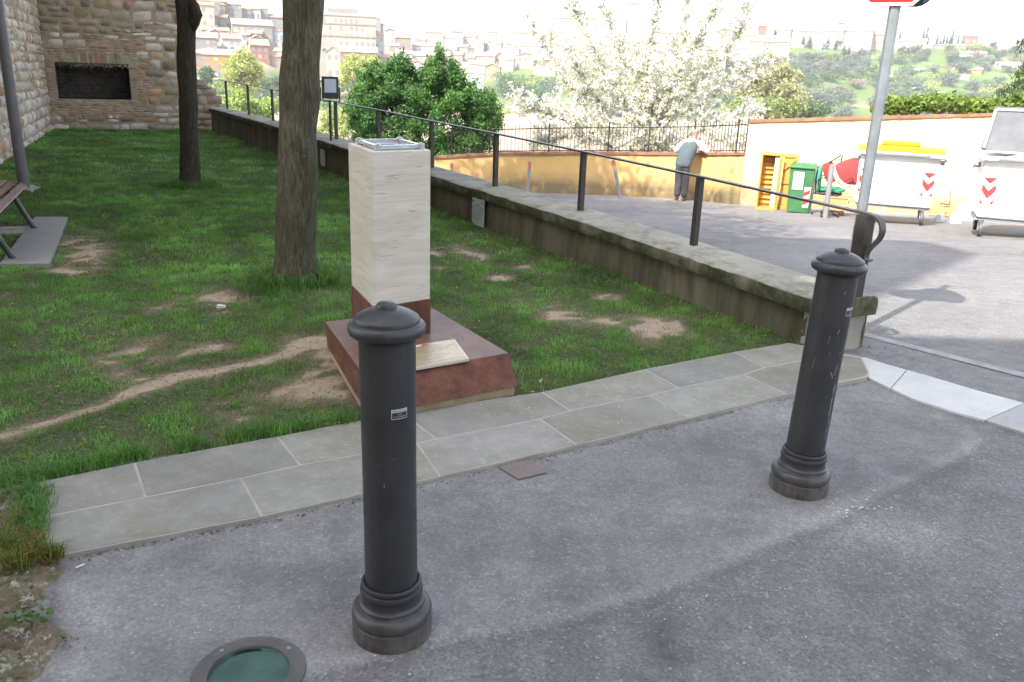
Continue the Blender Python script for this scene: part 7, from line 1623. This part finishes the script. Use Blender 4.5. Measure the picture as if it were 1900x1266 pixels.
RGT = [(1334, 1360, 56, 74, 'pink', 3, 'ridge', 'pink building at the left end of the right skyline'), (1366, 1396, 68, 100, 'cream', 4, 'ridge', 'cream monastery wing with small windows'), (1394, 1462, 79, 106, 'cream', 11, 'ridge', 'large cream building with a broad pink roof above the olive trees'), (1404, 1464, 57, 68, 'white', 4, 'ridge', 'white upper storey behind the broad pink roof'),
       (1408, 1422, 50, 56, 'red', 2, 'gable', 'tiny red roofed dormer house on the right skyline'), (1482, 1524, 60, 84, 'cream', 5, 'ridge', 'cream building with pink roof behind the small cypresses'), (1524, 1612, 60, 88, 'white', 4, 'ridge', 'very long white convent with a thin pink roof left of the sign pole'), (1583, 1594, 37, 60, 'cream', 2, 'flat', 'slender cream bell tower on the right skyline'),
       (1556, 1566, 43, 56, 'pink', 2, 'hip', 'little pink lantern tower beside a green dome'), (1612, 1640, 66, 92, 'pink', 4, 'ridge', 'pink building ending just left of the sign pole'), (1664, 1698, 64, 74, 'white', 2, 'flat', 'long low white block right of the sign pole'), (1664, 1714, 78, 96, 'cream', 6, 'ridge', 'cream house with pale pink roof right of the sign pole'),
       (1736, 1790, 85, 92, 'pink', 3, 'ridge', 'low pink building under the cypress row'), (1788, 1812, 68, 84, 'red', 5, 'ridge', 'rosy church gable right of the cypress row'), (1812, 1878, 80, 88, 'cream', 2, 'flat', 'long pale garden wall house on the far right skyline'), (1782, 1826, 100, 112, 'white', 4, 'ridge', 'white villa with pink roof on the right hillside'),
       (1848, 1892, 117, 126, 'white', 2, 'flat', 'long low white house at the far right hillside'), (1804, 1820, 130, 138, 'orange', 3, 'ridge', 'tiny orange cottage among the trees'), (1782, 1797, 141, 147, 'white', 2, 'ridge', 'tiny white cottage with a red roof among the trees')]
for (a, b_, ye, yb, wl_, rh_, rf, lab) in RGT: house(a, b_, ye, yb, wl_, lab, roof=rf, rh=rh_, cols=max(1, int((b_ - a) / 9)), rows=max(1, int((yb - ye) / 12)), yaw=rr_h.uniform(-.15, .15))
FC = ['cream', 'grey', 'white', 'tan', 'pink', 'stone']
rf = random.Random(17)
for zone_n, x0_, x1_, y0_, y1_, n_ in (('town beside the thin trunk', 366, 440, 22, 88, 7), ('town left of the thick trunk', 440, 528, 40, 98, 8), ('hillside under the palazzo', 640, 740, 88, 112, 6), ('rows behind the dark tree', 745, 880, 88, 132, 12), ('rows left of the blossom', 880, 1010, 84, 122, 12), ('slope behind the blossom', 1010, 1190, 72, 118, 12), ('slope right of the blossom', 1190, 1390, 80, 128, 10)):
    for i_ in range(n_):
        x_ = x0_ + (x1_ - x0_) * (i_ + rf.uniform(.1, .9)) / n_; yb_ = rf.uniform(y0_, y1_) + 6; w__ = rf.uniform(11, 22); c_ = FC[(i_ + n_) % 6]; hh_ = rf.uniform(9, 15)
        house(x_ - w__ / 2, x_ + w__ / 2, yb_ - hh_, yb_, c_, 'small %s house, %s roof, %s from left in the %s' % (c_, ('pink', 'pale')[i_ % 2], ('first', 'second', 'third', 'fourth', 'fifth', 'sixth', 'seventh', 'eighth', 'ninth', 'tenth', 'eleventh', 'twelfth')[i_], zone_n), roof=('ridge', 'gable')[rf.random() < .25], rh=rf.uniform(3, 5), cols=2, rows=1, tile=('tile', 'tilepale')[i_ % 2], yaw=rf.uniform(-.3, .3))
# garden walls, roads on the hill
mb = MB()
def strip(pts, w_, dz):
    P = [hpt(*p) for p in pts]
    for a, b_ in zip(P[:-1], P[1:]):
        for s_ in range(6):
            p = a.lerp(b_, s_ / 6); q_ = a.lerp(b_, (s_ + 1) / 6); p.z = float(h_z(p.x, p.y)) + dz; q_.z = float(h_z(q_.x, q_.y)) + dz; mb.beam(p, q_, w_, .3)
strip([(1652, 146), (1680, 139), (1712, 131)], 3.5, 1.2); strip([(1496, 196), (1540, 198), (1590, 200)], 2.5, 1.0); strip([(1690, 168), (1725, 160)], 2, 1.0)
tag(mb.build('path', simple('pale_track', (.6, .57, .5), (.5, .48, .42), .3, .9)), kind='structure')
mb = MB(); strip([(595, 152), (640, 150), (700, 156)], 9, .9); strip([(372, 152), (410, 152), (470, 156)], 9, .9); tag(mb.build('car_park', simple('pale_asphalt', (.4, .4, .42), (.33, .33, .35), .3, .9)), kind='structure')
# parked cars
def make_car(paint, pos, ang, label):
    rt = empty('parked_car', pos, ang, label, 'car', None); mb = MB()
    sec = [(-2.05, .35, .62), (-1.95, .3, .85), (-1.0, .28, .95), (.9, .28, .98), (1.9, .3, .92), (2.05, .35, .65)]
    vs = [(x, s_ * .82, z) for x, z0, z1 in sec for s_, z in ((-1, z0), (1, z0), (1, z1), (-1, z1))]; fs = [(i * 4 + k_, i * 4 + (k_ + 1) % 4, i * 4 + 4 + (k_ + 1) % 4, i * 4 + 4 + k_) for i in range(5) for k_ in range(4)] + [(3, 2, 1, 0), (20, 21, 22, 23)]
    mb.add(vs, fs); mb.prism([(-1.35, -.72, .951), (1.45, -.72, .951), (1.45, .72, .951), (-1.35, .72, .951)], [(-.6, -.6, 1.44), (1.0, -.6, 1.44), (1.0, .6, 1.44), (-.6, .6, 1.44)]); mb.build('body', paint, rt, bevel=.06)
    mb = MB(); mb.prism([(-1.2, -.735, 1.0), (1.3, -.735, 1.0), (1.3, .735, 1.0), (-1.2, .735, 1.0)], [(-.62, -.64, 1.38), (.98, -.64, 1.38), (.98, .64, 1.38), (-.62, .64, 1.38)]); mb.build('windows', MT['win'], rt)
    for x in (-1.3, 1.3):
        for y in (-.8, .8): mb = MB(); mb.tube([(x, y - .1, .32), (x, y + .1, .32)], .32, 14); mb.build('wheel', MT['black'], rt, smooth=30)
    return rt
for px, py, paint, ang, lab in ((392, 149, MT['white'], .2, 'white car parked below the orange house'), (409, 149, MT['darkgrey'], .1, 'dark grey car parked right of the white one'), (452, 152, MT['white'], -.1, 'white car parked at the foot of the pale green tree'), (660, 154, simple('blue_car', (.25, .33, .42), (.2, .28, .38), 1, .35), .3, 'blue car parked below the brown building')):
    p = hpt(px, py); p.z += 1.1; make_car(paint, p, -math.atan2(p.x, p.y) + ang, lab)
# ------------------------------------------------------------------ trees on the hills
protos = {}
def proto(kind, seed):
    key = (kind, seed)
    if key in protos: return protos[key]
    g = np.random.default_rng(seed * 13 + len(kind)); rr = random.Random(seed)
    if kind == 'cypress': lob = [(0, 0, 1.2 + i * 1.0, .95 - .08 * i + .1 * math.sin(i)) for i in range(10)]; n = 700; lf = .28
    elif kind == 'fir': lob = [(rr.uniform(-.2, .2), rr.uniform(-.2, .2), 1 + i * .8, 1.5 - .17 * i) for i in range(9)]; n = 700; lf = .3
    else:
        lob = [(rr.gauss(0, 1.5), rr.gauss(0, 1.5), 3 + rr.gauss(0, 1.1), rr.uniform(.8, 1.6)) for _ in range(14)]; n = 900; lf = .34
    C_ = dict(olive=((.09, .115, .085), (.17, .195, .145)), green=((.055, .115, .025), (.14, .22, .05)), lime=((.15, .23, .04), (.26, .32, .09)), brown=((.17, .15, .095), (.25, .205, .13)), cypress=((.018, .04, .02), (.045, .075, .035)), fir=((.03, .06, .03), (.06, .1, .05)), pinkbl=((.5, .3, .36), (.6, .42, .46)), dark=((.04, .09, .04), (.1, .16, .07)), white=((.7, .68, .62), (.78, .76, .7)))[kind]
    V, F, cl = leaf_cloud(n, lob, lf, C_, seed, .7)
    mb = MB(); me = npmesh(kind + '_tree', V, F, MT['leaffar'], cl, link_it=False)
    protos[key] = me; return me
SC = dict(olive=1.0, green=1.0, lime=1.0, brown=1.0, cypress=1.0, fir=1.0, pinkbl=.8, dark=1.0, white=.8)
LBL = dict(olive='grey green olive tree in the grove on the far hillside', green='fresh green tree on the far hillside', lime='pale lime green tree on the far hillside', brown='brownish budding tree on the far hillside', cypress='dark narrow cypress on the skyline right of the sign pole', fir='small dark conifer before the long white convent', pinkbl='pink flowering tree on the far hillside', dark='dark evergreen on the far hillside', white='white flowering tree on the far hillside')
NM = dict(olive='olive_tree', cypress='cypress', fir='conifer', pinkbl='blossom_tree', white='blossom_tree')
def far_tree(kind, px, yb, hpx, lab=None, grp=None, wid=1.0, nat=None):
    p, k_ = sized(px, px, yb); H_ = hpx * k_; nat = {'cypress': 11.0, 'fir': 8.5}.get(kind, 6.2); s_ = H_ / nat
    o = bpy.data.objects.new(NM.get(kind, 'tree'), proto(kind, random.Random(int(px * 3 + yb)).randint(0, 3))); C.objects.link(o); o.location = p - Vector((0, 0, .2 * s_)); o.scale = (s_ * wid, s_ * wid, s_); o.rotation_euler.z = px * 1.7
    if not lab and kind not in ('cypress', 'fir'):
        reg = ('beyond the railing left of the thick trunk' if px < 535 else 'beneath the palazzo right of the thick trunk' if px < 720 else 'left of the blossom tree trunk' if px < 1100 else 'behind the blossom tree' if px < 1290 else 'between the blossom tree and the brownish tree' if px < 1400 else 'above the brownish tree' if px < 1480 and yb < 150 else 'behind the brownish tree' if px < 1480 else 'left of the sign pole' if px < 1625 else 'just right of the sign pole' if px < 1720 else 'above the yellow lidded container' if px < 1810 else 'above the open container')
        tier = 'high on the hill' if yb < 122 else 'midway up the hill' if yb < 165 else 'low on the slope'
        lab = '%s %s, %s' % (LBL[kind].replace(' on the far hillside', '').replace(' in the grove', ''), tier, reg); grp = lab.replace(' tree', ' trees').replace('evergreen', 'evergreens')
    if kind == 'cypress': lab = 'dark narrow cypress of the %s on the skyline' % ('first tall clump right of the sign pole' if 1695 < px < 1725 else 'long row right of the first clump' if 1725 < px < 1770 else 'pair at the right end of the row' if px > 1770 else 'lone spot touching the sign pole')
    tag(o, lab or LBL[kind], 'tree', grp or ('conifers before the convent' if kind == 'fir' else 'cypresses on the skyline' if kind == 'cypress' else kind.replace('pinkbl', 'pink blossom') + ' trees on the hillside')); return o
for px, yt, yb in ((1703, 66, 84), (1711, 50, 82), (1717, 47, 83), (1721, 67, 84), (1737, 59, 84), (1744, 66, 83), (1750, 58, 82), (1756, 60, 82), (1761, 66, 83), (1765, 51, 82), (1777, 62, 82), (1785, 68, 83), (1669, 55, 72)): far_tree('cypress', px, yb, yb - yt)
for px, yt, yb in ((1438, 49, 66), (1490, 65, 82), (1501, 63, 88), (1513, 62, 86), (1535, 68, 88), (1550, 72, 92), (1565, 78, 104), (1574, 82, 102), (1597, 82, 106), (1684, 82, 104)): far_tree('fir', px, yb, yb - yt)
rr = random.Random(9); used = []
def scat(n, x0, x1, y0f, y1f, kinds, h0, h1):
    c_ = 0; tries = 0
    while c_ < n and tries < n * 30:
        tries += 1; x = rr.uniform(x0, x1); a, b_ = y0f(x), y1f(x); y = rr.uniform(a, b_)
        if any(abs(x - u) < 9 and abs(y - v) < 5 for u, v in used): continue
        used.append((x, y)); kind = rr.choice(kinds); far_tree(kind, x, y, rr.uniform(h0, h1) * (1 + (y - 120) / 220), wid=rr.uniform(1.0, 1.35)); c_ += 1
scat(34, 1450, 1610, lambda x: 110, lambda x: 150, ['olive'] * 5 + ['green'], 15, 24)
scat(70, 1440, 1905, lambda x: 112 if x < 1780 else 118, lambda x: 225, ['olive', 'olive', 'green', 'lime', 'brown', 'olive', 'dark', 'lime'], 14, 24)
scat(26, 1640, 1905, lambda x: 96, lambda x: 122, ['green', 'dark', 'olive', 'lime', 'brown'], 14, 22)
scat(30, 1290, 1470, lambda x: 125, lambda x: 230, ['green', 'lime', 'dark', 'olive'], 16, 26)
scat(14, 1440, 1900, lambda x: 190, lambda x: 235, ['olive', 'green', 'brown', 'lime'], 20, 30)
scat(26, 930, 1290, lambda x: 150, lambda x: 275, ['green', 'lime', 'olive', 'dark'], 18, 30)
scat(16, 372, 530, lambda x: 165, lambda x: 232, ['green', 'lime', 'dark', 'olive'], 16, 30)
scat(20, 580, 700, lambda x: 165, lambda x: 290, ['green', 'lime', 'olive', 'brown'], 20, 34)
scat(9, 596, 712, lambda x: 92, lambda x: 97, ['green', 'dark', 'olive'], 5, 8)
for px, yb, h_, kd in ((1530, 88, 8, 'pinkbl'), (1562, 175, 12, 'pinkbl'), (1460, 190, 10, 'brown'), (1739, 176, 10, 'white'), (1842, 88, 12, 'dark'), (500, 98, 12, 'green'), (1412, 112, 12, 'dark'), (962, 178, 46, 'lime'), (940, 178, 44, 'green'), (985, 176, 40, 'lime'), (1000, 186, 34, 'green')): far_tree(kd, px, yb, h_)
def mid_tree(name, lobs, r_, leaf, cols, n, seed, label): 
    return cloud_tree(name, lobs, r_, leaf, cols, n, seed, label, trunk=(atd(sum(l[0] for l in lobs) / len(lobs), max(l[1] + l[2] for l in lobs) + 15, r_), .25), mat='leaf')
rr = random.Random(21)
def blob(cx, cy, rx_, ry_, n, r0, r1): return [(cx + rx_ * math.cos(a) * q_, cy + ry_ * math.sin(a) * q_, rr.uniform(r0, r1), rr.uniform(-3, 3)) for a, q_ in [(rr.uniform(0, 6.28), rr.random() ** .5) for _ in range(n)]]
mid_tree('tree', blob(448, 135, 32, 36, 26, 8, 15), 170, .30, ((.26, .33, .07), (.42, .44, .14)), 7000, 31, 'pale yellow green spring tree in front of the orange houses')
mid_tree('tree', blob(668, 132, 34, 26, 22, 6, 13), 190, .30, ((.28, .36, .06), (.42, .46, .14)), 5500, 32, 'bright lime tree in front of the brown building')
mid_tree('tree', blob(1428, 165, 62, 38, 40, 9, 18), 120, .24, ((.25, .26, .13), (.40, .38, .2)), 11000, 33, 'large bare brownish budding tree right of the blossom tree')
mid_tree('tree', blob(1420, 205, 70, 14, 24, 8, 14), 110, .22, ((.1, .17, .05), (.3, .32, .1)), 6000, 34, 'low green bushy tree under the brownish one behind the high wall')
mid_tree('tree', blob(400, 205, 30, 18, 14, 8, 14), 120, .24, ((.12, .22, .04), (.3, .38, .08)), 4000, 35, 'green bushy tree beyond the start of the railing')
mid_tree('tree', blob(470, 195, 36, 26, 22, 8, 16), 110, .24, ((.12, .24, .04), (.33, .40, .09)), 6500, 36, 'light green bushy tree just beyond the railing left of the thick trunk')
mid_tree('tree', blob(385, 140, 12, 10, 8, 5, 8), 200, .3, ((.05, .1, .04), (.1, .16, .07)), 1500, 37, 'dark green small tree left of the parked cars')
mid_tree('tree', blob(620, 235, 24, 26, 16, 8, 14), 105, .2, ((.24, .3, .08), (.4, .42, .16)), 4500, 38, 'yellowish bushy tree behind the floodlight stake')
mid_tree('tree', blob(905, 225, 22, 20, 12, 8, 14), 90, .16, ((.12, .24, .04), (.28, .36, .08)), 3500, 39, 'light green rounded tree right of the dark tree')
mid_tree('tree', blob(1500, 200, 36, 14, 12, 6, 12), 130, .22, ((.05, .1, .05), (.14, .2, .08)), 3000, 40, 'dark green bush behind the high wall right of the brownish tree')

# ================================================================== unseen building and tower added behind the camera to shade forecourt and lawn
rt = empty('building', (0, 0, 0), 0, 'plain ochre block added unseen behind the camera to shade the forecourt', 'building')
mb = MB(); mb.box(-7.59, 3.2, -14, -5.0, -1, 13.2); mb.build('walls', MT['yellowpale'], rt)
mb = MB(); mb.prism([(-7.55, -14.5, 13.203), (3.7, -14.5, 13.203), (3.7, -4.5, 13.203), (-7.55, -4.5, 13.203)], [(-6, -11, 14.4), (1, -11, 14.4), (1, -8.5, 14.4), (-6, -8.5, 14.4)]); mb.build('roof', MT['tile'], rt)
for i in range(3):
    for z in (3.2, 6.4, 9.4, 12.4): mb = MB(); mb.box(-7 + i * 4, -5.8 + i * 4, -4.997, -4.93, z, z + 1.6); mb.build('window', MT['shut'], rt)

mb = MB(); mb.box(-22, -7.6, -6.5, -5, -1, 22); tag(mb.build('tower', MT['wallmortar']), 'stone tower block added unseen behind the camera to shade the lawn', 'tower')  # made-up tower, tall and shallow so its shade covers the lawn
# ================================================================== air
mb = MB(); mb.box(-900, 900, -120, 1400, -60, 90)
tv = bpy.data.materials.new('haze'); tv.use_nodes = True; tn = tv.node_tree; tn.nodes.clear(); out = tn.nodes.new('ShaderNodeOutputMaterial'); pv = tn.nodes.new('ShaderNodeVolumePrincipled')
pv.inputs['Color'].default_value = (.9, .93, 1, 1); pv.inputs['Density'].default_value = HAZE; tn.links.new(pv.outputs[0], out.inputs['Volume'])
if HAZE: tag(mb.build('haze', tv), kind='stuff')
